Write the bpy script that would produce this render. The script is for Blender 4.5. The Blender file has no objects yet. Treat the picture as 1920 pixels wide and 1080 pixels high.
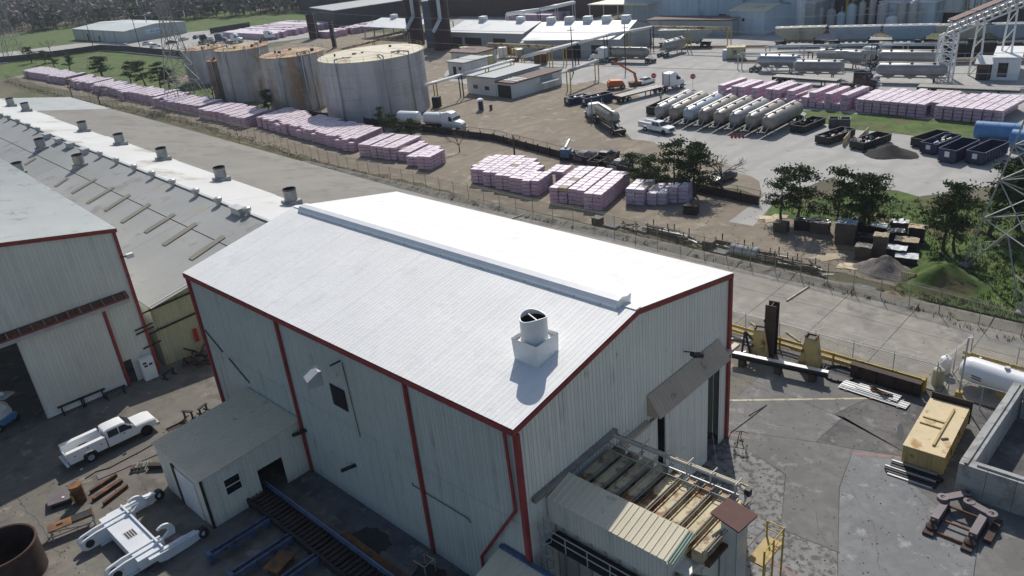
import bpy, bmesh, math, random
from mathutils import Vector, Matrix
random.seed(7)
PI = math.pi
scn = bpy.context.scene
C = scn.collection
# ---------------------------------------------------------------- camera
CAM = Vector((59.2120, -22.6883, 36.5846)); YAW, PITCH, ROLL, FPX = 2.363773, 0.440705, -0.100822, 1483.008
cy, sy, cp, sp = math.cos(YAW), math.sin(YAW), math.cos(PITCH), math.sin(PITCH)
FWD = Vector((cy*cp, sy*cp, -sp)); RT = Vector((sy, -cy, 0)); UP = RT.cross(FWD)
c_, s_ = math.cos(ROLL), math.sin(ROLL)
RIGHT = RT*c_ + UP*s_; UPV = UP*c_ - RT*s_
cd = bpy.data.cameras.new('camera'); cam = bpy.data.objects.new('camera', cd); C.objects.link(cam)
cd.sensor_width = 36; cd.lens = FPX/1920*36; cd.clip_start = .5; cd.clip_end = 6000
M4 = Matrix.Identity(4)
for i in range(3):
    M4[i][0] = RIGHT[i]; M4[i][1] = UPV[i]; M4[i][2] = -FWD[i]; M4[i][3] = CAM[i]
cam.matrix_world = M4; scn.camera = cam
# ---------------------------------------------------------------- world, sun, exposure
SUN_EL, SUN_AZ = math.radians(43), math.radians(-55)      # light travels towards SUN_AZ
w = bpy.data.worlds.new('World'); scn.world = w; w.use_nodes = True
nt = w.node_tree; bg = nt.nodes['Background']; sk = nt.nodes.new('ShaderNodeTexSky')
sk.sky_type = 'NISHITA'; sk.sun_disc = False; sk.sun_elevation = SUN_EL; sk.sun_rotation = math.radians(-35)
sk.air_density = 1.0; sk.dust_density = 1.5; sk.altitude = 200
nt.links.new(sk.outputs[0], bg.inputs[0]); bg.inputs[1].default_value = .105
sl = bpy.data.lights.new('sun', 'SUN'); so = bpy.data.objects.new('sun', sl); C.objects.link(so)
sl.energy = 4.2; sl.angle = math.radians(.5); sl.color = (1, .945, .865)
d = Vector((math.cos(SUN_AZ)*math.cos(SUN_EL), math.sin(SUN_AZ)*math.cos(SUN_EL), -math.sin(SUN_EL)))
so.rotation_euler = d.to_track_quat('-Z', 'Y').to_euler(); so.location = (0, 0, 80)
vs = scn.view_settings; vs.view_transform = 'Standard'; vs.look = 'None'; vs.exposure = 0; vs.gamma = 1
# ---------------------------------------------------------------- surveying helpers: photo sight lines met with real planes
def ray(u, v): return RIGHT*((u-960)/FPX) + UPV*((540-v)/FPX) + FWD
def g(u, v, z=0.): r = ray(u, v); return CAM + r*((z-CAM.z)/r.z)
def onx(u, v, x): r = ray(u, v); return CAM + r*((x-CAM.x)/r.x)
def ony(u, v, y): r = ray(u, v); return CAM + r*((y-CAM.y)/r.y)
def head(a, b): return math.atan2(b[1]-a[1], b[0]-a[0])
# ---------------------------------------------------------------- mesh builder
class MB:
    def __init__(s): s.v = []; s.f = []
    def add(s, vs, fs):
        o = len(s.v); s.v += [tuple(p) for p in vs]; s.f += [tuple(i+o for i in f) for f in fs]; return s
    def box(s, x0, x1, y0, y1, z0, z1):
        return s.add([(x0,y0,z0),(x1,y0,z0),(x1,y1,z0),(x0,y1,z0),(x0,y0,z1),(x1,y0,z1),(x1,y1,z1),(x0,y1,z1)],
                     [(0,3,2,1),(4,5,6,7),(0,1,5,4),(1,2,6,5),(2,3,7,6),(3,0,4,7)])
    def bar(s, p, q, w, h=None, up=(0,0,1)):
        h = w if h is None else h
        p, q = Vector(p), Vector(q); dd = (q-p).normalized(); u = Vector(up)
        if abs(dd.dot(u)) > .98: u = Vector((1,0,0))
        a = dd.cross(u).normalized(); b = a.cross(dd); a, b = a*w/2, b*h/2
        return s.add([p-a-b,p+a-b,p+a+b,p-a+b,q-a-b,q+a-b,q+a+b,q-a+b],
                     [(0,3,2,1),(4,5,6,7),(0,1,5,4),(1,2,6,5),(2,3,7,6),(3,0,4,7)])
    def tube(s, p, q, r, n=10, r2=None, caps=True):
        r2 = r if r2 is None else r2
        p, q = Vector(p), Vector(q); dd = (q-p).normalized(); u = Vector((0,0,1)) if abs(dd.z) < .95 else Vector((1,0,0))
        a = dd.cross(u).normalized(); b = a.cross(dd)
        vs = []; 
        for c, rr in ((p, r), (q, r2)):
            for i in range(n):
                t = 2*PI*i/n; vs.append(c + a*math.cos(t)*rr + b*math.sin(t)*rr)
        fs = [(i, (i+1) % n, n+(i+1) % n, n+i) for i in range(n)]
        if caps: fs += [tuple(range(n-1, -1, -1)), tuple(range(n, 2*n))]
        return s.add(vs, fs)
    def pipe(s, pts, r, n=8):
        for a, b in zip(pts, pts[1:]): s.tube(a, b, r, n)
        return s
    def lathe(s, prof, n=24, c=(0,0,0), axis='z', caps=True):
        vs = []
        for r, h in prof:
            for i in range(n):
                t = 2*PI*i/n; x, y = r*math.cos(t), r*math.sin(t)
                vs.append((c[0]+x, c[1]+y, c[2]+h) if axis == 'z' else (c[0]+h, c[1]+x, c[2]+y))
        m = len(prof)
        fs = [(j*n+i, j*n+(i+1) % n, (j+1)*n+(i+1) % n, (j+1)*n+i) for j in range(m-1) for i in range(n)]
        if caps: fs += [tuple(range(n-1, -1, -1)), tuple(range((m-1)*n, m*n))]
        return s.add(vs, fs)
    def prism(s, poly, z0, z1):
        n = len(poly)
        A = sum(poly[i][0]*poly[(i+1) % n][1]-poly[(i+1) % n][0]*poly[i][1] for i in range(n))
        if A < 0: poly = poly[::-1]
        vs = [(p[0],p[1],z0) for p in poly]+[(p[0],p[1],z1) for p in poly]
        return s.add(vs, [tuple(range(n-1,-1,-1)), tuple(range(n,2*n))]+[(i,(i+1)%n,n+(i+1)%n,n+i) for i in range(n)])
    def side(s, prof, y0, y1):                      # profile in x,z pushed along y
        n = len(prof); A = sum(prof[i][0]*prof[(i+1) % n][1]-prof[(i+1) % n][0]*prof[i][1] for i in range(n))
        if A > 0: prof = prof[::-1]
        vs = [(p[0],y0,p[1]) for p in prof]+[(p[0],y1,p[1]) for p in prof]
        return s.add(vs, [tuple(range(n-1,-1,-1)), tuple(range(n,2*n))]+[(i,(i+1)%n,n+(i+1)%n,n+i) for i in range(n)])
    def poly(s, pts): return s.add(pts, [tuple(range(len(pts)))])
    def sheet(s, o, u, v, width, length, groove, pitch=.33, depth=.035, gw=.05, l2=None):
        """ribbed metal sheet: across u for width, along v for length (l2 at the far side), groove along normal"""
        o, u, v, nn = Vector(o), Vector(u).normalized(), Vector(v).normalized(), Vector(groove).normalized()*depth
        l2 = length if l2 is None else l2
        k = max(1, round(width/pitch)); pt = width/k; prof = [(0, 0)]
        for i in range(k):
            c = pt*(i+.5); prof += [(c-gw, 0), (c-gw*.45, 1), (c+gw*.45, 1), (c+gw, 0)]
        prof.append((width, 0)); vs = []
        for a, h in prof:
            L_ = length+(l2-length)*a/width
            vs += [o+u*a+nn*h, o+u*a+nn*h+v*L_]
        return s.add(vs, [(2*i, 2*i+2, 2*i+3, 2*i+1) for i in range(len(prof)-1)])
    def mesh(s, name, smooth=False):
        m = bpy.data.meshes.new(name); m.from_pydata(s.v, [], s.f); m.update()
        if smooth:
            for p in m.polygons: p.use_smooth = True
        return m
    def build(s, name, mat, parent=None, loc=None, rz=None, smooth=False, auto=False):
        m = s.mesh(name, smooth or auto); m.materials.append(mat)
        o = bpy.data.objects.new(name, m); C.objects.link(o)
        if parent is not None: o.parent = parent
        if loc is not None: o.location = loc
        if rz is not None: o.rotation_euler.z = rz
        if auto: m.set_sharp_from_angle(angle=math.radians(35))
        return o
def tag(o, label, cat, group=None, kind=None):
    if label: o['label'] = label
    if cat: o['category'] = cat
    if group: o['group'] = group
    if kind: o['kind'] = kind
    return o
def thing(name, label, cat, loc=(0,0,0), rz=0, group=None):
    o = bpy.data.objects.new(name, None); C.objects.link(o); o.location = loc; o.rotation_euler.z = rz
    o.empty_display_size = .1
    return tag(o, label, cat, group)
def share(src, name, parent, loc=(0,0,0), rz=0, scale=None, rot=None):
    o = bpy.data.objects.new(name, src.data if hasattr(src, 'data') else src); C.objects.link(o); o.parent = parent
    o.location = loc; o.rotation_euler = rot if rot else (0, 0, rz)
    if scale: o.scale = scale
    return o
def kids(o): return [c for c in bpy.data.objects if c.parent == o]
KID = {}
def dup(o, loc=None, rz=None, label=None, parent=None, group=None):
    if parent is None and o.name not in KID:
        KID[o.name] = {x.name: kids(x) for x in [o]+kids(o)}
    tree = KID.get(o.name) if parent is None else None
    c = o.copy(); C.objects.link(c)
    if loc is not None: c.location = loc
    if rz is not None: c.rotation_euler.z = rz
    if label: c['label'] = label
    if group: c['group'] = group
    for ch in tree[o.name]:
        k = ch.copy(); C.objects.link(k); k.parent = c
        for gc in tree.get(ch.name, []):
            q = gc.copy(); C.objects.link(q); q.parent = k
    return c
# ---------------------------------------------------------------- materials
MATS = {}
def mat(name, col, rough=.7, metal=0, var=.12, scale=.8, bump=0, bscale=30, spots=(), streaks=(), spec=.4, fine=.06, tracks=0, grime=0):
    """procedural paint or earth: cloudy variation, fine grain, spots (colour, amount, scale), vertical streaks (colour, amount, scale)"""
    if name in MATS: return MATS[name]
    m = bpy.data.materials.new(name); m.use_nodes = True; N = m.node_tree.nodes; L = m.node_tree.links
    b = N['Principled BSDF']; b.inputs['Roughness'].default_value = rough; b.inputs['Metallic'].default_value = metal
    b.inputs['Specular IOR Level'].default_value = spec
    geo = N.new('ShaderNodeNewGeometry'); pos = geo.outputs['Position']
    def noise(sc, det=5, vec=pos, rg=.55):
        n = N.new('ShaderNodeTexNoise'); n.inputs['Scale'].default_value = sc; n.inputs['Detail'].default_value = det
        n.inputs['Roughness'].default_value = rg; L.new(vec, n.inputs['Vector']); return n.outputs['Fac']
    def ramp(fac, a, bb):
        r = N.new('ShaderNodeMapRange'); r.inputs['From Min'].default_value = a; r.inputs['From Max'].default_value = bb
        L.new(fac, r.inputs['Value']); return r.outputs['Result']
    def mix(fac, A, B, mode='MIX'):
        x = N.new('ShaderNodeMix'); x.data_type = 'RGBA'; x.blend_type = mode
        L.new(fac, x.inputs[0])
        for s, idx in ((A, 6), (B, 7)):
            if isinstance(s, tuple): x.inputs[idx].default_value = s+(1,)
            else: L.new(s, x.inputs[idx])
        return x.outputs[2]
    lo = tuple(max(0, c*(1-var)) for c in col); hi = tuple(min(1, c*(1+var)) for c in col)
    out = mix(ramp(noise(scale), .3, .7), lo, hi)
    if fine:
        out = mix(ramp(noise(scale*14, 3), .25, .75), out, mix(ramp(noise(scale*14, 3), 0, 1), tuple(c*(1-2*fine) for c in (1,1,1)), (1.,1.,1.)), 'MULTIPLY')
    if grime:
        out = mix(ramp(noise(scale*5, 7, rg=.7), .36, .62), mix(ramp(noise(3), 0, 1), tuple(1-grime for _ in (1,1,1)), tuple(1-grime*.8 for _ in (1,1,1))), (1.,1.,1.)) if 0 else mix(ramp(noise(scale*5, 7, rg=.7), .64, .34), out, tuple(c*(1-grime) for c in col))
    if tracks:
        wv = N.new('ShaderNodeTexWave'); wv.inputs['Scale'].default_value = tracks; wv.inputs['Distortion'].default_value = 14; wv.inputs['Detail'].default_value = 2.5; wv.inputs['Detail Scale'].default_value = .35
        L.new(pos, wv.inputs['Vector']); out = mix(ramp(wv.outputs['Fac'], .75, 1.), out, tuple(c*.8 for c in col))
    for scol, amt, sc in spots:
        out = mix(ramp(noise(sc, 8, rg=.65), .665-amt*.5, .735-amt*.42), out, scol)
    for scol, amt, sc in streaks:
        mp = N.new('ShaderNodeMapping'); mp.inputs['Scale'].default_value = (sc, sc, sc*.06); L.new(pos, mp.inputs['Vector'])
        sf = ramp(noise(1, 4, mp.outputs['Vector']), .66-amt*.4, .80-amt*.3); pt = ramp(noise(sc*.35, 3), .38, .6)
        mu = N.new('ShaderNodeMath'); mu.operation = 'MULTIPLY'; L.new(sf, mu.inputs[0]); L.new(pt, mu.inputs[1]); mu.use_clamp = True
        out = mix(mu.outputs[0], out, scol)
    L.new(out, b.inputs['Base Color'])
    if bump:
        bp = N.new('ShaderNodeBump'); bp.inputs['Strength'].default_value = min(1, bump); bp.inputs['Distance'].default_value = .03*max(1, bump)
        L.new(noise(bscale, 6), bp.inputs['Height']); L.new(bp.outputs[0], b.inputs['Normal'])
    MATS[name] = m; return m
rust = (.16,.065,.03); dirt = (.12,.09,.065); dark = (.03,.03,.032)
M = {}
M['gable'] = mat('lit_gable_metal', (.80,.775,.69), .5, var=.05, scale=.25, streaks=[((.5,.49,.46), .25, 1.6)], spots=[((.45,.4,.33), .05, .5)])  # gable end paler than the long wall: its brighter light put into the colour
M['wall'] = mat('painted_wall_metal', (.50,.535,.50), .5, var=.06, scale=.25, streaks=[((.33,.31,.27), .25, 1.6)], spots=[((.3,.24,.18), .06, .5)])
M['wall2'] = mat('pale_wall_metal', (.685,.665,.58), .5, var=.07, scale=.25, streaks=[((.46,.47,.45), .3, 1.2)])
M['roofw'] = mat('white_coated_roof', (.735,.74,.73), .6, var=.05, scale=.35, bump=.5, bscale=2.6, spots=[((.655,.66,.655), .22, .5), ((.69,.695,.685), .3, 1.4)], fine=.05)
M['roofg'] = mat('grey_roof_metal', (.36,.38,.37), .45, var=.08, scale=.3, streaks=[((.25,.24,.2), .3, .8)])
M['roofold'] = mat('weathered_roof', (.19,.182,.16), .75, var=.12, scale=.12, spots=[((.145,.135,.115), .3, .2)], bump=.2, bscale=6)
M['roofblue'] = mat('faded_grey_roof', (.31,.318,.308), .6, var=.1, scale=.12, spots=[((.34,.30,.23), .14, .11), ((.24,.235,.22), .2, .25)], bump=.2, bscale=6)
M['coat'] = mat('old_white_coating', (.56,.565,.55), .65, var=.08, scale=.12, spots=[((.36,.34,.29), .22, .13)])
M['tanroof'] = mat('tan_roof_metal', (.66,.595,.44), .6, var=.08, scale=.4, spots=[((.25,.22,.16), .15, .4)])
M['red'] = mat('red_trim', (.30,.045,.045), .6, var=.2, scale=1.5, spots=[((.20,.045,.04), .3, 1), ((.34,.12,.10), .12, 2.5)])
M['galv'] = mat('galvanised_steel', (.44,.45,.45), .5, .25, var=.12, scale=1.2)
M['white'] = mat('white_paint', (.74,.75,.75), .4, var=.05, scale=1, spots=[((.5,.47,.42), .07, 1.2)])
M['whitecar'] = mat('white_car_paint', (.78,.79,.79), .22, var=.03, scale=1, spec=.6, fine=.02)
M['dark'] = mat('dark_steel', (.035,.034,.036), .6, .3, var=.25, scale=2)
M['black'] = mat('black_rubber', (.018,.018,.019), .8, var=.2, scale=3)
M['rust'] = mat('rusted_steel', (.10,.05,.032), .85, var=.35, scale=1.3, spots=[((.2,.085,.03), .25, 2)], bump=.3, bscale=20)
M['rustdark'] = mat('brown_rusted_steel', (.05,.032,.027), .8, var=.3, scale=1.2, bump=.2, bscale=25)
M['orangerust'] = mat('orange_rusted_plate', (.24,.11,.04), .85, var=.35, scale=1, spots=[((.1,.07,.05), .35, 1.3)], bump=.2, bscale=20)
M['yellow'] = mat('yellow_paint', (.48,.33,.035), .6, var=.12, scale=1.5, spots=[(rust, .15, 1.6)])
M['oldyellow'] = mat('faded_yellow_steel', (.45,.345,.15), .75, var=.12, scale=1, spots=[(rust, .2, 1.1)], streaks=[(rust, .25, 2.5)])
M['cream'] = mat('cream_steel', (.52,.45,.29), .7, var=.12, scale=.8, spots=[((.36,.28,.17), .3, 1.4), ((.22,.10,.04), .30, .7), ((.12,.065,.035), .2, 1.1)])
M['creamwall'] = mat('cream_wall_metal', (.47,.44,.28), .6, var=.08, scale=.4, streaks=[((.28,.24,.14), .3, 1.4)])
M['conc'] = mat('worn_concrete', (.185,.18,.172), .9, grime=.28, var=.18, scale=.22, bump=.3, bscale=14, spots=[((.135,.132,.126), .26, .3), ((.24,.235,.225), .2, .5), ((.10,.098,.095), .12, 1.3)], fine=.14)
M['conc2'] = mat('pale_concrete', (.215,.222,.225), .88, grime=.28, var=.14, scale=.25, bump=.25, bscale=14, spots=[((.16,.162,.164), .3, .35), ((.29,.295,.295), .18, .7), ((.12,.12,.12), .14, 1.6)], fine=.12)
M['conc3'] = mat('rough_concrete', (.24,.235,.225), .95, var=.2, scale=.6, bump=.7, bscale=16, spots=[((.10,.1,.1), .36, 2.2)])
M['concdark'] = mat('stained_concrete', (.145,.14,.135), .85, grime=.28, var=.2, scale=.4, bump=.2, bscale=14, spots=[((.075,.075,.077), .34, .45), ((.2,.195,.185), .2, .8)], fine=.14)
M['yard'] = mat('dusty_yard_concrete', (.185,.172,.148), .95, grime=.28, var=.2, scale=.16, bump=.3, bscale=12, spots=[((.11,.1,.088), .3, .3), ((.28,.24,.19), .14, .5)])
M['wet'] = mat('oil_wet_concrete', (.03,.03,.031), .25, var=.3, scale=.7)
M['road'] = mat('road_concrete', (.31,.29,.25), .9, grime=.28, var=.12, scale=.12, bump=.15, bscale=10, spots=[((.19,.18,.165), .26, .25), ((.33,.32,.29), .15, .4)])
M['kerb'] = mat('kerb_concrete', (.24,.225,.19), .95, var=.2, scale=.5, bump=.3, bscale=10, spots=[((.13,.115,.095), .3, .7)])
M['joint'] = mat('joint_filler', (.07,.065,.06), .95, var=.2, scale=2)
M['tan'] = mat('tan_dirt', (.27,.228,.175), 1, var=.2, scale=.1, bump=.5, bscale=4, tracks=.09, grime=.25, spots=[((.19,.16,.125), .25, .22), ((.34,.30,.24), .2, .3)])
M['lot'] = mat('pale_lot_concrete', (.40,.395,.375), .92, var=.12, scale=.06, bump=.1, bscale=5, tracks=.05, grime=.2, spots=[((.31,.30,.285), .25, .1), ((.25,.24,.23), .1, .35)])
M['grass'] = mat('grass_green', (.08,.13,.03), 1, var=.35, scale=.25, bump=1, bscale=3, spots=[((.12,.10,.05), .25, .18), ((.05,.085,.02), .3, .7)])
M['weeds'] = mat('weedy_ground', (.10,.10,.045), 1, var=.4, scale=.5, bump=1, bscale=4, spots=[((.17,.14,.10), .4, .5)])
M['earth'] = mat('wide_ground', (.13,.115,.08), 1, var=.3, scale=.03, bump=.5, bscale=1, spots=[((.08,.10,.04), .35, .02)])
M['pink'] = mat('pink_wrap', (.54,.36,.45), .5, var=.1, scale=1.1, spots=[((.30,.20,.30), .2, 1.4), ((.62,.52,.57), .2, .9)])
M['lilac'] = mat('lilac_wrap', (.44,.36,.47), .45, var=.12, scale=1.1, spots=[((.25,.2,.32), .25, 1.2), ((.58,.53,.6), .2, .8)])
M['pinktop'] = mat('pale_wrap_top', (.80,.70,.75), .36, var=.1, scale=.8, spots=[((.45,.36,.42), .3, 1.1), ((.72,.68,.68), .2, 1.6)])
M['wood'] = mat('timber', (.27,.19,.11), .9, var=.25, scale=1.5)
M['woodgrey'] = mat('grey_timber', (.24,.22,.19), .9, var=.25, scale=1.5)
M['glass'] = mat('dark_glass', (.015,.02,.024), .08, var=.2, scale=1, spec=.8)
M['blue'] = mat('blue_steel', (.07,.11,.20), .5, var=.25, scale=1.5, spots=[((.05,.045,.045), .25, 2)])
M['navy'] = mat('navy_container_paint', (.02,.032,.085), .45, var=.25, scale=1, spots=[(rust, .1, 1.5)])
M['skyblue'] = mat('light_blue_paint', (.10,.24,.45), .4, var=.12, scale=.6)
M['tank'] = mat('galvanised_tank', (.47,.47,.485), .5, .1, var=.1, scale=.2, streaks=[((.33,.33,.345), .6, .45), ((.56,.56,.56), .35, .8), ((.3,.22,.15), .2, .5)])
M['tankrust'] = mat('rust_streaked_tank', (.42,.415,.40), .6, .05, var=.12, scale=.2, streaks=[((.52,.51,.49), .4, .9), ((.17,.16,.15), .55, .5), ((.28,.15,.06), .36, .33)])
M['tanktop'] = mat('tank_lid_cream', (.56,.52,.40), .7, var=.1, scale=.2, spots=[((.36,.25,.14), .22, .25)])
M['tanktoprust'] = mat('tank_lid_rust', (.42,.32,.2), .8, var=.15, scale=.3, spots=[((.28,.14,.06), .4, .25)])
M['oldgalv'] = mat('weathered_galvanised', (.33,.34,.34), .55, .2, var=.15, scale=1, streaks=[((.2,.17,.14), .35, 2)])
M['alu'] = mat('dull_aluminium', (.31,.31,.305), .48, .4, var=.18, scale=.5, streaks=[((.3,.28,.25), .3, .9)])
M['aludirty'] = mat('dirty_aluminium', (.285,.262,.235), .5, .35, var=.2, scale=.6, streaks=[((.2,.16,.12), .35, 1)])
M['dkred'] = mat('dark_red_steel', (.045,.022,.022), .7, var=.25, scale=.5)
M['bluewall'] = mat('pale_blue_wall', (.48,.57,.64), .6, var=.08, scale=.1, streaks=[((.28,.34,.38), .3, .4)])
M['farroof'] = mat('far_white_roof', (.66,.68,.68), .5, var=.08, scale=.08, spots=[((.5,.52,.52), .2, .1)])
M['greyroof'] = mat('far_grey_roof', (.28,.30,.31), .6, var=.1, scale=.05)
M['orange'] = mat('orange_paint', (.55,.12,.03), .45, var=.1, scale=1)
M['signred'] = mat('sign_red', (.45,.02,.025), .4, var=.05)
M['leaf'] = mat('cedar_leaf', (.055,.08,.03), .9, var=.4, scale=.9, spots=[((.085,.09,.04), .25, 1.5)], spec=.2)
M['bark'] = mat('bark', (.085,.065,.05), .95, var=.3, scale=2)
M['twig'] = mat('bare_twigs', (.13,.105,.09), .95, var=.25, scale=.5)
M['woodsb'] = mat('bare_wood_mass', (.24,.22,.20), 1, var=.3, scale=.02, spec=.1)
M['woodsg'] = mat('evergreen_mass', (.085,.10,.06), 1, var=.3, scale=.05, spec=.1)
M['blossom'] = mat('pale_blossom', (.45,.42,.40), 1, var=.15, scale=.3, spec=.1)
M['wrap'] = mat('black_plastic_wrap', (.03,.031,.035), .28, var=.3, scale=2, bump=.6, bscale=6)
M['paper'] = mat('paperboard', (.40,.33,.23), .85, var=.15, scale=1)
M['gravel'] = mat('grey_gravel', (.19,.17,.15), 1, var=.25, scale=2, bump=1, bscale=12)
M['coal'] = mat('black_granules', (.04,.037,.036), 1, var=.3, scale=2, bump=1, bscale=12)
M['pinkline'] = mat('faded_red_line', (.30,.165,.16), .85, var=.2, scale=2, spots=[((.2,.18,.17),.35,1.5)])
M['yline'] = mat('faded_yellow_line', (.46,.42,.29), .85, var=.15, scale=1.5, spots=[((.24,.22,.18),.3,2)])
M['bay'] = mat('faded_bay_line', (.36,.345,.30), .9, var=.15, scale=1.5, spots=[((.27,.255,.225),.4,2)])
M['skin'] = mat('skin', (.35,.2,.14), .6, var=.05); M['vest'] = mat('hi_vis_vest', (.45,.55,.08), .6, var=.05); M['cloth'] = mat('dark_cloth', (.03,.035,.05), .9, var=.1)
M['brown'] = mat('brown_metal', (.50,.40,.30), .6, var=.1, scale=.6, spots=[((.2,.09,.04), .15, .5)])
M['skylight'] = mat('yellowed_fibreglass', (.21,.195,.15), .5, var=.12, scale=.6)
M['rustplate'] = mat('red_rust_plate', (.085,.032,.026), .75, var=.2, scale=1.5, bump=.1, bscale=30)
# ================================================================ setting: ground sheets
def struct(o, label=None): o['kind'] = 'structure'; return o
def px(*pts, z=0.): return [g(u, v, z) for u, v in pts]
def ground(name, pts, z, m, rough=0.):
    if rough:
        out = []; rq = random.Random(len(name)); pts = [Vector((p[0], p[1], 0)) for p in pts]
        for p, q in zip(pts, pts[1:]+pts[:1]):
            n = max(1, min(60, int((q-p).length/2.2))); nn = Vector((-(q-p).y, (q-p).x, 0)).normalized(); w_ = 0
            for i in range(n): w_ = w_*.6+rq.gauss(0, .45)*rough; out.append(p+(q-p)*(i/n)+nn*w_)
        pts = out
    return struct(MB().poly([(p[0], p[1], z) for p in pts]).build(name, m))
ground('ground', [(-3000,-1500),(1500,-1500),(1500,3000),(-3000,3000)], -.03, M['earth'])
yard = ground('yard', [(-70,-70),(110,-70),(110,36),(-70,36)], 0, M['yard'])
def flat(pts, z=.004): return [(p[0], p[1], z) for p in pts]
def shrink(pts, k=.03):
    c = Vector((sum(p[0] for p in pts)/len(pts), sum(p[1] for p in pts)/len(pts)))
    out = []
    for p in pts:
        q = Vector((p[0], p[1])); dd = (c-q); out.append(q + dd.normalized()*k)
    return out
joints = MB().poly(flat([(33.5,36),(110,36),(110,-60),(33.5,-60)])).build('joint_bed', M['joint'], yard)
def slab(pts, m, z=.012, parent=yard):
    return MB().prism(shrink(pts), z-.03, z).build('slab', m, parent)
G2 = lambda L_: [g(u, v) for u, v in L_]
slab([(33.5,36),(43,36),(40.5,28.6),(33.5,29.5)], M['conc']); slab([(43,36),(56,36),(56,28.5),(40.5,28.6)], M['concdark'])
a0, a1, a2, a3, a4 = g(1530,829), g(1340,803), g(1600,842), g(1582,782), g(1718,860)
slab([(33.5,29.5),(40.5,28.6),a3,a0,a1,(33.5,24.5)], M['conc'])
slab([(40.5,28.6),(56,28.5),(56,24.6),a4,a2,a0,a3], M['concdark'])
b0, b1, b2, b3 = g(1473,890), g(1464,992), g(1571,1036), g(1574,914)
slab([(33.5,24.5),a1,g(1435,865),b0,b1,g(1440,985),(42,10.2),(33.5,14.5)], M['conc3'])
slab([a1,a0,a2,g(1593,862),b3,b2,b1,b0,g(1435,865)], M['conc'])
slab([b1,b2,g(1571,1200),g(1440,1200),(42,10.2),g(1440,985)], M['conc3'])
slab([g(1593,862),a2,a4,g(1690,890),g(1835,1011),g(1823,1100),g(1823,1250),g(1571,1200),b2,b3], M['conc2'])
slab([a4,(56,24.6),(62,20),(66,4),g(1823,1250),g(1823,1100),g(1835,1011),g(1690,890)], M['conc'])
slab([(33.5,14.4),(42,10.1),g(1440,1200),(44,-12),(33.5,-12)], M['concdark'])
slab([(56,36),(80,36),(80,4),(66,4),(62,20),(56,24.6),(56,28.5)], M['conc'])
def line(a, b, wd, m, z=.017, name='painted_line', parent=yard):
    a, b = Vector((a[0],a[1])), Vector((b[0],b[1])); n = (b-a).normalized(); n = Vector((-n.y, n.x))*wd/2
    return MB().poly(flat([a-n, b-n, b+n, a+n], z)).build(name, m, parent)
line(g(1360,751), g(1626,747), .22, M['yline']); line(g(1598,850), g(1688,858), .3, M['pinkline']); line(g(1425,1042), g(1510,1090), .22, M['pinkline'])
line(g(1345,810), g(1405,822), .25, M['pinkline'])
def blot(c, rx, ry, m, z, parent, name='stain', rz=0):
    pts = []
    for i in range(22):
        t = 2*PI*i/22; k = .8+.35*random.random(); x, y = rx*k*math.cos(t), ry*k*math.sin(t)
        pts.append((c[0]+x*math.cos(rz)-y*math.sin(rz), c[1]+x*math.sin(rz)+y*math.cos(rz), z))
    return MB().poly(pts).build(name, m, parent)
rk = random.Random(31)
for q in (((1365,700),(1440,735),(1500,770)),((1530,829),(1560,800),(1600,765),(1650,740)),((1400,905),(1440,930),(1470,950)),((1700,905),(1740,960),(1760,1030)),((1585,900),(1640,985),(1650,1080)),((1480,900),(1530,960),(1545,1030)),((30,930),(80,990),(120,1050)),((250,880),(300,960),(320,1000)),((1500,690),(1560,745),(1585,790))):
    pp = [g(*c) for c in q]; fine_ = []
    for a_, b_ in zip(pp, pp[1:]):
        n_ = max(3, int((b_-a_).length/.5)); fine_ += [a_+(b_-a_)*(i/n_)+Vector((rk.gauss(0,.07),rk.gauss(0,.07),0)) for i in range(n_)]
    cm = MB(); 
    for a_, b_ in zip(fine_, fine_[1:]):
        t_ = (b_-a_).normalized(); n_ = Vector((-t_.y,t_.x,0))*rk.uniform(.005,.014); cm.add([(p_.x,p_.y,.0165) for p_ in (a_-n_,b_-n_,b_+n_,a_+n_)],[(0,1,2,3)])
    cm.build('crack', M['joint'], yard)['kind'] = 'stuff'
blot((22.5,-1.9), 1.7, 1.1, M['wet'], .02, yard, 'puddle'); blot((28.2,-1.7), 1.6, 1., M['wet'], .02, yard, 'puddle'); blot(g(1688,810), 1.1, .22, M['wet'], .019, yard, 'puddle', 1.9)
ground('pit_apron', [(12.7,-2.0),(36,-2.0),(36,-.05),(12.7,-.05)], .008, M['concdark'])
# road slabs
road = ground('road', [(-200,49.8),(-200,38),(-14,35.6),(150,35.6),(150,48.4),(-20,49.6)], .004, M['joint'])
sm = None
for i in range(-24, 18):
    for j, (ya, yb) in enumerate(((35.75,40.05),(40.1,44.5),(44.55,48.6))):
        x = i*6.1
        if x < -50 and j == 0: continue
        if sm is None or j not in sm:
            sm = sm or {}; sm[j] = MB().box(-3.02,3.02,ya,yb,-.02,.012).mesh('slab'); sm[j].materials.append(M['road'])
        share(sm[j], 'slab', road, (x, 0, 0))
for x0 in (30.2, 34.3, 38.4, 42.5): line((x0-1.4,37.2), (x0,41.2), .1, M['bay'], .018, 'bay_line', road)
line((27,41.2), (47,41.2), .1, M['bay'], .0185, 'bay_line', road)
for a, b in (((1475,565),(1517,538)), ((1474,624),(1500,642)), ((1407,606),(1432,624)), ((960,411),(985,402))):
    a, b = g(*a), g(*b); o = MB().bar((a.x,a.y,.09),(b.x,b.y,.09),.16,.14).build('wheel_stop', M['yline']); 
    tag(o, {1475:'pale yellow parking stop lying loose far out on the road', 1474:'pale yellow parking stop beside the yellow wedge fixture'}.get(0), None) if 0 else None
    WS = globals().setdefault('WS', []); WS.append(o)
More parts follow.
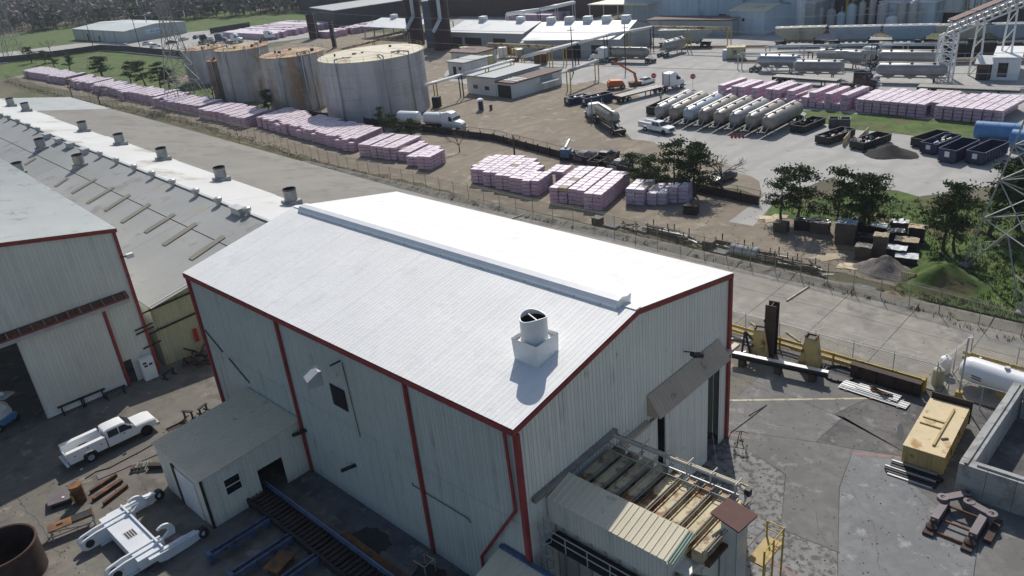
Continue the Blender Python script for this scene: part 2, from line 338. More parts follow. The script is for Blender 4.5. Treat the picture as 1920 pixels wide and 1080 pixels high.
for o, l in zip(WS, ('long pale yellow parking stop lying alone on the far side of the road', 'pale yellow parking stop just behind the free-standing yellow wedge', 'pale yellow parking stop behind the upright rusted beam', 'pale yellow parking stop on the road just beyond the white roof edge')):
    tag(o, l, 'parking stop', 'loose parking stops on the road')
kerb = struct(MB().box(-210,-100,50.2,51.6,0,.14).add([],[]).build('kerb_strip_far', M['kerb']))
km = None
kb = struct(MB().box(-100,-60,49.2,50.2,-.02,.02).build('kerb', M['kerb']))
for i in range(-10, 20):
    x = i*6.1
    if km is None: km = MB().add([(-3.0,48.7,.0),(3.0,48.7,.0),(3.0,49.9,.28),(-3.0,49.9,.28),(3.0,50.2,.28),(-3.0,50.2,.28)],[(0,1,2,3),(3,2,4,5)]).mesh('kerb_stone'); km.materials.append(M['kerb'])
    share(km, 'kerb_stone', kb, (x, 0, 0))
ground('weed_strip', [(-260,57),(-140,56.4),(-60,51.6),(-20,51),(60,51.2),(60,49.9),(-20,49.9),(-60,50.0),(-140,55),(-260,55.5)], .012, M['weeds'])
ground('stack_yard', px((-60,148),(140,120),(420,195),(700,235),(945,262),(1100,303),(1280,349),(1440,384),(1490,385),(1700,470),(1760,560),(1380,470),(1000,400),(600,303),(300,212),(0,142)), .004, M['tan'], 1.2)
ground('dirt_lot', px((800,150),(1000,110),(1200,180),(1120,215),(1110,230),(1180,262),(1300,285),(1420,340),(1440,372),(1280,345),(1100,300),(945,260),(800,235),(740,205)), .008, M['tan'], 1.2)
lot = ground('concrete_lot', px((1120,215),(1200,180),(1080,130),(900,90),(800,60),(900,15),(1500,60),(2300,110),(2300,330),(1920,335),(1700,372),(1560,330),(1440,372),(1420,340),(1300,285),(1180,262)), .004, M['lot'], 1.2)
ground('grass_strip', px((1500,205),(1700,218),(1860,232),(1900,262),(1760,262),(1640,245),(1500,228)), .02, M['grass'], 1.2)
ground('driveway', px((1366,416),(1420,376),(1446,358),(1476,362),(1450,382),(1412,424)), .016, M['lot'])
ground('right_verge', px((1440,384),(1640,355),(1760,372),(2050,400),(2100,660),(1920,620),(1760,575),(1690,545),(1740,500),(1700,470),(1600,420),(1440,405)), .012, M['grass'], 1.2)
ground('tank_yard', px((330,150),(440,110),(560,75),(700,60),(850,70),(1000,80),(1100,115),(1000,118),(800,150),(740,205),(560,215)), .006, M['tan'], 1.2)
ground('plant_pad', px((838,150),(850,92),(980,105),(1100,112),(1120,150),(1075,160),(985,140),(880,160)), .012, M['lot'], 1.)
ground('back_grass', px((-200,105),(130,47),(250,42),(420,20),(640,25),(520,60),(320,150),(430,170),(330,190),(100,128),(0,150),(-200,190)), .008, M['grass'], 1.2)
ground('far_road', px((-100,112),(140,82),(170,90),(0,120),(-100,128)), .014, M['lot'])
ground('shop_lot', px((140,82),(170,90),(330,110),(390,95),(700,55),(560,40),(360,60),(200,78)), .014, M['lot'])
def mound(name, c, rx, ry, h, m, label, cat, seed=1, n=26, sharp=True):
    rd = random.Random(seed); mb = MB(); vs = []; R_ = 9
    ph = [rd.uniform(0,6.3) for _ in range(6)]
    vs.append((0,0,h))
    for j in range(1, R_+1):
        for i in range(n):
            t = 2*PI*i/n; k = j/R_; e = 1+.1*math.sin(3*t+ph[0])+.08*math.sin(5*t+ph[1])
            z = h*(max(0, (1-k)**1.15) if sharp else .5+.5*math.cos(PI*k))*(1+.18*math.sin(4*t+ph[2]+k*5)*k) + rd.uniform(-.06,.06)*h*(k < .95)
            vs.append((rx*k*e*math.cos(t), ry*k*e*math.sin(t), z if j < R_ else -.02))
    fs = [(0, 1+i, 1+(i+1) % n) for i in range(n)]
    fs += [(1+(j-1)*n+i, 1+j*n+i, 1+j*n+(i+1) % n, 1+(j-1)*n+(i+1) % n) for j in range(1, R_) for i in range(n)]
    o = mb.add(vs, fs).build(name, m, loc=(c[0], c[1], 0), smooth=True); return tag(o, label, cat)
# ================================================================ main building
W_, H_, L_, HR = 21.27, 13.45, 35.4, 15.44
mb_ = thing('metal_building', 'large grey ribbed metal building with bright white coated roof and red trim', 'building')
pw = L_/35
pm = MB().sheet((0,0,0),(1,0,0),(0,0,1),pw-.012,H_-.02,(0,1,0)).mesh('wall_panel'); pm.materials.append(M['wall'])
for i in range(35): share(pm, 'wall_panel', mb_, (i*pw, 0, 0)); 
for i in range(35): share(pm, 'wall_panel', mb_, (i*pw, W_, 0))
top = lambda y: H_ + (HR-H_)*(1-abs(y-W_/2)/(W_/2))
NG = 22; gw_ = W_/NG
for i in range(NG):
    y0 = i*gw_; y1 = y0+gw_-.012; zb = 7.3 if 12.4 < (y0+y1)/2 < 20.7 else 0
    for x, gn in ((L_, (-1,0,0)), (0, (1,0,0))):
        z_ = zb if x else 0
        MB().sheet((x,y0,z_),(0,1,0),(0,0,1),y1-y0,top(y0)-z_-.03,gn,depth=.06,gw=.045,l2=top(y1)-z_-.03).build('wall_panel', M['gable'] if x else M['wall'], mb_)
sl_ = Vector((0,W_/2,HR-H_)).normalized(); ln = math.hypot(W_/2, HR-H_)
rn = 36; rw = (L_+.3)/rn
for s in (0, 1):
    v = Vector((0, sl_.y if s == 0 else -sl_.y, sl_.z)); n = Vector((0, -sl_.z if s == 0 else sl_.z, sl_.y))
    o_ = Vector((0, 0 if s == 0 else W_, H_)) - v*.3 + n*.06
    rm = MB().sheet((0,0,0),(1,0,0),v,rw-.006,ln+.3,n,pitch=.33,depth=.01,gw=.03).mesh('roof_panel'); rm.materials.append(M['roofw'])
    for i in range(rn):
        q = share(rm, 'roof_panel', mb_, o_+Vector((-.15+i*rw, 0, random.uniform(0,.006))))
MB().bar((-.1,W_/2,HR+.06),(L_+.1,W_/2,HR+.06),.5,.05).build('ridge_cap', M['roofw'], mb_)
tr = MB().box(-.16,L_+.16,-.34,-.13,H_-.42,H_-.06); tr.build('eave_gutter', M['red'], mb_)
MB().box(-.16,L_+.16,W_+.13,W_+.34,H_-.42,H_-.06).build('eave_gutter', M['red'], mb_)
for x in (L_+.09, -.09):
    for s in (-1, 1):
        e = W_/2+s*(W_/2+.33); MB().bar((x,W_/2,HR-.16),(x,e,H_-.06-.16-.02),.13,.34).build('rake_trim', M['red'], mb_)
for x, y in ((L_+.07,-.07),(L_+.07,W_+.07),(-.07,-.07),(-.07,W_+.07)):
    MB().box(x-.14,x+.14,y-.14,y+.14,0,H_-.43).build('corner_trim', M['red'], mb_)
for x in (12.91, 26.71): MB().box(x-.1,x+.1,-.22,-.02,.05,H_-.4).build('downspout', M['red'], mb_)
MB().pipe([(34.75,-.2,H_-.35),(34.95,-.2,7.9),(31.6,-.2,2.7),(31.6,-.2,.1)], .1, 6).build('downspout', M['red'], mb_)
# ridge ventilator
rv = MB(); n = 10
for x0, x1 in ((1.2, 34.4),):
    pr = [(-.62,-.18),(-.62,.18),(-.42,.42),(0,.52),(.42,.42),(.62,.18),(.62,-.18)]
    vs = [(x0, W_/2+a, HR+b-.02) for a, b in pr]+[(x1, W_/2+a, HR+b-.02) for a, b in pr]; k = len(pr)
    rv.add(vs, [(i,i+1,k+i+1,k+i) for i in range(k-1)]+[tuple(range(k-1,-1,-1)), tuple(range(k,2*k))])
vent = rv.build('ridge_ventilator', M['white'], mb_)
for i in range(17): MB().box(1.2+2*i, 1.3+2*i, W_/2-.66, W_/2+.66, HR-.15, HR+.0+.02).build('bracket', M['galv'], vent)
MB().add([(34.41,W_/2-.62,HR-.2),(34.5,W_/2-.62,HR-.2),(34.55,W_/2-.66,HR+.35),(34.55,W_/2+.66,HR+.55),(34.5,W_/2+.62,HR-.2),(34.41,W_/2+.62,HR-.2)],[(0,1,2,3,4,5)]).build('end_plate', M['white'], vent)
# roof stack
st = thing('exhaust_stack', 'round white exhaust stack on a square curb near the roof corner of the white roof', 'exhaust stack', (32.75,4.75,14.1))
cb = MB(); a, b = .86, .92
cb.add([(-a,-a,-.15),(a,-a,-.15),(a,a,-.15),(-a,a,-.15),(-b,-b,1.5),(b,-b,1.5),(b,b,1.55),(-b,b,1.5)],[(0,1,5,4),(1,2,6,5),(2,3,7,6),(3,0,4,7)]); cb.build('curb', M['white'], st)
MB().box(-.88,.88,-.88,.88,1.2,1.25).build('curb_top', M['white'], st)
cyl = MB(); n = 40; vs = []
for r, zt in ((.76, None), (.70, None)):
    for lev in (0, 1):
        for i in range(n):
            t = 2*PI*i/n; zz = 1.25 if lev == 0 else 2.72+.1*math.cos(2*t+.8)
            vs.append((r*math.cos(t), r*math.sin(t), zz))
fs = [(i,(i+1)%n,n+(i+1)%n,n+i) for i in range(n)]+[(2*n+(i+1)%n,2*n+i,3*n+i,3*n+(i+1)%n) for i in range(n)]+[(n+i,n+(i+1)%n,3*n+(i+1)%n,3*n+i) for i in range(n)]
cyl.add(vs, fs).build('flue', M['white'], st, auto=True); MB().lathe([(.695,1.1),(.695,2.5)],40,caps=False).build('dark_sleeve', M['dark'], st, auto=True)  # dark sleeve added inside the white flue to darken its mouth
MB().tube((0,0,1.5),(0,0,1.52),.7,24).build('damper', M['dark'], st)
MB().lathe([(.80,1.25),(.80,1.4),(.77,1.4),(.77,1.25)], 32).build('collar', M['white'], st, auto=True)
MB().bar((-.71,.25,2.62),(.71,-.25,2.62),.06,.06).build('cross_bar', M['galv'], st)
# long wall fittings
lv = MB().box(18.2,19.85,-.06,-.02,8.1,9.75).build('louver', M['dark'], mb_)
for i in range(9): MB().add([(18.3,-.07,8.2+i*.17),(19.75,-.07,8.2+i*.17),(19.75,-.14,8.3+i*.17),(18.3,-.14,8.3+i*.17)],[(0,1,2,3)]).build('slat', M['galv'], lv)
hood = MB().side([(0,0),(1.0,0),(1.0,.5),(.2,1.0),(0,1.0)],-.45,.45).build('light_hood', M['galv'], mb_, (19.75,-1.35,11.1), -PI/2*1.2)
MB().pipe([(20.3,-.1,12.2),(20.1,-.8,12.1)],.06,6).build('light_arm', M['dark'], mb_)
MB().pipe([(20.4,-.08,12.1),(20.7,-.08,6.5)],.03,5).build('conduit', M['rust'], mb_)
for x, z in ((19.07,3.4),(13.15,3.8)): MB().bar((x+.2,0,z+.1),(x-.35,-.9,z-.1),.16,.22).build('bracket', M['dark'], mb_)
MB().pipe([(25.7,-.1,5.2),(25.7,-.1,5),(30.7,-.1,5),(30.9,-.1,4.8)],.03,5).build('conduit', M['dark'], mb_)
MB().pipe([(.3,-.06,8.3),(2.6,-.06,7.0)],.05,4).build('conduit', M['dark'], mb_)
MB().pipe([(3.4,-.06,6.7),(6,-.06,5.3)],.05,4).build('conduit', M['dark'], mb_)
MB().box(.1,L_-.1,-.018,-.012,6.86,6.9).build('lap_seam', M['galv'], mb_)
# gable door
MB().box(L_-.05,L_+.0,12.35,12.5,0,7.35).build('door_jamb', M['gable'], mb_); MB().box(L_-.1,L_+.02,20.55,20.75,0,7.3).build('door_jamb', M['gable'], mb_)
for y0, y1, x, zt in ((12.75,18.0,L_+.45,7.35),(7.7,12.2,L_+.22,7.1)):
    dr = MB().box(x-.08,x-.04,y0,y1,.15,zt).build('sliding_door', M['wall'], mb_)
    k = round((y1-y0)/.9); wdt = (y1-y0)/k
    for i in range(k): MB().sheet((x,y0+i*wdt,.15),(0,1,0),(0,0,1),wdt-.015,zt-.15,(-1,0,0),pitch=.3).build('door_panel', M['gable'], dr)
can = MB().add([(L_+.05,11.4,9.1),(L_+.05,20.0,9.1),(L_+1.0,20.0,7.75),(L_+1.0,11.4,7.75)],[(0,1,2,3)]).build('door_canopy', M['brown'], mb_)
cu = Vector((0,1,0)); cv = Vector((.95,0,-1.35))
for i in range(9): MB().sheet(Vector((L_+.07,11.4+i*.955,9.11)),cu,cv,.945,1.65,(1,0,.7),pitch=.32,depth=.03,gw=.03).build('canopy_sheet', M['brown'], can)
MB().poly([(L_+.05,11.4,9.1),(L_+1,11.4,7.75),(L_+.05,11.4,7.6)]).build('canopy_end', M['brown'], can)
MB().box(L_+.05,L_+.4,5.6,11.3,7.15,7.35).build('door_track', M['brown'], mb_); MB().box(L_+.05,L_+.45,20.0,22.2,7.5,7.75).build('door_track', M['brown'], mb_)
fl = MB().bar((L_+.02,15.6,10.2),(L_+.7,15.7,10.3),.06).build('floodlight_arm', M['dark'], mb_); MB().bar((L_+.7,15.5,10.2),(L_+.95,16.2,9.95),.45,.22).build('floodlight', M['dark'], fl)
struct(MB().box(.3,L_-.3,.3,W_-.3,-.01,.006).build('building_floor', M['concdark']))
# ================================================================ annex on the gable (dust house with cream girders)
an = thing('equipment_annex', 'cream girder topped equipment annex with pipes built against the ribbed gable wall', 'building annex', (0,0,0))
MB().box(35.5,44.0,2.3,7.9,0,6.9).build('wall', M['wall2'], an)
for i in range(9): MB().box(36+i*.95,36.12+i*.95,2.2,2.298,.2,6.8).build('wall_rib', M['galv'], an)
gx = 36.0
for i in range(9):
    x = 35.75+i*.98
    gd = MB().box(x,x+.62,3.2,7.75,7.0,7.75).build('girder', M['cream'], an)
    MB().box(x+.03,x+.09,3.25,7.7,7.752,7.83).build('flange', M['cream'], gd); MB().box(x+.53,x+.59,3.25,7.7,7.752,7.83).build('flange', M['cream'], gd)
    MB().box(x+.66,x+.94,3.3,7.7,6.92,7.1).build('rusted_gutter', M['rust'], an)
    for dx in (.74, .88): MB().tube((x+dx,3.2,8.0),(x+dx,7.9,8.0),.03,6).build('tie_rod', mat('dull_rod',(.26,.25,.22),.7), an)
for i in range(6):
    x = 36.3+i*1.45; p = MB().pipe([(x,7.5,8.05),(x,7.5,8.75),(x,8.2,8.75)],.05,6).build('stanchion', mat('dull_cream_pipe',(.46,.44,.38)), an)
MB().pipe([(35.5,7.55,8.5),(43.6,7.9,8.5),(44.1,7.7,8.4),(44.2,7.1,8.1)],.11,10).build('main_pipe', mat('dull_cream_pipe',(.38,.35,.28),.7,var=.15,scale=1,spots=[(rust,.12,1.2)]), an)
MB().pipe([(35.5,7.1,8.25),(43.8,7.45,8.25)],.05,6).build('thin_pipe', M['galv'], an); MB().pipe([(35.5,7.95,8.3),(43.9,8.3,8.3)],.07,6).build('thin_pipe', M['cream'], an); MB().pipe([(35.6,6.7,8.12),(43.6,7.0,8.12)],.03,5).build('thin_pipe', M['galv'], an)
MB().box(44.05,44.35,7.5,7.8,8.35,8.75).build('valve', M['dark'], an)
MB().bar((L_+.16,.6,8.35),(L_+.16,8.0,8.55),.3,.3).build('wall_beam', M['woodgrey'], an)
lt = MB().add([(35.6,1.55,7.95),(43.2,1.6,7.95),(43.2,3.55,8.45),(35.6,3.45,8.45)],[(0,1,2,3)]).build('lean_roof', M['tanroof'], an)
for i in range(10):
    MB().sheet((35.55+i*.77,1.5,7.99),(1,0,0),(0,1.95,.5),.765,2.0,(0,-.25,1),pitch=.385,depth=.04,gw=.04).build('roof_sheet', M['greenroof'] if 0 else M['tanroof'], lt)
MB().sheet((43.25,1.5,8.0),(1,0,0),(0,1.95,.5),.42,2.0,(0,-.25,1),pitch=.14,depth=.05,gw=.03).build('roof_sheet', mat('green_roof_sheet',(.22,.30,.24),.6), lt)
for i in range(8): MB().sheet((35.6+i*.95,1.62,6.3),(1,0,0),(0,0,1),.945,1.64,(0,1,0),pitch=.24,depth=.03,gw=.03).build('wall_panel', M['wall2'], an)
MB().poly([(43.2,1.65,6.3),(43.2,3.5,6.3),(43.2,3.5,8.4),(43.2,1.65,7.95)]).build('wall_end', M['wall2'], an)
wk = MB().box(35.7,44.6,1.05,2.15,5.15,5.25).build('walkway', M['dark'], an)
for z in (5.75, 6.25): MB().tube((35.7,1.05,z),(44.6,1.05,z),.035,6).build('handrail', M['galv'], wk)
for i in range(7): MB().tube((35.7+i*1.48,1.05,5.2),(35.7+i*1.48,1.05,6.25),.035,6).build('rail_post', M['galv'], wk)
ld = MB()
for yy in (.55, 1.0): ld.tube((35.75,yy,0),(35.75,yy,7),.04,6)
for k in range(22): ld.tube((35.75,.55,.3+k*.3),(35.75,1.0,.3+k*.3),.022,5)
ldo = ld.build('caged_ladder', M['galv'], an)
for k in range(6): MB().pipe([(35.75,.45,2.2+k*.9),(36.2,.4,2.2+k*.9),(36.4,.78,2.2+k*.9),(36.2,1.1,2.2+k*.9),(35.75,1.1,2.2+k*.9)],.025,5).build('cage_hoop', M['galv'], ldo)
MB().box(44.1,44.95,5.1,6.05,0,8.35).build('duct', M['wall2'], an)
MB().box(44.97,45.03,5.05,6.1,0,8.3).build('duct_seam', M['galv'], an)
rp = MB().add([(43.45,5.15,8.55),(45.25,4.75,8.55),(45.45,6.35,8.62),(43.65,6.6,8.62)],[(0,1,2,3)]); rp.add([(43.45,5.15,8.47),(45.25,4.75,8.47),(45.45,6.35,8.53),(43.65,6.6,8.53)],[(3,2,1,0)]); rp.build('rusted_plate', M['rustplate'], an)
MB().box(43.3,44.05,3.4,5.0,0,6.4).build('cabinet', M['wall2'], an)
pf = MB().box(45.05,45.95,6.2,8.3,5.5,5.6).build('platform', M['oldyellow'], an)
for z in (6.1, 6.6): MB().pipe([(45.05,8.3,z),(45.95,8.3,z),(45.95,6.2,z)],.03,6).build('handrail', M['yellow'], pf)
for q in ((45.95,8.3),(45.95,7.2),(45.95,6.2),(45.05,8.3)): MB().box(q[0]-.04,q[0]+.04,q[1]-.04,q[1]+.04,0,6.65).build('rail_post', M['yellow'], pf)
MB().box(45.1,46.0,4.2,5.5,0,4.2).build('lower_box', M['creamwall'], an)
MB().bar((43.3,2.2,6.6),(44.9,3.0,6.6),.25,.25).build('beam_end', M['cream'], an)
for k in range(3): MB().tube((44.4+k*.15,1.2,5.3),(45.6,3.4+k*.2,5.9),.03,5).build('handrail', M['galv'], an)
# ================================================================ window shed and low shed by the long wall
def ribbed_box(name, label, cat, x0, x1, y0, y1, h0, h1, wm, rm, skip=()):
    """shed against y1 with a single-pitch roof: h0 at y0, h1 at y1"""
    t = thing(name, label, cat, (0,0,0))
    n = max(1, round((x1-x0)/1.0)); wd = (x1-x0)/n
    for i in range(n):
        if ('y0', i) in skip: continue
        MB().sheet((x0+i*wd,y0,0),(1,0,0),(0,0,1),wd-.01,h0,(0,1,0),pitch=.3).build('wall_panel', wm, t)
    n = max(1, round((y1-y0)/1.0)); wd = (y1-y0)/n; hh = lambda y: h0+(h1-h0)*(y-y0)/(y1-y0)
    for i in range(n):
        ya, yb = y0+i*wd, y0+(i+1)*wd-.01
        for x, gn in ((x0,(1,0,0)),(x1,(-1,0,0))):
            zb = skip.get(('x1', i), 0) if isinstance(skip, dict) and x == x1 else 0
            MB().sheet((x,ya,zb),(0,1,0),(0,0,1),yb-ya,hh(ya)-zb,gn,pitch=.3,l2=hh(yb)-zb).build('wall_panel', wm, t)
    n = max(1, round((x1-x0+.4)/1.0)); wd = (x1-x0+.4)/n; v = Vector((0,y1-y0,h1-h0)); ll = v.length+.15
    for i in range(n):
        o_ = Vector((x0-.2+i*wd,y0,h0+.03))-v.normalized()*.15
        MB().sheet(o_,(1,0,0),v,wd-.01,ll,(0,-(h1-h0),y1-y0),pitch=.25,depth=.04,gw=.035).build('roof_panel', rm, t)
    return t
sh = ribbed_box('window_shed', 'grey ribbed metal shed with small white window against the long wall', 'shed', 5.6, 12.6, -8.0, -.05, 4.15, 4.55, M['wall2'], M['tanroof'], {('x1',4):2.4,('x1',5):2.4})
wn = MB().box(12.62,12.68,-6.6,-5.3,1.85,3.25).build('window', M['white'], sh)
for z in (1.95, 2.6): MB().box(12.685,12.70,-6.5,-5.4,z,z+.55).build('pane', M['glass'], wn)
dm = MB().box(8.5,11.4,-8.08,-8.02,.05,3.3).build('door', M['white'], sh); MB().box(8.0,8.45,-8.1,-8.02,0,3.5).build('door_jamb', M['rustdark'], sh)
MB().box(12.55,12.68,-8.07,-7.9,0,4.1).build('corner_trim', M['dark'], sh)
MB().box(5.5,12.7,-.12,-.03,4.5,4.75).build('flashing', M['galv'], sh)
ls = ribbed_box('low_shed', 'low grey shed roof at the foot of the main building corner', 'shed', 33.6, 38.6, -5.0, -.3, 3.2, 4.5, M['wall2'], M['tanroof'])
MB().box(33.4,38.8,-.35,-.1,4.5,4.68).build('flashing', M['blue'], ls)
# ================================================================ left hall with the big sliding door
e1 = (g(0,295,15)-g(215,425,15)); e1.z = 0; e1.normalize()
lf = thing('door_hall', 'grey ribbed hall with big sliding door and red trim at the left edge', 'building', (-12.6,-.45,0), math.atan2(e1.y,e1.x)-PI)
# local frame: x=0 face looking +x, building runs to -x, y runs to -30
HL, RL, SL = 14.75, 20., .186
lz = lambda y: HL+SL*(-y if y > -RL else 2*RL+y)
for i in range(34):
    ya, yb = -(i+1)*1.0+.012, -i*1.0; mid = (ya+yb)/2
    zb = 7.9 if -20.5 < mid < -9.9 else 0
    if -2.6 < mid < -1.6: zb = 2.4
    MB().sheet((0,ya,zb),(0,1,0),(0,0,1),yb-ya,lz(ya)-zb-.05,(-1,0,0),pitch=.33,l2=lz(yb)-zb-.05).build('wall_panel', M['wall2'], lf)
for i in range(60):
    MB().sheet((-(i+1)*1.,0,0),(1,0,0),(0,0,1),.99,HL-.1,(0,-1,0),pitch=.33).build('wall_panel', M['wall2'], lf) if i < 2 else None
MB().box(-60,-2,-.1,-.02,0,HL-.1).build('side_wall', M['wall2'], lf)
v = Vector((0,-1,SL)).normalized(); lr_ = RL*math.hypot(1,SL)
rm = MB().sheet((0,0,0),(-1,0,0),v,.99,lr_+.3,(0,SL,1),pitch=.33,depth=.04,gw=.05).mesh('roof_panel'); rm.materials.append(mat('pale_ribbed_roof',(.66,.68,.64),.5,var=.06,scale=.3,spots=[((.42,.43,.4),.16,.4)]))
for i in range(64): share(rm, 'roof_panel', lf, Vector((.2-i*1.0,0,HL+.06))-v*.3)
MB().add([(.2,-RL,lz(-RL)+.05),(-64,-RL,lz(-RL)+.05),(-64,-34,lz(-34)),(.2,-34,lz(-34))],[(0,1,2,3)]).build('roof_far_slope', M['roofg'], lf)
MB().bar((.1,.3,HL-.2),(.1,-RL,lz(-RL)-.14),.16,.36).build('rake_trim', M['red'], lf); MB().bar((.1,-RL,lz(-RL)-.14),(.1,-34,lz(-34)-.14),.16,.36).build('rake_trim', M['red'], lf)
MB().box(-62,.2,.12,.3,HL-.35,HL-.03).build('eave_gutter', M['red'], lf); MB().box(-.1,.16,-.1,.16,0,HL-.36).build('corner_trim', M['red'], lf)
sd = MB().box(.12,.16,-9.9,-3.05,.1,7.85).build('sliding_door', M['wall2'], lf)
for i in range(7): MB().sheet((.2,-9.9+i*.98,.1),(0,1,0),(0,0,1),.97,7.75,(-1,0,0),pitch=.33).build('door_panel', M['wall2'], sd)
MB().box(.18,.26,-9.9,-3.05,.1,.7).build('kick_plate', M['white'], sd)
MB().box(.1,.3,-3.0,-2.75,0,7.9).build('door_post', M['red'], lf)
tk = MB().box(.02,.7,-22,-.6,8.0,8.45).build('door_track', M['galv'], lf); MB().add([(.02,-22,8.95),(.02,-.6,8.95),(.75,-.6,8.5),(.75,-22,8.5)],[(0,1,2,3)]).build('track_hood', M['rust'], tk)
for i in range(22): MB().bar((.03,-.8-i*.97,8.99),(.76,-.8-i*.97,8.54),.09,.05).build('hood_rib', M['woodgrey'], tk)
MB().bar((.75,-22,8.48),(.75,-.6,8.48),.06,.16).build('hood_edge', M['red'], tk)
MB().box(.35,.95,-1.55,-.35,.05,2.3).build('open_door', M['white'], lf)
for z_, y_ in ((1.75,-1.2),(1.45,-1.15),(1.5,-.7)): MB().box(.952,.96,y_-.16,y_+.16,z_,z_+.2).build('notice', M['dark'], lf)
MB().box(.02,.06,-3.3,-2.8,1.6,2.1).build('notice', M['yellow'], lf)
for y_, z_ in ((-.9,4.9),(-.9,4.5),(-.7,2.9)): MB().bar((.1,y_,z_),(.1,y_+1.7,z_+.15),.12,.12).build('pipe_bracket', M['dark'], lf)
MB().bar((.1,-.1,12.1),(.5,.4,12.1),.1).build('camera_arm', M['dark'], lf); MB().box(.3,.7,.3,.9,11.9,12.3).build('wall_camera', M['white'], lf)
struct(MB().box(-60,-12.9,-34,-.8,-.01,.006).build('hall_floor', M['concdark']))
# ================================================================ long warehouse
E1 = Vector((-115,5.9,0)).normalized(); E2 = Vector((E1.y,-E1.x,0)); E2 = E2 if E2.y > 0 else -E2
WO = Vector((-12.4,15.6,0))
def wp(a, b, z): return WO+E1*a+E2*b+Vector((0,0,z))
wh = thing('long_warehouse', 'very long low warehouse with half white half grey weathered roof and rows of vents', 'building')
NE, FE, RZ = -15., 22.5, 9.4
zn = lambda b: RZ+b*(3.05/15.) if b < 0 else RZ-b*(4.3/22.5)
LEN = 150
nr = 15
def strip(a0, a1, b0, b1, m, name, dz=0.):
    return MB().poly([wp(a0,b0,zn(b0)+dz),wp(a1,b0,zn(b0)+dz),wp(a1,b1,zn(b1)+dz),wp(a0,b1,zn(b1)+dz)]).build(name, m, wh)
def corrug(m, sc):
    N = m.node_tree.nodes; L = m.node_tree.links; b = N['Principled BSDF']
    wv = N.new('ShaderNodeTexWave'); wv.inputs['Scale'].default_value = sc; wv.inputs['Distortion'].default_value = .3; wv.bands_direction = 'X'
    ge = N.new('ShaderNodeNewGeometry'); L.new(ge.outputs['Position'], wv.inputs['Vector'])
    bp = N.new('ShaderNodeBump'); bp.inputs['Strength'].default_value = .6; bp.inputs['Distance'].default_value = .05
    L.new(wv.outputs['Fac'], bp.inputs['Height']); L.new(bp.outputs[0], b.inputs['Normal'])
corrug(M['roofold'], .8); corrug(M['roofblue'], .8)
rg = random.Random(3)
for k in range(10):
    a0, a1 = k*15-(.6 if k == 0 else 0), k*15+14.96
    strip(a0, a1, NE, -5.1, M['roofblue'], 'roof_panel'); strip(a0, a1, -5, 0, M['roofblue'], 'roof_panel', .012)
    e = 7.2+rg.uniform(-.3,.3)
    strip(a0, a1, 0, e, M['coat'], 'roof_panel', .03); strip(a0, a1, e, FE, M['roofold'] if k < 8 else M['roofg'], 'roof_panel')
MB().bar(wp(-.6,0,RZ+.1),wp(LEN,0,RZ+.1),.35,.1).build('ridge_cap', M['galv'], wh)
yw = thing('x','x','x') if 0 else None
n = 18
for i in range(n):
    b0, b1 = NE+i*1.0, NE+(i+1)*1.0-.012
    MB().sheet(wp(0,b0,0),E2,(0,0,1),b1-b0,zn(b0)-.05,E1,pitch=.33,l2=zn(b1)-.05).build('wall_panel', M['creamwall'], wh)
MB().poly([wp(0,NE+18,0),wp(0,FE,0),wp(0,FE,zn(FE)-.06),wp(0,NE+18,zn(NE+18)-.06)]).build('end_wall', M['creamwall'], wh)
MB().poly([wp(0,NE,0),wp(LEN,NE,0),wp(LEN,NE,zn(NE)-.06),wp(0,NE,zn(NE)-.06)]).build('side_wall', M['wall'], wh); MB().poly([wp(0,FE,0),wp(LEN,FE,0),wp(LEN,FE,zn(FE)-.06),wp(0,FE,zn(FE)-.06)]).build('side_wall', M['wall'], wh)
MB().bar(wp(-.05,NE,zn(NE)),wp(-.05,0,RZ),.12,.12).build('rake_trim', M['coat'], wh)
for z_ in (6.1, 3.9): MB().pipe([wp(-.2,NE-2,z_-.1),wp(-.2,NE+5.4,z_+.3)],.09,6).build('pipe_run', M['dark'], wh)
MB().pipe([wp(-.2,NE+4,3.9),wp(-.2,NE+4,.6)],.05,6).build('pipe_run', M['dark'], wh); MB().box(*(lambda p:(p.x,p.x+.08,p.y-.2,p.y+.2,1.2,2.6))(wp(-.15,NE+3.4,0))).build('warning_board', M['signred'], wh)
def onroof(u, v):
    r = ray(u, v); best = None
    for side in (-1, 1):
        p0 = wp(0,0,RZ); s_ = (3.05/15. if side < 0 else -4.3/22.5); nn = (E2*(-s_)+Vector((0,0,1)))
        t = (p0-CAM).dot(nn)/r.dot(nn); q = CAM+r*t; b = (q-WO).dot(E2)
        if b*side >= -.3: best = q if best is None or (q-CAM).length < (best-CAM).length else best
    return best
zz4 = lambda x, y: onroof(x*.3148, 180+y*.3148)
for a, b in (((430,580),(575,495)),((520,640),(680,545)),((625,685),(775,590)),((725,755),(895,645)),((865,815),(1040,705)),((975,890),(1170,762)),((1135,975),(1335,838)),((330,540),(405,490)),((150,410),(215,370))):
    p, q = zz4(*a), zz4(*b); h = E1*.5; up = Vector((0,0,.1))
    MB().poly([p-h+up,p+h+up,q+h+up,q-h+up]).build('skylight', M['skylight'], wh)
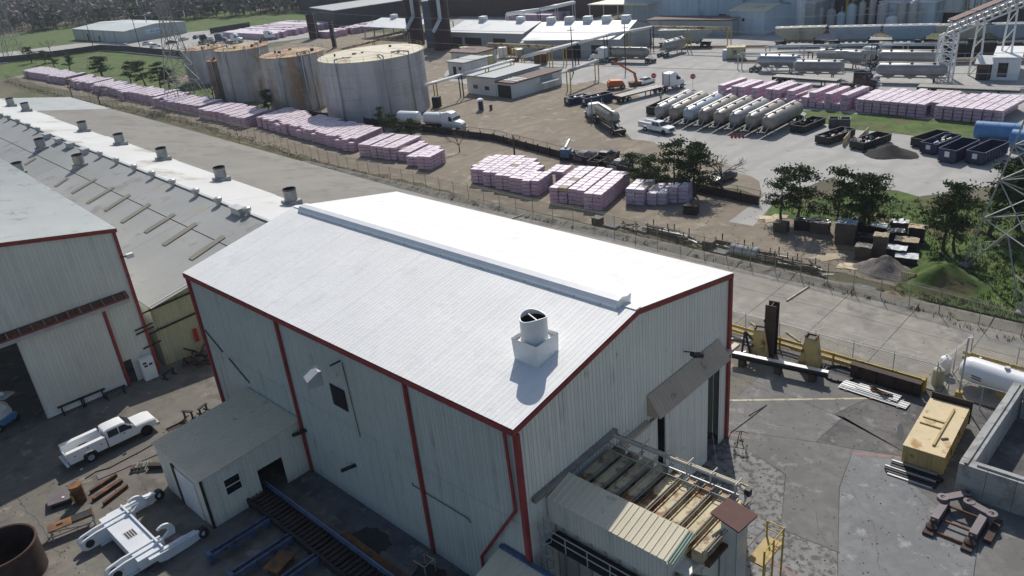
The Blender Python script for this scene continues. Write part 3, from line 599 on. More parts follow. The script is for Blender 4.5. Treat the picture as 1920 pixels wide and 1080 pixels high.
# vents on the warehouse roof: one of each kind, then copies
def turbine():
    t = thing('turbine_vent', '', 'roof vent', group='turbine vents along the ridge')
    MB().lathe([(.30,-.3),(.30,.35)],14).build('neck', M['galv'], t, auto=True)
    hd = MB().lathe([(.28,.33),(.46,.5),(.5,.68),(.42,.86),(.2,.97),(.02,1.0)],18).build('turbine_head', M['galv'], t, auto=True)
    for k in range(9):
        q = 2*PI*k/9; MB().bar((.40*math.cos(q),.40*math.sin(q),.40),(.46*math.cos(q+.3),.46*math.sin(q+.3),.86),.03,.07).build('fin', M['galv'], hd)
    return t
def bigstack():
    t = thing('roof_stack', '', 'roof stack', group='wide open stacks on the warehouse roof')
    MB().box(-.9,.9,-.9,.9,-.8,.15).build('curb', M['oldgalv'], t)
    MB().lathe([(.76,.15),(.76,1.5)],28,caps=False).build('flue', M['oldgalv'], t, auto=True); MB().lathe([(.79,1.42),(.79,1.55),(.72,1.55),(.70,.6)],28,caps=False).build('rim', M['dark'], t, auto=True)
    MB().lathe([(.71,.9),(.01,.9)],28,caps=False).build('damper', M['dark'], t); return t
def boxvent():
    t = thing('box_vent', '', 'roof vent', group='long box vents on the ridge')
    MB().box(-1.1,1.1,-.35,.35,-.2,.45).build('case', M['galv'], t); MB().side([(-1.25,.45),(1.25,.45),(1.15,.65),(-1.15,.65)],-.5,.5).build('cap', M['galv'], t)
    MB().box(-1.0,1.0,-.38,-.352,0,.35).build('grille', M['dark'], t); return t
src = None; TB = [(10,130),(55,143),(110,166),(172,192),(230,216),(600,365),(697,405),(803,447),(912,487),(1032,537),(1172,594),(1305,648),(1478,708)]
ordn = ['first','second','third','fourth','fifth','sixth','seventh','eighth','ninth','tenth','eleventh','twelfth','thirteenth']
for i, q in enumerate(TB):
    if src is None: src = turbine(); o = src
    else: o = dup(src)
    o.location = zz4(*q); o.rotation_euler.z = i*.7
    o['label'] = 'round turbine vent on the warehouse ridge, %s counting from the white building' % ordn[len(TB)-1-i]
src = None; BS = [(70,62,'farthest stack on the white half of the warehouse roof'),(160,92,'second farthest stack on the white half of the warehouse roof'),(502,212,'third farthest stack on the white half of the warehouse roof'),(720,290,'middle one of the seven stacks on the white half of the warehouse roof'),(975,380,'third stack from the white building on the white half of the warehouse roof'),(1322,502,'second stack from the white building on the white half of the warehouse roof'),(1740,640,'stack standing right beside the white building roof, on the warehouse'),(252,318,'rust-based stack on the grey half of the warehouse roof, middle of three'),(480,420,'rust-based stack on the grey half of the warehouse roof nearest the camera'),(120,465,'stack half hidden behind the pale hall roof edge')]
for u, v, l in BS:
    if src is None: src = bigstack(); o = src
    else: o = dup(src)
    o.location = zz4(u, v)+Vector((0,0,.3)); o['label'] = 'open galvanised '+l; o.rotation_euler.z = math.atan2(E1.y,E1.x)
src = None; BV = [(283,250,'farthest'),(352,278,'second farthest'),(420,305,'third farthest'),(505,340,'fourth farthest'),(1420,700,'nearest')]
for u, v, l in BV:
    if src is None: src = boxvent(); o = src
    else: o = dup(src)
    o.location = zz4(u, v)+Vector((0,0,.15)); o.rotation_euler.z = math.atan2(E1.y,E1.x); o['label'] = l+' of the five long box vents on the warehouse ridge'
# ================================================================ near yard things
def text_mesh(txt, size, m, name, parent, loc, rot):
    cu = bpy.data.curves.new(name, 'FONT'); cu.body = txt; cu.size = size; cu.extrude = .004; cu.align_x = 'CENTER'
    t = bpy.data.objects.new(name+'_tmp', cu); C.objects.link(t)
    me = bpy.data.meshes.new_from_object(t.evaluated_get(bpy.context.evaluated_depsgraph_get()))
    bpy.data.objects.remove(t); bpy.data.curves.remove(cu)
    me.materials.clear(); me.materials.append(m)
    o = bpy.data.objects.new(name, me); C.objects.link(o); o.parent = parent; o.location = loc; o.rotation_euler = rot; return o
_wm = {}
def wheel(parent, x, y, r=.42, w=.28, side=1):
    key = (r, w)
    if key not in _wm:
        a = MB().lathe([(r*.62,-w/2),(r*.93,-w/2),(r,-w*.35),(r,w*.35),(r*.93,w/2),(r*.62,w/2)],22,axis='x',caps=False).mesh('tyre',True); a.materials.append(M['black'])
        b = MB().lathe([(r*.62,-w*.42),(r*.55,-w*.3),(r*.25,-w*.34),(.01,-w*.36)],18,axis='x',caps=False).lathe([(r*.62,w*.42),(r*.55,w*.3),(r*.25,w*.34),(.01,w*.36)],18,axis='x',caps=False).mesh('rim',True); b.materials.append(M['galv'])
        _wm[key] = (a, b)
    a, b = _wm[key]
    t = share(a, 'wheel', parent, (x,y,r), PI/2); share(b, 'rim', t); return t
def loft(secs):
    """secs: list of (x, [(y,z)...]) closed rings of equal length"""
    mb = MB(); n = len(secs[0][1]); vs = [(x,y,z) for x, r in secs for y, z in r]
    fs = [(k*n+i, k*n+(i+1)%n, (k+1)*n+(i+1)%n, (k+1)*n+i) for k in range(len(secs)-1) for i in range(n)]
    return mb.add(vs, fs+[tuple(range(n-1,-1,-1)), tuple(range((len(secs)-1)*n, len(secs)*n))])
def ring(hw, z0, z1, rb=.12, tk=1., mid=None):
    m_ = mid if mid is not None else z0+(z1-z0)*.45
    return [(-hw*.93,z0),(hw*.93,z0),(hw,z0+rb),(hw,m_),(hw*tk,z1-rb),(hw*tk-rb,z1),(-hw*tk+rb,z1),(-hw*tk,z1-rb),(-hw,m_),(-hw,z0+rb)]
def pickup(label, loc, rz, service=True, group='white pickups', paint=None):
    P_ = paint or M['whitecar']
    t = thing('pickup_truck', label, 'pickup truck', loc, rz, group)
    hw = .99; wb = 4.5; fx = 1.0                     # front axle at x=+wb/2
    F = wb/2
    body = loft([(F+1.0,ring(hw*.88,.62,1.08,.1)),(F+.93,ring(hw*.95,.5,1.18,.12)),(F+.5,ring(hw,.5,1.27,.12)),(F-.7,ring(hw,.5,1.3,.08,.97)),(F-.8,ring(hw,.5,1.28,.05,.98)),(F-3.0,ring(hw,.5,1.28,.05,.98))]).build('body', P_, t, auto=True)
    loft([(F-.66,ring(hw*.96,1.25,1.33,.02,.98,1.29)),(F-1.3,ring(hw*.96,1.25,1.90,.1,.80,1.31)),(F-1.6,ring(hw*.96,1.25,1.98,.12,.80,1.31)),(F-2.75,ring(hw*.96,1.25,1.98,.12,.80,1.31)),(F-2.98,ring(hw*.96,1.25,1.9,.1,.82,1.31))]).build('cab', P_, t, auto=True)
    MB().add([(F-.70,-.88,1.32),(F-.70,.88,1.32),(F-1.31,.70,1.88),(F-1.31,-.70,1.88)],[(0,1,2,3)]).build('windscreen', M['glass'], body).location = (.03,0,.03)
    for s in (-1, 1):
        yb, yt = s*.95, s*.79
        for a, b, c, d_ in ((F-.98,F-1.42,F-1.95,F-1.9),(F-2.02,F-2.02,F-2.85,F-2.8)):
            MB().add([(a,yb,1.33),(b,yt,1.85),(d_,yt,1.85),(c,yb,1.33)],[(0,1,2,3)]).build('side_window', M['glass'], body).location = (0,s*.02,0)
        MB().bar((F-1.1,s*1.0,1.5),(F-1.1,s*1.22,1.55),.12,.26).build('mirror', M['dark'], t)
        MB().box(F-1.78,F-1.55,s*.99-.012,s*.99+.012,1.12,1.17).build('door_handle', M['dark'], body)
        MB().box(F-1.965,F-1.955,s*.985-.01,s*.985+.01,.6,1.27).build('door_seam', M['dark'], body)
        MB().box(F+.93,F+1.0,s*.68-.16,s*.68+.16,.86,1.08).build('headlight', M['galv'], t)
        MB().lathe([(.5,-.07),(.5,.07)],20,(0,0,0),'x').build('wheel_arch', M['black'], body, (F,s*.93,.48), PI/2)
        for x in (F, -F): wheel(t, x, s*.86, .42, .28)
        MB().box(F-2.9,F-.9,s*.96-.06,s*.96+.06,.38,.46).build('running_board', M['dark'], t)
    MB().box(F+.97,F+1.04,-.5,.5,.72,1.08).build('grille', M['dark'], t); MB().box(F+.96,F+1.16,-.96,.96,.48,.72).build('front_bumper', M['galv'], t)
    MB().box(-F-1.6,F-.5,-.4,.4,.5,.66).build('chassis', M['dark'], t)
    bx0, bx1 = -F-1.55, F-3.12
    top_ = 1.62 if service else 1.42
    for s in (-1, 1):
        wdt = .42 if service else .1
        y0, y1 = (1.05-wdt, 1.05) if s > 0 else (-1.05, -1.05+wdt)
        prof = [(bx0,.62),(-F-.55,.62),(-F-.5,.9),(-F-.25,1.06),(-F+.25,1.06),(-F+.5,.9),(-F+.55,.62),(bx1,.62),(bx1,top_),(bx0,top_)]
        sb = MB().side(prof, y0, y1).build('side_box' if service else 'bed_side', P_, t)
        if service:
            for xa, xb in ((bx0+.06,-F-.62),(-F-.55,-F+.55),(-F+.64,bx1-.06)):
                zb = 1.12 if xa == -F-.55 else .7
                yy = y1+.006 if s > 0 else y0-.006
                dd = MB().box(xa,xb,min(yy,yy-s*.02),max(yy,yy-s*.02)+.006,zb,top_-.07).build('locker_door', P_, sb)
                MB().box((xa+xb)/2-.06,(xa+xb)/2+.06,yy-.02,yy+.02,zb+(top_-zb)*.5,zb+(top_-zb)*.5+.07).build('latch', M['dark'], sb)
    MB().box(bx0+.02,bx1-.02,-.66 if service else -.96,.66 if service else .96,.72,.8).build('bed_floor', mat('worn_white_bed',(.5,.51,.51),.6), t)
    MB().box(bx1-.06,bx1-.01,-.65 if service else -.95,.65 if service else .95,.8,1.45).build('bed_front', P_, t)
    MB().box(bx0-.06,bx0-.01,-.65 if service else -.95,.65 if service else .95,.72,1.4).build('tailgate', P_, t)
    MB().box(bx0-.28,bx0-.07,-1.0,1.0,.5,.66).build('rear_bumper', P_ if service else M['galv'], t)
    for s in (-1,1): MB().box(bx0-.03,bx0-.012,s*.9-.07,s*.9+.07,1.0,1.3).build('tail_light', M['signred'], t)
    return t
ra, fa = g(173,866), g(279,815); hd = head(ra, fa); nrm = Vector((-math.sin(hd), math.cos(hd), 0))
ctr = (ra+fa)/2 + nrm*.95
pickup('white service-body pickup truck parked in the shade of the left hall', (ctr.x,ctr.y,0), hd, True, group=None)
# --- white hooked lifting frame
wf = thing('lifting_frame', 'white painted steel frame with two long arms and curved hooks on the yard', 'steel frame', (0,0,0))
def armprof(y0, y1):
    return [(y0+.15,.25),(y0,.55),(y0+.15,.85),(y0+.5,1.0),(y0+2.0,1.0),(y1-.4,.78),(y1-.1,.72),(y1+.1,.5),(y1,.25),(y1-.4,.18),(y0+2.2,.1),(y0+.6,.1)]
def xpush(prof, x0, x1):
    o = MB().side([(a,b) for a,b in prof], x0, x1); o.v = [(y,x,z) for x,y,z in o.v]; o.f = [f[::-1] for f in o.f]; return o
WP = mat('white_machine_paint', (.66,.69,.72), .45, var=.06, scale=.8, spots=[((.4,.4,.4),.08,1.5)])
for x0, yt in ((6.15,-9.0),(12.75,-8.9)):
    ar = xpush(armprof(-12.2, yt), x0, x0+.28).build('arm', WP, wf)
    xpush([(-12.6,.7),(-12.6,.95),(yt-.4,.82),(yt-.4,.74)], x0-.12, x0+.4).build('flange', WP, ar)
    MB().lathe([(.36,-.22),(.36,.22),(.2,.22),(.2,-.22),(.36,-.22)],22,(x0+.14,yt,.45),'x',caps=False).build('eye', M['dark'], ar, auto=True)
for x0 in (7.0, 11.6):
    for dx in (0, .55):
        lug = xpush([(-14.6+.45*math.cos(t)-.0, .6+.45*math.sin(t)) for t in [PI/2+PI*k/9 for k in range(10)]]+[(-11.2,.15),(-11.2,1.15),(-13.8,1.15)], x0+dx, x0+dx+.14).build('lug_plate', WP, wf)
        MB().lathe([(.3,-.1),(.3,.1),(.05,.1)],18,(x0+dx+.07,-14.45,.6),'x').build('bore', M['dark'], lug)
    xpush([(-11.55,.9),(-10.3,.9)]+[(-10.9+.68*math.cos(t), 1.3+.68*math.sin(t)) for t in [-.35+2.6*k/10 for k in range(11)]]+[(-11.08+.40*math.cos(t), 1.36+.40*math.sin(t)) for t in [2.1-2.3*k/8 for k in range(9)]]+[(-11.2,1.0)], x0+.2, x0+.36).build('hook', WP, wf)
    MB().box(x0-.1,x0+.85,-13.9,-13.0,.02,.12).build('foot_plate', WP, wf)
cbm = MB().box(6.3,12.8,-13.2,-11.6,.3,1.05).build('cross_beam', WP, wf)
MB().box(6.2,12.9,-11.62,-11.5,.25,1.2).build('beam_flange', WP, cbm)
bl = MB().box(9.2,10.2,-12.75,-12.05,1.052,1.056).build('lettered_plate', M['galv'], cbm)
for i in range(4): MB().box(9.3,10.1,-12.68+i*.17,-12.58+i*.17,1.057,1.06).build('lettering_line', M['dark'], cbm)
wf.location = (0,0,.02)
# --- loose steel on the yard
ct = thing('steel_vessel_ring', 'big open brown steel cylinder in the bottom left corner of the yard', 'steel cylinder', (5.6,-18.9,0))
MB().lathe([(2.15,0),(2.15,2.5),(2.06,2.5),(2.06,.02)],48,caps=False).build('shell', M['rustdark'], ct, auto=True)
MB().lathe([(2.2,2.38),(2.2,2.52),(2.14,2.52)],48,caps=False).build('rim_band', M['rust'], ct, auto=True)
MB().lathe([(2.05,.3),(2.05,.36),(.7,.36),(.7,.3)],40,caps=False).build('bottom_ring', M['rustdark'], ct)
MB().tube((2.1,.4,.4),(2.9,.9,.4),.16,10).build('pipe_stub', M['rust'], ct)
b0 = g(152,940); dr_ = thing('rusted_drum', 'tall rusted steel drum standing beside the loose bars', 'drum', (b0.x,b0.y,0))
MB().lathe([(.44,0),(.44,1.25),(.40,1.25),(.40,.2)],22,caps=False).build('shell', M['rust'], dr_, auto=True); MB().lathe([(.46,1.25),(.46,1.55),(.1,1.56)],22).build('lid', M['orangerust'], dr_, auto=True)
for z_ in (.4, .85): MB().lathe([(.465,z_),(.465,z_+.05),(.44,z_+.05)],22,caps=False).build('hoop', M['rustdark'], dr_)
for k in range(5): MB().box(-.42+.17*k,-.32+.17*k,-.47,-.42,.3,.9).build('stencil_mark', M['yellow'], dr_)
p = g(117,940); pl = thing('steel_plate', 'square purple-grey steel plate raised on blocks beside the rusted drum', 'steel plate', (p.x,p.y,0), 1.25)
MB().box(-.85,.85,-.75,.75,.35,.5).build('plate', mat('mauve_steel',(.15,.13,.14),.6,.2,var=.15,scale=1), pl); MB().box(-.7,.7,-.6,.6,0,.345).build('block', M['dark'], pl); MB().tube((.2,-.35,.5),(.2,-.35,.56),.1,12).build('washer', M['white'], pl)
p = g(140,993); wb_ = thing('work_bench', 'long rust-topped steel work bench beside the white lifting frame', 'bench', (p.x,p.y,0), head(g(108,1000),g(172,975)))
MB().box(-1.5,1.5,-.45,.45,.8,.88).build('bench_top', M['orangerust'], wb_); MB().box(.1,1.4,-.4,.4,.882,.95).build('loose_plate', M['dark'], wb_)
for x in (-1.35, 1.35):
    for y in (-.38, .38): MB().box(x-.05,x+.05,y-.05,y+.05,0,.8).build('leg', M['galv'], wb_)
MB().bar((-1.35,-.38,.3),(1.35,-.38,.3),.06).build('stretcher', M['galv'], wb_); MB().bar((-1.3,-.38,.75),(1.3,-.38,.15),.05).build('brace', M['galv'], wb_); MB().box(-.9,-.5,-.05,.05,.88,.94).build('clamp', M['dark'], wb_)
for a, b, w_, l in (((170,925),(220,893),.12,'longest thin rusted bar lying behind the drum'),((175,940),(230,903),.2,'thick rusted channel bar lying between two thinner bars'),((195,948),(240,913),.14,'short rusted bar lying nearest the white frame')):
    a, b = g(*a), g(*b); ob = MB().bar((a.x,a.y,.16),(b.x,b.y,.16),w_,.18); ob.bar((a.x,a.y,.27),(b.x,b.y,.27),w_*1.8,.03); ob.bar((a.x,a.y,.04),(b.x,b.y,.04),w_*1.8,.03)
    tag(ob.build('steel_bar', M['rust']), l, 'steel bar', 'rusted bars on the yard')
a, b = g(183,896), g(300,846); tag(MB().bar((a.x,a.y,.035),(b.x,b.y,.035),.7,.05).build('floor_plate', mat('mauve_strip',(.16,.14,.135),.8,var=.2,scale=1)), 'long flat steel strip lying on the yard beside the service truck', 'steel strip')
hp = [g(*q) for q in ((160,898),(180,885),(205,878),(235,862),(262,848),(290,832))]
tag(MB().pipe([(q.x,q.y,.04) for q in hp],.04,6).build('hose', M['rustdark']), 'thin brown hose lying along the steel strip', 'hose')
p = g(262,877); pa = thing('pallet', 'pallet of green topped blocks between the truck and the window shed', 'pallet', (p.x,p.y,0), .9)
for k in range(5): MB().box(-.6+k*.26,-.42+k*.26,-.6,.6,.12,.15).build('slat', M['woodgrey'], pa)
for k in (-.55,0,.5): MB().box(-.6,.62,k-.05,k+.05,0,.12).build('bearer', M['woodgrey'], pa)
for k in range(4): MB().box(-.5+.28*k,-.28+.28*k,-.5+.1*(k%2),.1+.1*(k%2),.152,.34).build('block', mat('green_block',(.10,.17,.14),.6) if k%2 else M['rust'], pa)
p = g(298,878); tag(MB().bar((p.x-.6,p.y-.5,.2),(p.x+.5,p.y+.4,.2),.25,.36).add([],[]).bar((p.x-.6,p.y-.5,.4),(p.x+.5,p.y+.4,.4),.4,.04).build('steel_block', M['rustdark']), 'dark steel channel offcut against the shed corner', 'steel block')
def trestle(p, rz, label, l=2.4, h=.85):
    t = thing('steel_trestle', label, 'trestle', (p.x,p.y,0), rz, 'steel trestles')
    MB().box(-l/2,l/2,-.12,.12,h-.1,h).build('top_bar', M['dark'], t)
    for x in (-l*.38, l*.38):
        MB().box(x-.06,x+.06,-.06,.06,0,h-.1).build('leg', M['dark'], t); MB().box(x-.07,x+.07,-.4,.4,0,.07).build('foot', M['dark'], t)
    return t
hh_ = head(g(130,772),g(195,745))
trestle(g(140,768), hh_, 'dark steel trestle in front of the sliding door, the one nearest the dark opening'); trestle(g(176,753), hh_, 'dark steel trestle in front of the sliding door, the middle one'); trestle(g(218,742), hh_, 'dark steel trestle in front of the sliding door, the one nearest the red post', 2.0, .7)
trestle(g(318,706), hh_+.4, 'small dark trestle by the open side door of the left hall', 1.4, .6)
trestle(g(355,785), .5, 'small dark stand beside the window shed roof, the left one', 1.0, .8); trestle(g(382,772), 1.9, 'small dark stand beside the window shed roof, the right one', 1.0, .6)
a, b = g(312,806), g(350,788); tag(MB().bar((a.x,a.y,.08),(b.x,b.y,.08),.1,.1).bar((a.x+.3,a.y,.02),(b.x+.3,b.y,.02),.3,.03).build('steel_bar', M['rustdark']), 'thin dark bar on the ground in front of the service truck', 'steel bar')
jp = thing('scrap_pile', 'dark tangled scrap pile against the cream wall between the buildings', 'scrap pile', tuple(g(375,682)))
rd = random.Random(5)
for k in range(38):
    a = Vector((rd.uniform(-1.5,1.5),rd.uniform(-1.1,1.1),rd.uniform(.05,.8))); b = a+Vector((rd.uniform(-1,1),rd.uniform(-1,1),rd.uniform(-.2,.6))); b.z = max(.05,b.z)
    MB().bar(a,b,rd.uniform(.05,.22),rd.uniform(.05,.2)).build('scrap_piece', rd.choice([M['dark'],M['rustdark'],M['rust']]), jp)
# man-lift inside the left hall
p = g(25,800); ml = thing('lift_machine', 'white and blue wheeled lift machine standing in the dark hall doorway', 'lift machine', (p.x-1.2,p.y-.6,0), .5)
MB().box(-1.2,1.2,-.9,.9,.5,1.0).build('chassis', M['skyblue'], ml)
loft([(-1.3,ring(.8,1.0,1.9,.3)),(-.9,ring(.95,1.0,2.3,.3)),(.4,ring(.95,1.0,2.2,.35)),(.9,ring(.8,1.0,1.6,.3))]).build('cowling', M['white'], ml, auto=True)
MB().bar((-.3,0,2.2),(1.6,0,3.4),.3,.4).build('boom', M['white'], ml); MB().box(1.3,2.3,-.6,.6,3.2,3.3).build('basket_floor', M['galv'], ml)
for s in (-1,1):
    for x in (-.8,.8): wheel(ml, x, s*.85, .45, .32)
# --- roller table and blue transfer skids
rt_ = thing('roller_table', 'long dark roller conveyor running out of the window shed doorway', 'conveyor', (0,0,0))
for y in (-3.55, -5.25): MB().box(11.5,33.2,y-.1,y+.1,.3,.75).build('side_rail', M['blue'] if y > -4 else M['dark'], rt_)
MB().box(12.0,33.0,-3.46,-3.40,.76,.84).build('guide_rail', mat('pale_blue_rail',(.18,.22,.32),.5), rt_)
rmesh = MB().tube((0,-5.13,.62),(0,-3.67,.62),.13,10).mesh('roller',True); rmesh.materials.append(M['rustdark'])
for i in range(46): share(rmesh, 'roller', rt_, (12.0+i*.46,0,0))
for i in range(9): MB().box(12.6+i*2.5,12.8+i*2.5,-5.3,-3.5,0,.3).build('stand', M['dark'], rt_)
MB().box(20.6,31,-3.05,-2.55,.05,.25).build('rust_tray', M['orangerust'], rt_)
for i, (x, l) in enumerate(((15.6,'leftmost'),(18.4,'middle'),(21.4,'rightmost'))):
    sk_ = thing('transfer_skid', 'blue steel transfer skid joined to the roller conveyor, the %s of three' % l, 'transfer skid', (x,-5.4,0), 0, 'blue transfer skids')
    for dx in (-.22, .22): MB().box(dx-.06,dx+.06,-4.4,0,.45,.75).build('rail', M['blue'], sk_)
    MB().box(-.1,.1,-4.3,-.05,.55,.66).build('chain', M['dark'], sk_); MB().box(-.3,.3,-4.55,-4.25,.2,.9).build('end_block', M['blue'], sk_)
    for y in (-4.1,-2.7,-1.3,-.2): MB().box(-.2,.2,y-.1,y+.1,0,.45).build('leg', M['blue'], sk_)
p = g(527,1062); tag(MB().box(-.6,.6,-.9,.9,.4,.5).box(-.5,-.4,-.8,-.7,0,.4).box(.4,.5,-.8,-.7,0,.4).box(-.5,-.4,.7,.8,0,.4).box(.4,.5,.7,.8,0,.4).build('rust_table', M['orangerust'], None, (p.x,p.y,0), .3), 'small orange rusted steel table between two blue skids', 'table')
p = g(815,1050); tag(MB().pipe([(-.6,-.4,.03),(-.6,-.4,.9),(.5,-.4,1.0),(.5,.4,1.0),(-.5,.4,.9),(-.5,.4,.03)],.03,5).pipe([(.5,-.4,1.0),(.5,-.4,.03)],.03,5).pipe([(.5,.4,1.0),(.5,.4,.03)],.03,5).build('wire_stand', M['cream'], None, (p.x+.3,p.y-1.0,0)), 'thin pale wire stand at the foot of the long wall', 'stand')
# ================================================================ right yard
hb = thing('upright_beam', 'tall dark rusted H-section beam standing upright by the yellow rail', 'steel beam', (32.6,34.0,0), .15)
for y in (-.45, .45): MB().box(-.45,.45,y-.05,y+.05,0,5.0).build('flange', M['rustdark'], hb)
MB().box(-.05,.05,-.4,.4,0,4.95).build('web', M['rustdark'], hb)
MB().lathe([(.16,-.04),(.16,.04),(.1,.04),(.1,-.04),(.16,-.04)],14,(-.5,-.3,3.4),'x',caps=False).build('lifting_eye', M['dark'], hb)
def wedge(loc, rz, label, h=3.0, extra=True):
    t = thing('wedge_fixture', label, 'steel fixture', loc, rz, 'yellow wedge fixtures')
    a, b, c, d_ = .85, .6, .42, .4
    w_ = MB().add([(-a,-b,.3),(a,-b,.3),(a,b,.3),(-a,b,.3),(-c,-d_,h),(c,-d_,h),(c,d_,h),(-c,d_,h)],[(0,1,5,4),(1,2,6,5),(2,3,7,6),(3,0,4,7),(0,3,2,1)]).build('wedge', M['oldyellow'], t)
    MB().box(-c-.02,c+.02,-d_-.02,d_+.02,h-.12,h-.1).build('inner_plate', M['dark'], w_)
    for x in (-c, c): MB().bar((x,-d_,h),(x,d_,h),.08,.25).build('top_lip', M['orangerust'], w_)
    MB().box(-1.1,1.1,-.85,.8,0,.295).build('base_skid', M['rustdark'], t); return t
wedge((36.2,33.9,0), .1, 'free-standing faded yellow steel wedge in front of the yellow rail')
w2 = wedge((31.9,33.4,0), .3, 'faded yellow steel wedge leaning against the upright rusted beam', 2.7)
for q in (((-1.4,-.6,0),(-1.2,-.4,2.4)),((-1.4,-.6,0),(-.4,-1.0,0.1)),((-1.2,-.4,2.4),(-.5,-.9,.2)),((-1.3,-.5,1.2),(-.4,-.8,1.3)),((-1.2,-.4,2.4),(-.4,-.4,1.6))): MB().bar(*q,.16,.16).build('brace', M['dark'], w2)
a, b = g(1372,664,.9), g(1553,702,.9); bm = thing('long_beam', 'long dark steel beam lying across stands in front of the yellow wedges', 'steel beam', (0,0,0))
u_ = (b-a).normalized(); MB().bar(a,b,.42,.05).build('top_flange', M['galv'], bm).location.z = .23; MB().bar(a,b,.1,.42).build('web', M['dark'], bm); MB().bar(a,b,.42,.05).build('bottom_flange', M['dark'], bm).location.z = -.23
for k in (.12,.5,.85): q = a+(b-a)*k; MB().box(q.x-.25,q.x+.25,q.y-.3,q.y+.3,0,.64).build('stand', M['rustdark'], bm)
for (c, r, l, mm) in ((g(1383,650),1.35,'pale steel ring lying on the ground beside the building corner', M['galv']),(g(1573,703),1.25,'dark bolted steel ring lying at the end of the long beam', M['dark'])):
    t = thing('steel_ring', l, 'steel ring', (c.x,c.y,0)); MB().lathe([(r,.02),(r,.2),(r-.16,.2),(r-.16,.02),(r,.02)],36,caps=False).build('ring_body', mm, t, auto=True)
    for k in range(14): q = 2*PI*k/14+.1; MB().tube((r*.94*math.cos(q),r*.94*math.sin(q),.2),(r*.94*math.cos(q),r*.94*math.sin(q),.27),.05,6).build('bolt', M['dark'], t)
gd_ = thing('box_girder', 'long dark brown plate girder on edge in front of the yellow rail', 'girder', (42.0,34.6,0))
MB().box(-2.7,2.7,-.06,.06,.05,1.15).build('web', M['rustdark'], gd_); MB().box(-2.7,2.7,-.3,.3,1.15,1.21).build('top_flange', M['rustdark'], gd_); MB().box(-2.7,2.7,-.3,.3,0,.05).build('bottom_flange', M['rustdark'], gd_)
for x in (-2,-.7,.7,2): MB().box(x-.03,x+.03,-.28,.28,.05,1.15).build('stiffener', M['rustdark'], gd_)
stk = thing('sheet_stack', 'stack of shiny galvanised roofing sheets on timbers beside the dark girder', 'metal sheets', (41.9,32.75,0), -.02)
for k,(dx,dy,l) in enumerate(((0,-.1,5.2),(-.6,.15,3.9),(.2,.3,3.2))): MB().sheet((-l/2+dx,-.5+dy,.14+k*.07),(0,1,0),(1,0,0),.95,l,(0,0,1),pitch=.3,depth=.04,gw=.05).build('sheet', M['galv'], stk)
for x in (-2,0,2): MB().box(x-.08,x+.08,-.7,.7,0,.1).build('bearer', M['wood'], stk)
for k in range(4): MB().bar((-.2-.1*k,.1+.12*k,.36+.1*(k>1)),(1.3-.15*k,.25-.1*k,.36+.1*(k>1)),.2,.1).build('timber', M['rust'], stk)
# guard rail
gr = thing('guard_rail', 'yellow two-rail steel guard rail along the edge of the yard', 'guard rail', (0,0,0))
for z_ in (.45, .95): MB().bar((27.5,35.45,z_),(44.6,35.45,z_),.1,.26).build('rail', M['yellow'], gr)
for k in range(8): MB().box(28+k*2.36,28.14+k*2.36,35.36,35.5,0,1.12).build('post', M['yellow'], gr)
MB().box(44.5,44.75,35.1,35.7,0,1.2).build('end_post', M['yellow'], gr)
def fence(name, label, pts, h, sp, wire=.011, mesh_sp=.16, post=.04, top_rail=True, barbed=True, m=None, tilt=.35, ground_z=0.):
    t = thing(name, label, 'fence'); m = m or M['galv']
    pts = [Vector((p[0],p[1],0)) for p in pts]; pm = None; wires = MB(); 
    for a, b in zip(pts, pts[1:]):
        d_ = (b-a); l = d_.length; d_.normalize(); n = max(1, round(l/sp))
        if top_rail: MB().tube(a+Vector((0,0,h)),b+Vector((0,0,h)),.028,6).build('top_rail', m, t)
        if barbed:
            for k in range(3): wires.bar(a+Vector((0,0,h+.12+.1*k)),b+Vector((0,0,h+.12+.1*k)),.012,.012)
        if mesh_sp:
            k = -h
            while k < l:
                for s in (1, -1):
                    x0, x1 = k, k+h; z0, z1 = (0,h) if s > 0 else (h,0)
                    if x0 < 0: z0 = z0+(z1-z0)*(-x0)/h; x0 = 0
                    if x1 > l: z1 = z0+(z1-z0)*(l-x0)/(x1-x0); x1 = l
                    p_, q_ = a+d_*x0+Vector((0,0,z0+.03)), a+d_*x1+Vector((0,0,z1+.03)); o_ = Vector((0,0,wire))
                    wires.add([p_-o_,q_-o_,q_+o_,p_+o_],[(0,1,2,3)])
                k += mesh_sp*1.414
        for i in range(n+1):
            p_ = a+d_*(l*i/n)
            if pm is None:
                mb = MB().tube((0,0,0),(0,0,h+.05),post,8)
                if barbed: mb.bar((0,0,h),(0,-tilt*.3,h+.4),.03)
                pm = mb.mesh('post'); pm.materials.append(m)
            share(pm, 'post', t, p_)
    o = wires.build('wire_fabric', m, t); o['kind'] = 'stuff'; return t
fence('chain_link_fence', 'short chain-link fence with barbed wire behind the yellow guard rail', [(26,35.9),(45.2,36.3)], 2.1, 3.2)
fence('chain_link_fence', 'chain-link enclosure fence round the white gas tank', [(45.2,36.4),(46.0,42.3),(66,41.5)], 2.1, 3.6)
fence('chain_link_fence', 'front chain-link fence between the white gas tank and the bunker', [(46.4,35.2),(60,35.4)], 2.0, 2.4, barbed=False)
g2 = thing('guard_rail', 'brown timber barrier rail behind the white gas tank', 'guard rail', (0,0,0))
for z_ in (.4, .85): MB().bar((45.6,41.6,z_),(66,40.9,z_),.12,.28).build('rail', M['oldyellow'], g2)
for k in range(7): MB().box(46+k*3,46.2+k*3,41.3-.1*k,41.45-.1*k,0,1.05).build('post', M['oldyellow'], g2)
pt = thing('gas_tank', 'long white horizontal gas tank with red lettering at the right edge', 'gas tank', (46.3,38.35,0), -.13)
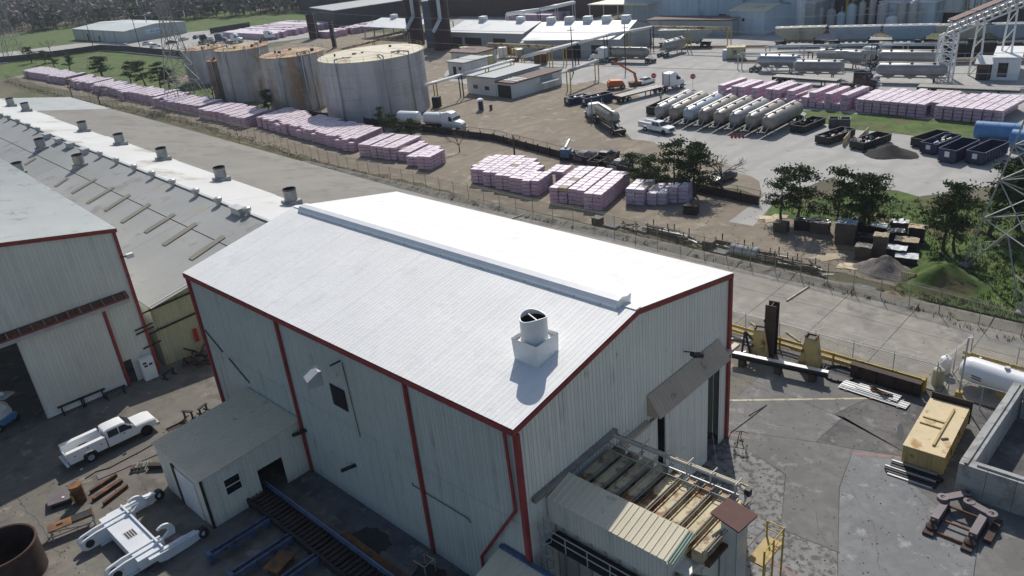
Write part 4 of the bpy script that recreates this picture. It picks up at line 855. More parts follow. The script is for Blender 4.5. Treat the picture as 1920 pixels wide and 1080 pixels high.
prof = [(.02,0),(.45,.06),(.75,.22),(.93,.5),(.98,.85),(.98,15)]
MB().lathe(prof,32,(0,0,1.45),'x').build('shell', M['whitecar'], pt, auto=True)
for x in (2.2, 7.5, 13): MB().box(x-.2,x+.2,-.75,.75,0,.75).build('saddle', M['conc2'], pt)
MB().tube((3.2,0,2.4),(3.2,0,2.6),.2,12).build('valve_dome', M['galv'], pt)
text_mesh('FLAMMABLE', .42, M['signred'], 'lettering', pt, (5.6,-.99,1.25), (PI/2,0,0)); text_mesh('GAS', .3, M['signred'], 'lettering', pt, (5.3,-.96,1.72), (PI/2-.3,0,0))
for k in range(2): MB().bar((1.2,-.985,1.5-.2*k),(1.9,-.985,1.45-.2*k),.03,.1).build('emblem', M['blue'], pt)
for (u,v,l,mm) in ((1757,712,'cream upright gas cylinder with domed top inside the fence', M['creamwall']),(1770,690,'white upright gas cylinder behind the cream one', M['white'])):
    p = g(u,v+8); t = thing('gas_cylinder', l, 'gas cylinder', (p.x,p.y,0), 0, 'upright gas cylinders'); MB().lathe([(.42,0),(.45,.1),(.45,1.1),(.38,1.35),(.2,1.48),(.02,1.5)],20).build('shell', mm, t, auto=True); MB().tube((0,0,1.48),(0,0,1.65),.08,8).build('valve', M['galv'], t)
p = g(1797,744); po = thing('pole', 'tall thin grey pole with yellow foot beside the yellow bin', 'pole', (p.x,p.y,0)); MB().tube((0,0,0),(0,0,5.2),.07,8).build('shaft', M['galv'], po); MB().box(-.22,.22,-.22,.22,0,.5).build('foot', M['yellow'], po); MB().bar((0,0,5.2),(.3,.1,5.25),.05).build('tip', M['galv'], po)
p = g(1830,715); po = thing('pole', 'short grey post with a hook standing before the white gas tank', 'pole', (p.x,p.y,0)); MB().tube((0,0,0),(0,0,2.2),.1,8).build('shaft', M['galv'], po); MB().box(-.3,.3,-.3,.3,0,.15).build('foot', M['conc2'], po)
# yellow lidded bin
bn = thing('steel_bin', 'large yellow steel skip with a rusty flat lid standing in the right yard', 'skip', (47.55,28.9,0), .06)
MB().box(-1.25,1.25,-3.4,3.4,.25,1.7).build('body', M['oldyellow'], bn)
lid = MB().box(-1.32,1.28,-3.5,3.2,1.72,1.78).build('lid', mat('yellow_lid',(.60,.49,.30),.75,var=.1,scale=.6,spots=[((.36,.22,.09),.2,.6),((.2,.10,.05),.1,1.8)]), bn)
MB().bar((.35,-2.6,1.85),(.45,2.4,1.85),.14,.14).build('lid_bar', M['oldyellow'], lid)
for y in (-.3, .5): MB().bar((-1.1,y,1.82),(.3,y-.05,1.82),.12,.1).build('lid_bar', M['oldyellow'], lid)
MB().bar((.6,-1.6,1.82),(.95,-1.3,1.82),.18,.06).build('hook', M['rustdark'], lid)
for k in range(12):
    for s in (-1, 1): MB().box(s*1.25-.06 if s < 0 else 1.25, -1.25 if s < 0 else 1.33, -3.3+k*.58, -3.18+k*.58,.3,1.66).build('side_rib', M['oldyellow'], bn)
for x in (-1.2,-.4,.4,1.1): MB().box(x,x+.1,-3.48,-3.4,.3,1.66).build('end_rib', M['oldyellow'], bn)
MB().box(-1.3,1.4,3.42,3.55,.3,2.2).build('end_gate', M['rustdark'], bn)
for y in (-2.9,0,2.9): MB().box(-1.2,1.2,y-.15,y+.15,0,.25).build('skid', M['rustdark'], bn)
sp_ = thing('plate_stack', 'stack of dark steel flats under the front end of the yellow skip', 'steel plates', (47.5,24.75,0), .05)
for k in range(7): MB().box(-1.6+rd.uniform(-.2,.2),1.6+rd.uniform(-.3,.2),-.75+k*.2+rd.uniform(-.03,.03),-.6+k*.2,.02+.03*(k%3),.1+.05*k).build('flat_bar', M['dark'] if k%3 else M['galv'], sp_)
# concrete block bunker
bk = thing('block_bunker', 'open bunker of large grey concrete blocks at the right edge', 'bunker', (0,0,0))
BH, BT = .8, .75
def blockrow(a, b, th, side):
    a, b = Vector(a), Vector(b); d_ = (b-a); l = d_.length; d_.normalize(); n_ = Vector((-d_.y,d_.x,0))*side; k = 0
    cnt = round(l/1.6); bl_ = l/cnt
    for z in range(3):
        for i in range(cnt):
            p0 = a+d_*(i*bl_+.012); p1 = a+d_*((i+1)*bl_-.012); j = rd.uniform(-.012,.012)
            MB().prism([tuple((p0+n_*j)[:2]),tuple((p1+n_*j)[:2]),tuple((p1+n_*(th+j))[:2]),tuple((p0+n_*(th+j))[:2])],z*BH+.006,z*BH+BH-.006).build('concrete_block', M['bunk'], bk)
M['bunk'] = mat('bunker_block', (.36,.365,.355), .9, var=.14, scale=.6, bump=.25, bscale=14, spots=[((.25,.245,.23),.3,.8)], streaks=[((.24,.235,.22),.3,1)])
blockrow((50.05,25.4,0),(50.3,36.4,0),.75,-1); blockrow((50.05,24.6,0),(63,25.0,0),.75,1); blockrow((51.15,36.4,0),(63,36.6,0),.75,-1)
for a, b in (((50.42,24.7),(50.66,36.2)),((51.0,24.98),(62.9,25.35))): MB().bar((a[0],a[1],2.46),(b[0],b[1],2.46),.2,.12).build('cap_kerb', M['bunk'], bk)
p = g(1840,735); tag(MB().box(-.9,.9,-.1,.1,0,1.3).build('yellow_barrier', M['yellow'], None, (50.0,37.4,0), -.4), 'yellow steel barrier plate between the bunker and the gas tank', 'barrier')
# linkage assembly on the ground
sk2 = thing('linkage_frame', 'dark heavy steel linkage with pin holes lying beside the bunker wall', 'steel linkage', (51.1,21.8,0), -.02)
for x in (-1.0, 1.15):
    lg = MB().box(x-.3,x+.3,-2.2,1.0,.02,.2).build('foot_plate', M['rustdark'], sk2); MB().box(x-.22,x+.22,-1.2,.9,.2,.75).build('housing', M['mauve'] if 'mauve' in M else mat('mauve_steel',(.15,.13,.14)), lg); MB().lathe([(.34,.2),(.34,.34),(.08,.5),(.08,.8)],18,(x,-1.5,0)).build('screw', M['rustdark'], lg, auto=True)
for (x0,y0,x1,y1) in ((-1.2,.8,-.2,2.1),(.15,1.35,1.5,1.0)):
    a, b = Vector((x0,y0,.8)), Vector((x1,y1,.8)); lk = MB().bar(a,b,.5,.22).build('link_plate', mat('mauve_steel',(.15,.13,.14)), sk2)
    for q in (a, b): MB().lathe([(.34,.68),(.34,.95),(.15,.95),(.15,.68)],20,(q.x,q.y,0),caps=False).build('boss', mat('mauve_steel',(.15,.13,.14)), lk, auto=True); MB().tube((q.x,q.y,.7),(q.x,q.y,.9),.14,14).build('bore', M['black'], lk)
for y, z_ in ((.6,.55),(-.6,.3),(-1.7,.12)): MB().bar((-1.1,y,z_),(1.2,y+.05,z_),.1,.12).build('cross_rod', M['rust'], sk2)
MB().bar((-.2,2.1,.75),(.3,1.3,.85),.12,.1).build('cross_rod', M['rustdark'], sk2)
tag(MB().bar((52.95,21.0,.15),(53.0,23.3,.15),.42,.3).build('steel_block', M['rustdark']), 'plain dark rusted box bar lying right of the linkage', 'steel bar')
# bicycle / cart
p = g(1388,848); bi = thing('bicycle', 'dark bicycle-like hand cart with two wheels at the building corner', 'bicycle', (p.x,p.y,0), .3)
for x in (-.42,.42):
    wl = MB().lathe([(.34,-.02),(.36,0),(.34,.02),(.31,0),(.34,-.02)],22,(x,0,.36),'x',caps=False).build('wheel', M['black'], bi)
    for k in range(6): q = PI*k/6; MB().bar((x,.33*math.cos(q),.36+.33*math.sin(q)),(x,-.33*math.cos(q),.36-.33*math.sin(q)),.01).build('spoke', M['galv'], wl)
MB().pipe([(-.42,0,.36),(.42,0,.36)],.025,6).build('axle', M['dark'], bi); MB().pipe([(-.3,0,.36),(-.25,.5,1.0),(-.2,.8,1.25)],.03,6).pipe([(.25,0,.36),(-.1,.5,1.0),(-.1,.8,1.25)],.03,6).build('frame', M['dark'], bi)
MB().pipe([(-.5,.75,1.2),(0,.8,1.3),(.35,.75,1.2)],.025,6).build('handlebar', M['dark'], bi); MB().bar((-.15,.25,.85),(.15,.3,.85),.16,.1).build('saddle', M['black'], bi); MB().pipe([(-.3,.5,.02),(-.25,.5,1.0)],.02,5).build('prop_stand', M['dark'], bi)
hz = [g(*q) for q in ((1362,835),(1370,812),(1400,790),(1438,760),(1404,780))]
tag(MB().pipe([(q.x,q.y,.05) for q in hz],.025,5).build('cable', M['black']), 'loose black cable lying beside the building corner', 'cable')

# small litter and grit on the near yard and the dirt yard
lt_ = MB(); rl = random.Random(77)
for _ in range(1500):
    near = rl.random() < .6
    if near: q = g(rl.uniform(0,330), rl.uniform(770,1075)) if rl.random() < .5 else g(rl.uniform(1370,1860), rl.uniform(640,1075))
    else: q = g(rl.uniform(1000,1700), rl.uniform(395,530))
    if not near and q.y < 50.5: continue
    if 0 < q.x < 35.5 and -9 < q.y < 21.5: continue
    if 50 < q.x and 24.5 < q.y < 37: continue
    s = rl.uniform(.015,.06)*(1.6 if not near else 1); n = rl.choice((3,4,5)); a0 = rl.uniform(0,6.3)
    pts = [(q.x+s*math.cos(a0+6.283*i/n)*rl.uniform(.6,1.6), q.y+s*math.sin(a0+6.283*i/n)*rl.uniform(.6,1.6), .02+rl.uniform(0,.02)) for i in range(n)]
    lt_.add(pts+[(q.x,q.y,.03+s*.6)], [(i,(i+1)%n,n) for i in range(n)])
tag(lt_.build('grit', mat('grit_chips',(.13,.115,.10),.9,var=.5,scale=3)), 'scattered grit and small litter on the yards', 'grit', None, 'stuff')
# ================================================================ boundary fence and dark retaining wall
ft = mat('fence_wire_tan', (.33,.31,.24), .7, .1, var=.1)
fp = [g(*q) for q in ((12,152),(130,184),(300,216),(480,262),(600,304),(800,355),(1000,405),(1115,428),(1320,478),(1551,532),(1760,588),(2000,660))]
fence('chain_link_fence', 'long tan chain-link fence between the road and the pink pallet stacks', fp, 2.2, 3.05, wire=.014, mesh_sp=.15, m=ft)
rwp = [(-100,72.5),(-62,74),(-41,75.3),(-19,71.5),(1,68.4),(14.5,67)]
rw_ = thing('retaining_wall', 'dark brown low timber retaining wall behind the pink pallet stacks', 'retaining wall')
for a, b in zip(rwp, rwp[1:]):
    a, b = Vector((*a,0)), Vector((*b,0)); n = max(1, round((b-a).length/3)); d_ = (b-a)/n
    for i in range(n):
        for k in range(3): MB().bar(a+d_*i+Vector((0,0,.2+.4*k)),a+d_*(i+.995)+Vector((0,0,.2+.4*k)),.16,.39).build('timber', M['rustdark'], rw_)
        MB().box(*(lambda p:(p.x-.08,p.x+.08,p.y-.2,p.y-.06,0,1.5))(a+d_*i)).build('post', M['dark'], rw_)
fence('wire_fence', 'thin wire fence on top of the dark timber retaining wall', [(p[0],p[1]+.25) for p in rwp[1:]], 1.9, 3.5, wire=.008, mesh_sp=.3, m=M['dark'], barbed=False)
# ================================================================ pallet stacks
UW, UL, UH = 1.33, 1.13, .56
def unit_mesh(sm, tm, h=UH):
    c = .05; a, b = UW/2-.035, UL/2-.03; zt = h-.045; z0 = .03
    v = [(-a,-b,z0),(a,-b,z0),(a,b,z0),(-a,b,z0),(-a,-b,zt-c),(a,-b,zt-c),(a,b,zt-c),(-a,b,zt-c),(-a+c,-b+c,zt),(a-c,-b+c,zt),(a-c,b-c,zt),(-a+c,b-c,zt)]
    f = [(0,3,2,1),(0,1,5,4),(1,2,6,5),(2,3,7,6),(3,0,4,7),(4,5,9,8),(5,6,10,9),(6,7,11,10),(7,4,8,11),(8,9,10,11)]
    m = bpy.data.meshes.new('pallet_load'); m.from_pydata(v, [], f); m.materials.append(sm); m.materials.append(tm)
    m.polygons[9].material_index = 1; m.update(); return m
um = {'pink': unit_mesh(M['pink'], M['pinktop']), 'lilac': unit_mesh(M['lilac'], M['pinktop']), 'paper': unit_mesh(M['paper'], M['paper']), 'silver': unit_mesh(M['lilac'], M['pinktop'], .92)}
ORD = ordn+['fourteenth','fifteenth','sixteenth','seventeenth','eighteenth']+['%dth' % k for k in range(19,60)]
units = []      # (pos, rz, key, block)
pr_ = random.Random(11)
def block(rows, ang, name, key='pink', uh=UH):
    dv = Vector((math.cos(ang), math.sin(ang), 0)); pv = Vector((dv.y, -dv.x, 0))
    cells = []; ci = -1
    for (x, y, n, lay) in rows:
        for c in (0, 1):
            n_ = n-(1 if (c and pr_.random() < .25) else 0); off = pr_.choice((0,0,0,.5,1))*(.3 if pr_.random() < .5 else 0)
            ci += 1
            for i in range(n_): cells.append((Vector((x,y,0))+pv*(UW*(c-.5)+.02)+dv*(UL*(i+.5)+off), lay, (i, ci)))
    for p, lay, (i, cc) in cells:
        lay_ = lay-(1 if (i == 0 and pr_.random() < .1) else 0)
        def occ(q): return max([l for c, l, _ in cells if (c-q).length < .62], default=0)
        vis = min(occ(p+pv*UW), occ(p-dv*UL)) if 1 else 0
        if occ(p+pv*(UW+.35)) == 0 and occ(p+pv*UW) == 0: vis = 0
        lo = max(0, min(vis, lay_-1))
        j = Vector((pr_.uniform(-.03,.03), pr_.uniform(-.03,.03), 0))
        for k in range(lo, lay_):
            units.append((p+j+Vector((0,0,.06+k*uh)), ang-PI/2+pr_.uniform(-.015,.015), key if pr_.random() > .012 else 'paper', (name, cc, i, k, lay_), uh))
A0 = math.radians(104)
block([(-9.0,55.0,9,4),(-6.2,55.5,9,4),(-3.2,55.3,9,4)], A0, 'with three rows')
block([(.6,59.4,4,4),(3.2,60.6,4,3),(5.2,62.5,2,4)], A0, 'shaded under the cedars', 'lilac')
block([(-28.0,58.5,5,3),(-25.6,56.0,7,4),(-22.8,55.8,8,4),(-20.0,55.6,8,4),(-17.2,55.5,7,4),(-14.6,55.5,4,4),(-14.2,60.6,3,4),(-11.4,60.8,4,3)], A0, 'just beyond the white roof')
block([(-55.6,57.3,7,4),(-52.4,57.6,7,4),(-49.4,58.0,7,4),(-46.4,58.8,6,3),(-42.6,57.5,6,3),(-39.2,57.0,5,4)], A0, 'before the white tanker truck')
block([(-97+2.95*i,61.2-.26*i,8-(i in (4,8)),4) for i in range(13)], A0, 'before the largest tank')
for x0, n, y0 in ((-121,7,59.8),(-149,8,61.4),(-173,7,62.4),(-196,7,63.4),(-217,6,64.3),(-264,13,65.4)):
    block([(x0+3.2*i, y0-.05*i+pr_.uniform(-.4,.8), pr_.choice((6,7,7)), 4) for i in range(n)], A0, 'far')
# yard at the right: columns running away behind the grass strip
fa_, fb_ = g(1550,205), g(1885,236); da, db = g(1714,199,2.0), g(1764,176,2.0); angR = head(da, db)
step = (fb_-fa_).normalized()*1.42
for i in range(-16, 20):
    p = fa_+step*i; silver = i < 4 and i % 5 not in (1, 4); nlay = (3 if silver else 2) if i < 4 else 4
    n = pr_.choice((6,7,7)) if i < 5 else pr_.choice((8,9,10)); key = 'silver' if silver else ('lilac' if i < 8 else 'pink'); uh = .92 if key == 'silver' else UH
    dv = Vector((math.cos(angR), math.sin(angR), 0)); sh_ = 2.0 if i in (3, 12) else 0
    if i in (-9, -3, 3): nlay = max(1, nlay-1)
    for k in range(n):
        q = p+dv*(UL*(k+.5)+sh_)
        for z in range(nlay):
            if k > 0 and z < nlay-1 and i % 2: continue
            units.append((q+Vector((0,0,.06+z*uh)), angR-PI/2, key, ('behind the green verge', i+16, k, z, nlay), uh))
units.sort(key=lambda t: (t[0]-CAM).length)
rest = MB(); rtop = MB()
for i, (p, rz, key, blk, uh) in enumerate(units):
    if i < 300:
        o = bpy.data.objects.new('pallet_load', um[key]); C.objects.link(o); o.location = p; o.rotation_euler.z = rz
        cn = {'pink':'pink','lilac':'lilac','paper':'brown','silver':'tall lilac'}[key]
        nm_, cc, ii, kk, ly = blk; lyn = 'top' if kk == ly-1 else ('bottom','second','third','fourth')[kk]
        tag(o, '%s column from left, %s from front, %s layer, %s stack %s' % (ORD[cc], ORD[ii], lyn, cn, nm_), 'pallet load', 'wrapped pallet loads '+nm_)
    else:
        c, s = math.cos(rz), math.sin(rz); a, b = UW/2-.05, UL/2-.04
        cs = [(p.x+x*c-y*s, p.y+x*s+y*c) for x, y in ((-a,-b),(a,-b),(a,b),(-a,b))]
        k = rest; z0, z1 = p.z+.03, p.z+uh-.05
        n0 = len(k.v); k.v += [(x,y,z0) for x,y in cs]+[(x,y,z1) for x,y in cs]
        k.f += [tuple(n0+q for q in f) for f in ((0,1,5,4),(1,2,6,5),(2,3,7,6),(3,0,4,7),(4,5,6,7))]
# the distant fields of stacks: long rows of loads
def field(poly, lay, h, n, ang):
    (x0, x1, y0, y1) = poly; c, s = math.cos(ang), math.sin(ang)
    y = y0
    while y < y1:
        x = x0+pr_.uniform(0,1.5)
        while x < x1-pr_.uniform(0,4):
            for z in range(lay):
                if z < lay-1 and y > y0+1.4 and x < x1-6: continue
                a, b = 1.25/2, 1.2/2; cs = [(x+q*c-r*s, y+q*s+r*c) for q, r in ((-a,-b),(a,-b),(a,b),(-a,b))]
                n0 = len(rest.v); rest.v += [(u,v,.05+z*h) for u,v in cs]+[(u,v,z*h+h) for u,v in cs]
                rest.f += [tuple(n0+q for q in f) for f in ((0,1,5,4),(1,2,6,5),(2,3,7,6),(3,0,4,7),(4,5,6,7))]
            x += 1.3 if pr_.random() > .04 else 3.
        y += 1.22 if pr_.random() > .18 else 2.4
for q0, q1, dep in (((420,70),(560,66),20),((600,70),(680,62),16),((640,62),(690,55),14),((950,38),(1080,32),18)):
    a, b = g(*q0), g(*q1); field((min(a.x,b.x),max(a.x,b.x),min(a.y,b.y),min(a.y,b.y)+dep+abs(a.y-b.y)), 3, .75, 1, 0)
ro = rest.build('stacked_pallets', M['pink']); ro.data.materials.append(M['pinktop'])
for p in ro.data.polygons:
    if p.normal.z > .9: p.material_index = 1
tag(ro, 'farther rows of pink and lilac wrapped pallet loads receding along the fence', 'pallet loads', None, 'stuff')
# ================================================================ vegetation
def cedar_meshes(seed):
    rd = random.Random(seed); H = 6.
    tr_ = MB(); lf_ = MB(); pts = [Vector((0,0,0))]
    stems = rd.choice((1,2,2)); anchors = []
    for s in range(stems):
        lx, ly = rd.uniform(-.5,.5), rd.uniform(-.5,.5); p = Vector((lx*.3,ly*.3,-.05)); r = .17
        for k in range(6):
            q = p+Vector((lx*.22+rd.uniform(-.12,.12), ly*.22+rd.uniform(-.12,.12), .85)); tr_.tube(p,q,r,6,r*.78,False); r *= .78
            if k >= 1:
                for _ in range(3):
                    an_ = rd.uniform(0,6.28); ln_ = rd.uniform(.8,2.1)*(1.15-.13*k); e = q+Vector((math.cos(an_)*ln_, math.sin(an_)*ln_, rd.uniform(.1,.7)))
                    tr_.tube(q,e,r*.5,4,.015,False); anchors += [(e, rd.uniform(.45,.8)), ((q+e)/2+Vector((0,0,.15)), rd.uniform(.35,.6))]
            p = q
        anchors.append((p+Vector((0,0,.2)), .6))
    for c, rr in anchors:
        for _ in range(74):
            dv = Vector((rd.gauss(0,1),rd.gauss(0,1),rd.gauss(0,.55)))*rr*.5; q = c+dv
            n = Vector((rd.gauss(0,1),rd.gauss(0,1),rd.gauss(.4,1))).normalized(); a = n.orthogonal().normalized()*rd.uniform(.05,.11); b = n.cross(a).normalized()*rd.uniform(.08,.18)
            lf_.add([q-a,q+b,q+a,q-b*.8],[(0,1,2,3)])
    a = tr_.mesh('trunk'); a.materials.append(M['bark']); b = lf_.mesh('crown'); b.materials.append(M['leaf']); return a, b
CED = [cedar_meshes(s) for s in (1,2,3,5)]
def cedar(u, v, h, label, i, wide=1., group='dark cedars', cat='tree', pos=None):
    p = pos or g(u, v); t = thing('cedar_tree', label, cat, (p.x,p.y,0), i*1.3, group); a, b = CED[i % 4]; s = h/5.6
    share(a, 'trunk', t, scale=(s*wide,s*wide,s)); share(b, 'crown', t, scale=(s*wide,s*wide,s)); return t
def bare_mesh(seed, n=5):
    rd = random.Random(seed); tr_ = MB(); tw = MB()
    def grow(p, d_, l, r, k):
        q = p+d_*l; (tr_ if k < 2 else tw).tube(p,q,r,5 if k < 2 else 3,r*.65,False)
        if k >= n: return
        for _ in range(rd.choice((2,3,3)) if k else 4):
            nd = (d_+Vector((rd.gauss(0,.55),rd.gauss(0,.55),rd.gauss(.1,.3)))).normalized(); grow(q, nd, l*rd.uniform(.62,.85), max(.012,r*.62), k+1)
    grow(Vector((0,0,-.05)), Vector((0,0,1)), 1.35, .13, 0)
    a = tr_.mesh('trunk'); a.materials.append(M['bark']); b = tw.mesh('crown'); b.materials.append(M['twig']); return a, b
BAR = [bare_mesh(s) for s in (2,4)]
def bare(u, v, h, label, i, wide=1., red=False):
    p = g(u, v); t = thing('bare_tree', label, 'tree', (p.x,p.y,0), i*2.1, 'leafless trees'); a, b = BAR[i % 2]; s = h/5.2
    share(a, 'trunk', t, scale=(s*wide,s*wide,s)); share(b, 'crown', t, scale=(s*wide,s*wide,s)); return t
for i, (u, v, h, wd, l) in enumerate([(1463,412,6.2,.95,'smallest cedar beside the concrete driveway, left end of the row of four'),(1500,418,7.2,1.1,'second dark cedar from the driveway above the black wrapped stacks'),(1566,440,7.4,1.0,'tallest dark cedar in the middle of the row above the black wrapped stacks'),(1625,436,6.6,1.2,'broad spreading cedar at the right end of the row above the wrapped stacks'),
    (1766,470,7.2,1.0,'dark cedar left of the steel lattice tower'),(1792,472,6.6,1.0,'dark cedar just touching the left leg of the lattice tower'),(1850,440,7.5,1.25,'broad cedar behind the lattice tower legs'),(1905,430,7.5,1.2,'cedar at the right frame edge behind the lattice tower'),
    (1212,358,5.0,1.6,'low wide cedar bush behind the shaded pallet rows'),(1190,345,4.4,1.4,'low cedar bush beside the pale green car'),(1262,362,7.4,1.0,'slim tall cedar between the low bush and the dark sedan'),(1300,366,6.8,1.15,'round cedar beside the big leafless tree'),
    (742,262,4.8,1.25,'dark shrub in front of the white tank truck trailer'),(770,262,3.8,1.3,'low dark shrub against the white tank truck'),(722,248,5.0,.9,'dark upright shrub at the foot of the largest tank'),(505,212,5.2,.9,'dark shrub at the foot of the rust-streaked tank')]): cedar(u, v, h, 'dark green cedar: '+l if 0 else l, i, wd)
for i, (u, v, h, wd) in enumerate([(105,128,5.5,1.5),(130,132,6,1.3),(192,145,6.5,1.5),(246,158,6.5,1.2),(275,163,7.5,1.3),(300,165,7,1.2),(318,168,6,1.1),(60,118,6,1.4),(85,120,5,1.5)]):
    cedar(u, v, h, 'dark evergreen in the row along the far green bank, %s from the right' % ordn[[6,5,4,3,2,1,0,8,7][i]], i+1, wd, 'evergreens along the far green bank')
for i, (u, v, h, l) in enumerate([(1352,352,7.0,'large leafless tree above the dark parked sedan'),(1142,322,3.6,'small leafless tree beside the black parked pickup'),(862,285,4.6,'thin leafless tree in front of the white tank truck cab'),(136,183,7.5,'leafless tree rising over the fence, the left one of two'),(188,196,7.0,'leafless tree rising over the fence, the right one of two'),(402,190,6.5,'reddish leafless tree beside the small brown tank'),(365,178,6,'leafless tree behind the far lattice tower'),(668,226,5,'leafless bush against the biggest tank'),(95,98,7,'leafless tree beside the far road'),(48,110,6,'leafless tree left of the far road')]): bare(u, v, h, l, i)
# ground cover along the fence and on the verge
gr_ = MB(); rg = random.Random(9)
def tuft(p, h):
    for _ in range(5):
        a = rg.uniform(0,6.28); d_ = Vector((math.cos(a),math.sin(a),0)); q = p+Vector((rg.uniform(-.2,.2),rg.uniform(-.2,.2),0)); w_ = Vector((-d_.y,d_.x,0))*.035
        gr_.add([q-w_,q+w_,q+d_*h*.45+Vector((0,0,h))],[(0,1,2)])
for a, b in zip(fp, fp[1:]):
    l = (b-a).length
    for k in range(int(l*3.2)): q = a+(b-a)*rg.random(); tuft(q+Vector((rg.uniform(-.4,.4),rg.uniform(-1.3,.4),.03)), rg.uniform(.12,.4))
for _ in range(5200):
    u, v = rg.uniform(1480,1920), rg.uniform(375,610); q = g(u, v)
    if (q.y > 50.5 and (v > 520+(1740-u)*.25 or (u > 1640 and v < 470) or u > 1740)) or (q.y > 66 and u < 1640 and v < 420): tuft(q, rg.uniform(.12,.4))
tag(gr_.build('weeds', mat('weed_blades',(.065,.09,.03),1,var=.4,scale=.8,spec=.15)), 'green weeds and grass tufts along the fence and verge', 'weeds', None, 'stuff')
# far woods
wb1, wb2, wb3 = MB(), MB(), MB(); rg = random.Random(21)
def blob(mb, p, h, r, n, s):
    for _ in range(n):
        t = rg.uniform(0,6.28); k = rg.random()**.5; z = h*rg.uniform(.25,1); rr = r*k*(1.05-.6*abs(z/h-.55))
        q = Vector((p.x+rr*math.cos(t), p.y+rr*math.sin(t), z)); nn = Vector((rg.gauss(0,1),rg.gauss(0,1),rg.gauss(.3,1))).normalized()
        a = nn.orthogonal().normalized()*s*rg.uniform(.5,1.1); b = nn.cross(a)*rg.uniform(.6,1.3); mb.add([p_ for p_ in (q-a,q+b,q+a,q-b*.7)],[(0,1,2,3)])
    for _ in range(2): mb.bar((p.x+rg.uniform(-.5,.5),p.y,0),(p.x+rg.uniform(-1,1),p.y+rg.uniform(-1,1),h*.75),.3)
for _ in range(3400):
    u = rg.uniform(-150,1150); vmax = 64-.075*u if u < 600 else 6; v = rg.uniform(-66 if u < 600 else -58, vmax)
    if v < -70+.1*max(0,960-u)*-.1: continue
    p = g(u, v)
    if p.z != p.z or p.x < -2400 or p.y > 1600 or (p-CAM).dot(FWD) < 0: continue
    dist = (p-CAM).length; h = rg.uniform(8,14); x = rg.random()
    (blob(wb1,p,h,5.2,34,1.5) if x < .8 else blob(wb2,p,h,4.6,40,1.4) if x < .96 else blob(wb3,p,h*.7,3.4,30,.7))
for mb, m, l in ((wb1,'woodsb','grey brown leafless woods filling the far left background'),(wb2,'woodsg','dark green evergreens scattered through the far woods'),(wb3,'blossom','pale blossoming trees scattered through the far woods')): tag(mb.build('far_woods', M[m]), l, 'woods', None, 'stuff')
# ================================================================ storage tanks
def tank(front, r, h, label, m, topm, seed, rails=True):
    f = g(*front); d_ = (f-CAM); d_.z = 0; d_.normalize(); c = f+d_*r
    t = thing('storage_tank', label, 'storage tank', (c.x,c.y,0), 0, 'round storage tanks'); n = max(3, round(h/2.4)); n_s = 56
    for k in range(n): MB().lathe([(r+.012*(k%2),k*h/n),(r+.012*(k%2),(k+1)*h/n-.03)],n_s,caps=False).build('shell_course', m, t, smooth=True)
    MB().lathe([(r+.08,h-.12),(r+.12,h+.05),(r*.5,h+r*.035),(.05,h+r*.05)],n_s).build('lid', topm, t, auto=True)
    rd = random.Random(seed); rl = MB()
    if rails:
        rr = r-.1
        for z in (.5, 1.0): rl.lathe([(rr,h+z),(rr+.03,h+z+.04)],n_s,caps=False)
        ro_ = rl.build('railing', M['yellow'] if seed % 2 else M['galv'], t)
        for k in range(24): q = 2*PI*k/24; MB().tube((rr*math.cos(q),rr*math.sin(q),h),(rr*math.cos(q),rr*math.sin(q),h+1.05),.04,4).build('rail_post', M['yellow'] if seed % 2 else M['galv'], ro_)
    ca = math.atan2(CAM.y-c.y, CAM.x-c.x)
    for k in range(3):
        q = ca+(-.6,.1,.65)[k]+rd.uniform(-.15,.15); x, y = (r+.25)*math.cos(q), (r+.25)*math.sin(q)
        MB().pipe([(x,y,0),(x,y,h+.7),(x*.8,y*.8,h+.7),(x*.55,y*.55,h+r*.02+.2)],.14 if r > 6 else .08,8).build('pipe', M['tank'], t, smooth=True)
    for k in range(5): q = rd.uniform(0,6.28); x = r*rd.uniform(.2,.8); MB().tube((x*math.cos(q),x*math.sin(q),h+.1),(x*math.cos(q),x*math.sin(q),h+.75),rd.uniform(.15,.5),10).build('roof_fitting', M['dark'] if k < 3 else M['cream'], t)
    return c
T1 = tank((716,229), 11.2, 12.4, 'largest grey round storage tank with the pale cream lid', M['tank'], M['tanktop'], 1)
T2 = tank((570,209), 7.3, 12.2, 'rust-streaked round tank left of the largest tank, orange stained lid', M['tankrust'], M['tanktoprust'], 2)
T3 = tank((476,190), 6.6, 12.5, 'grey streaked round tank between the small brown tank and the rust-streaked one', M['tankrust'], M['tanktoprust'], 3)
T4 = tank((398,156), 6.2, 9.4, 'leftmost grey round tank on the green bank', M['tank'], M['tanktoprust'], 4)
tank((423,184), 2.5, 9.4, 'small narrow brown streaked tank in front of the leftmost tank', mat('brown_tank',(.2,.165,.135),.75,var=.15,scale=.4,streaks=[((.1,.06,.04),.4,.8)]), M['tanktoprust'], 6)
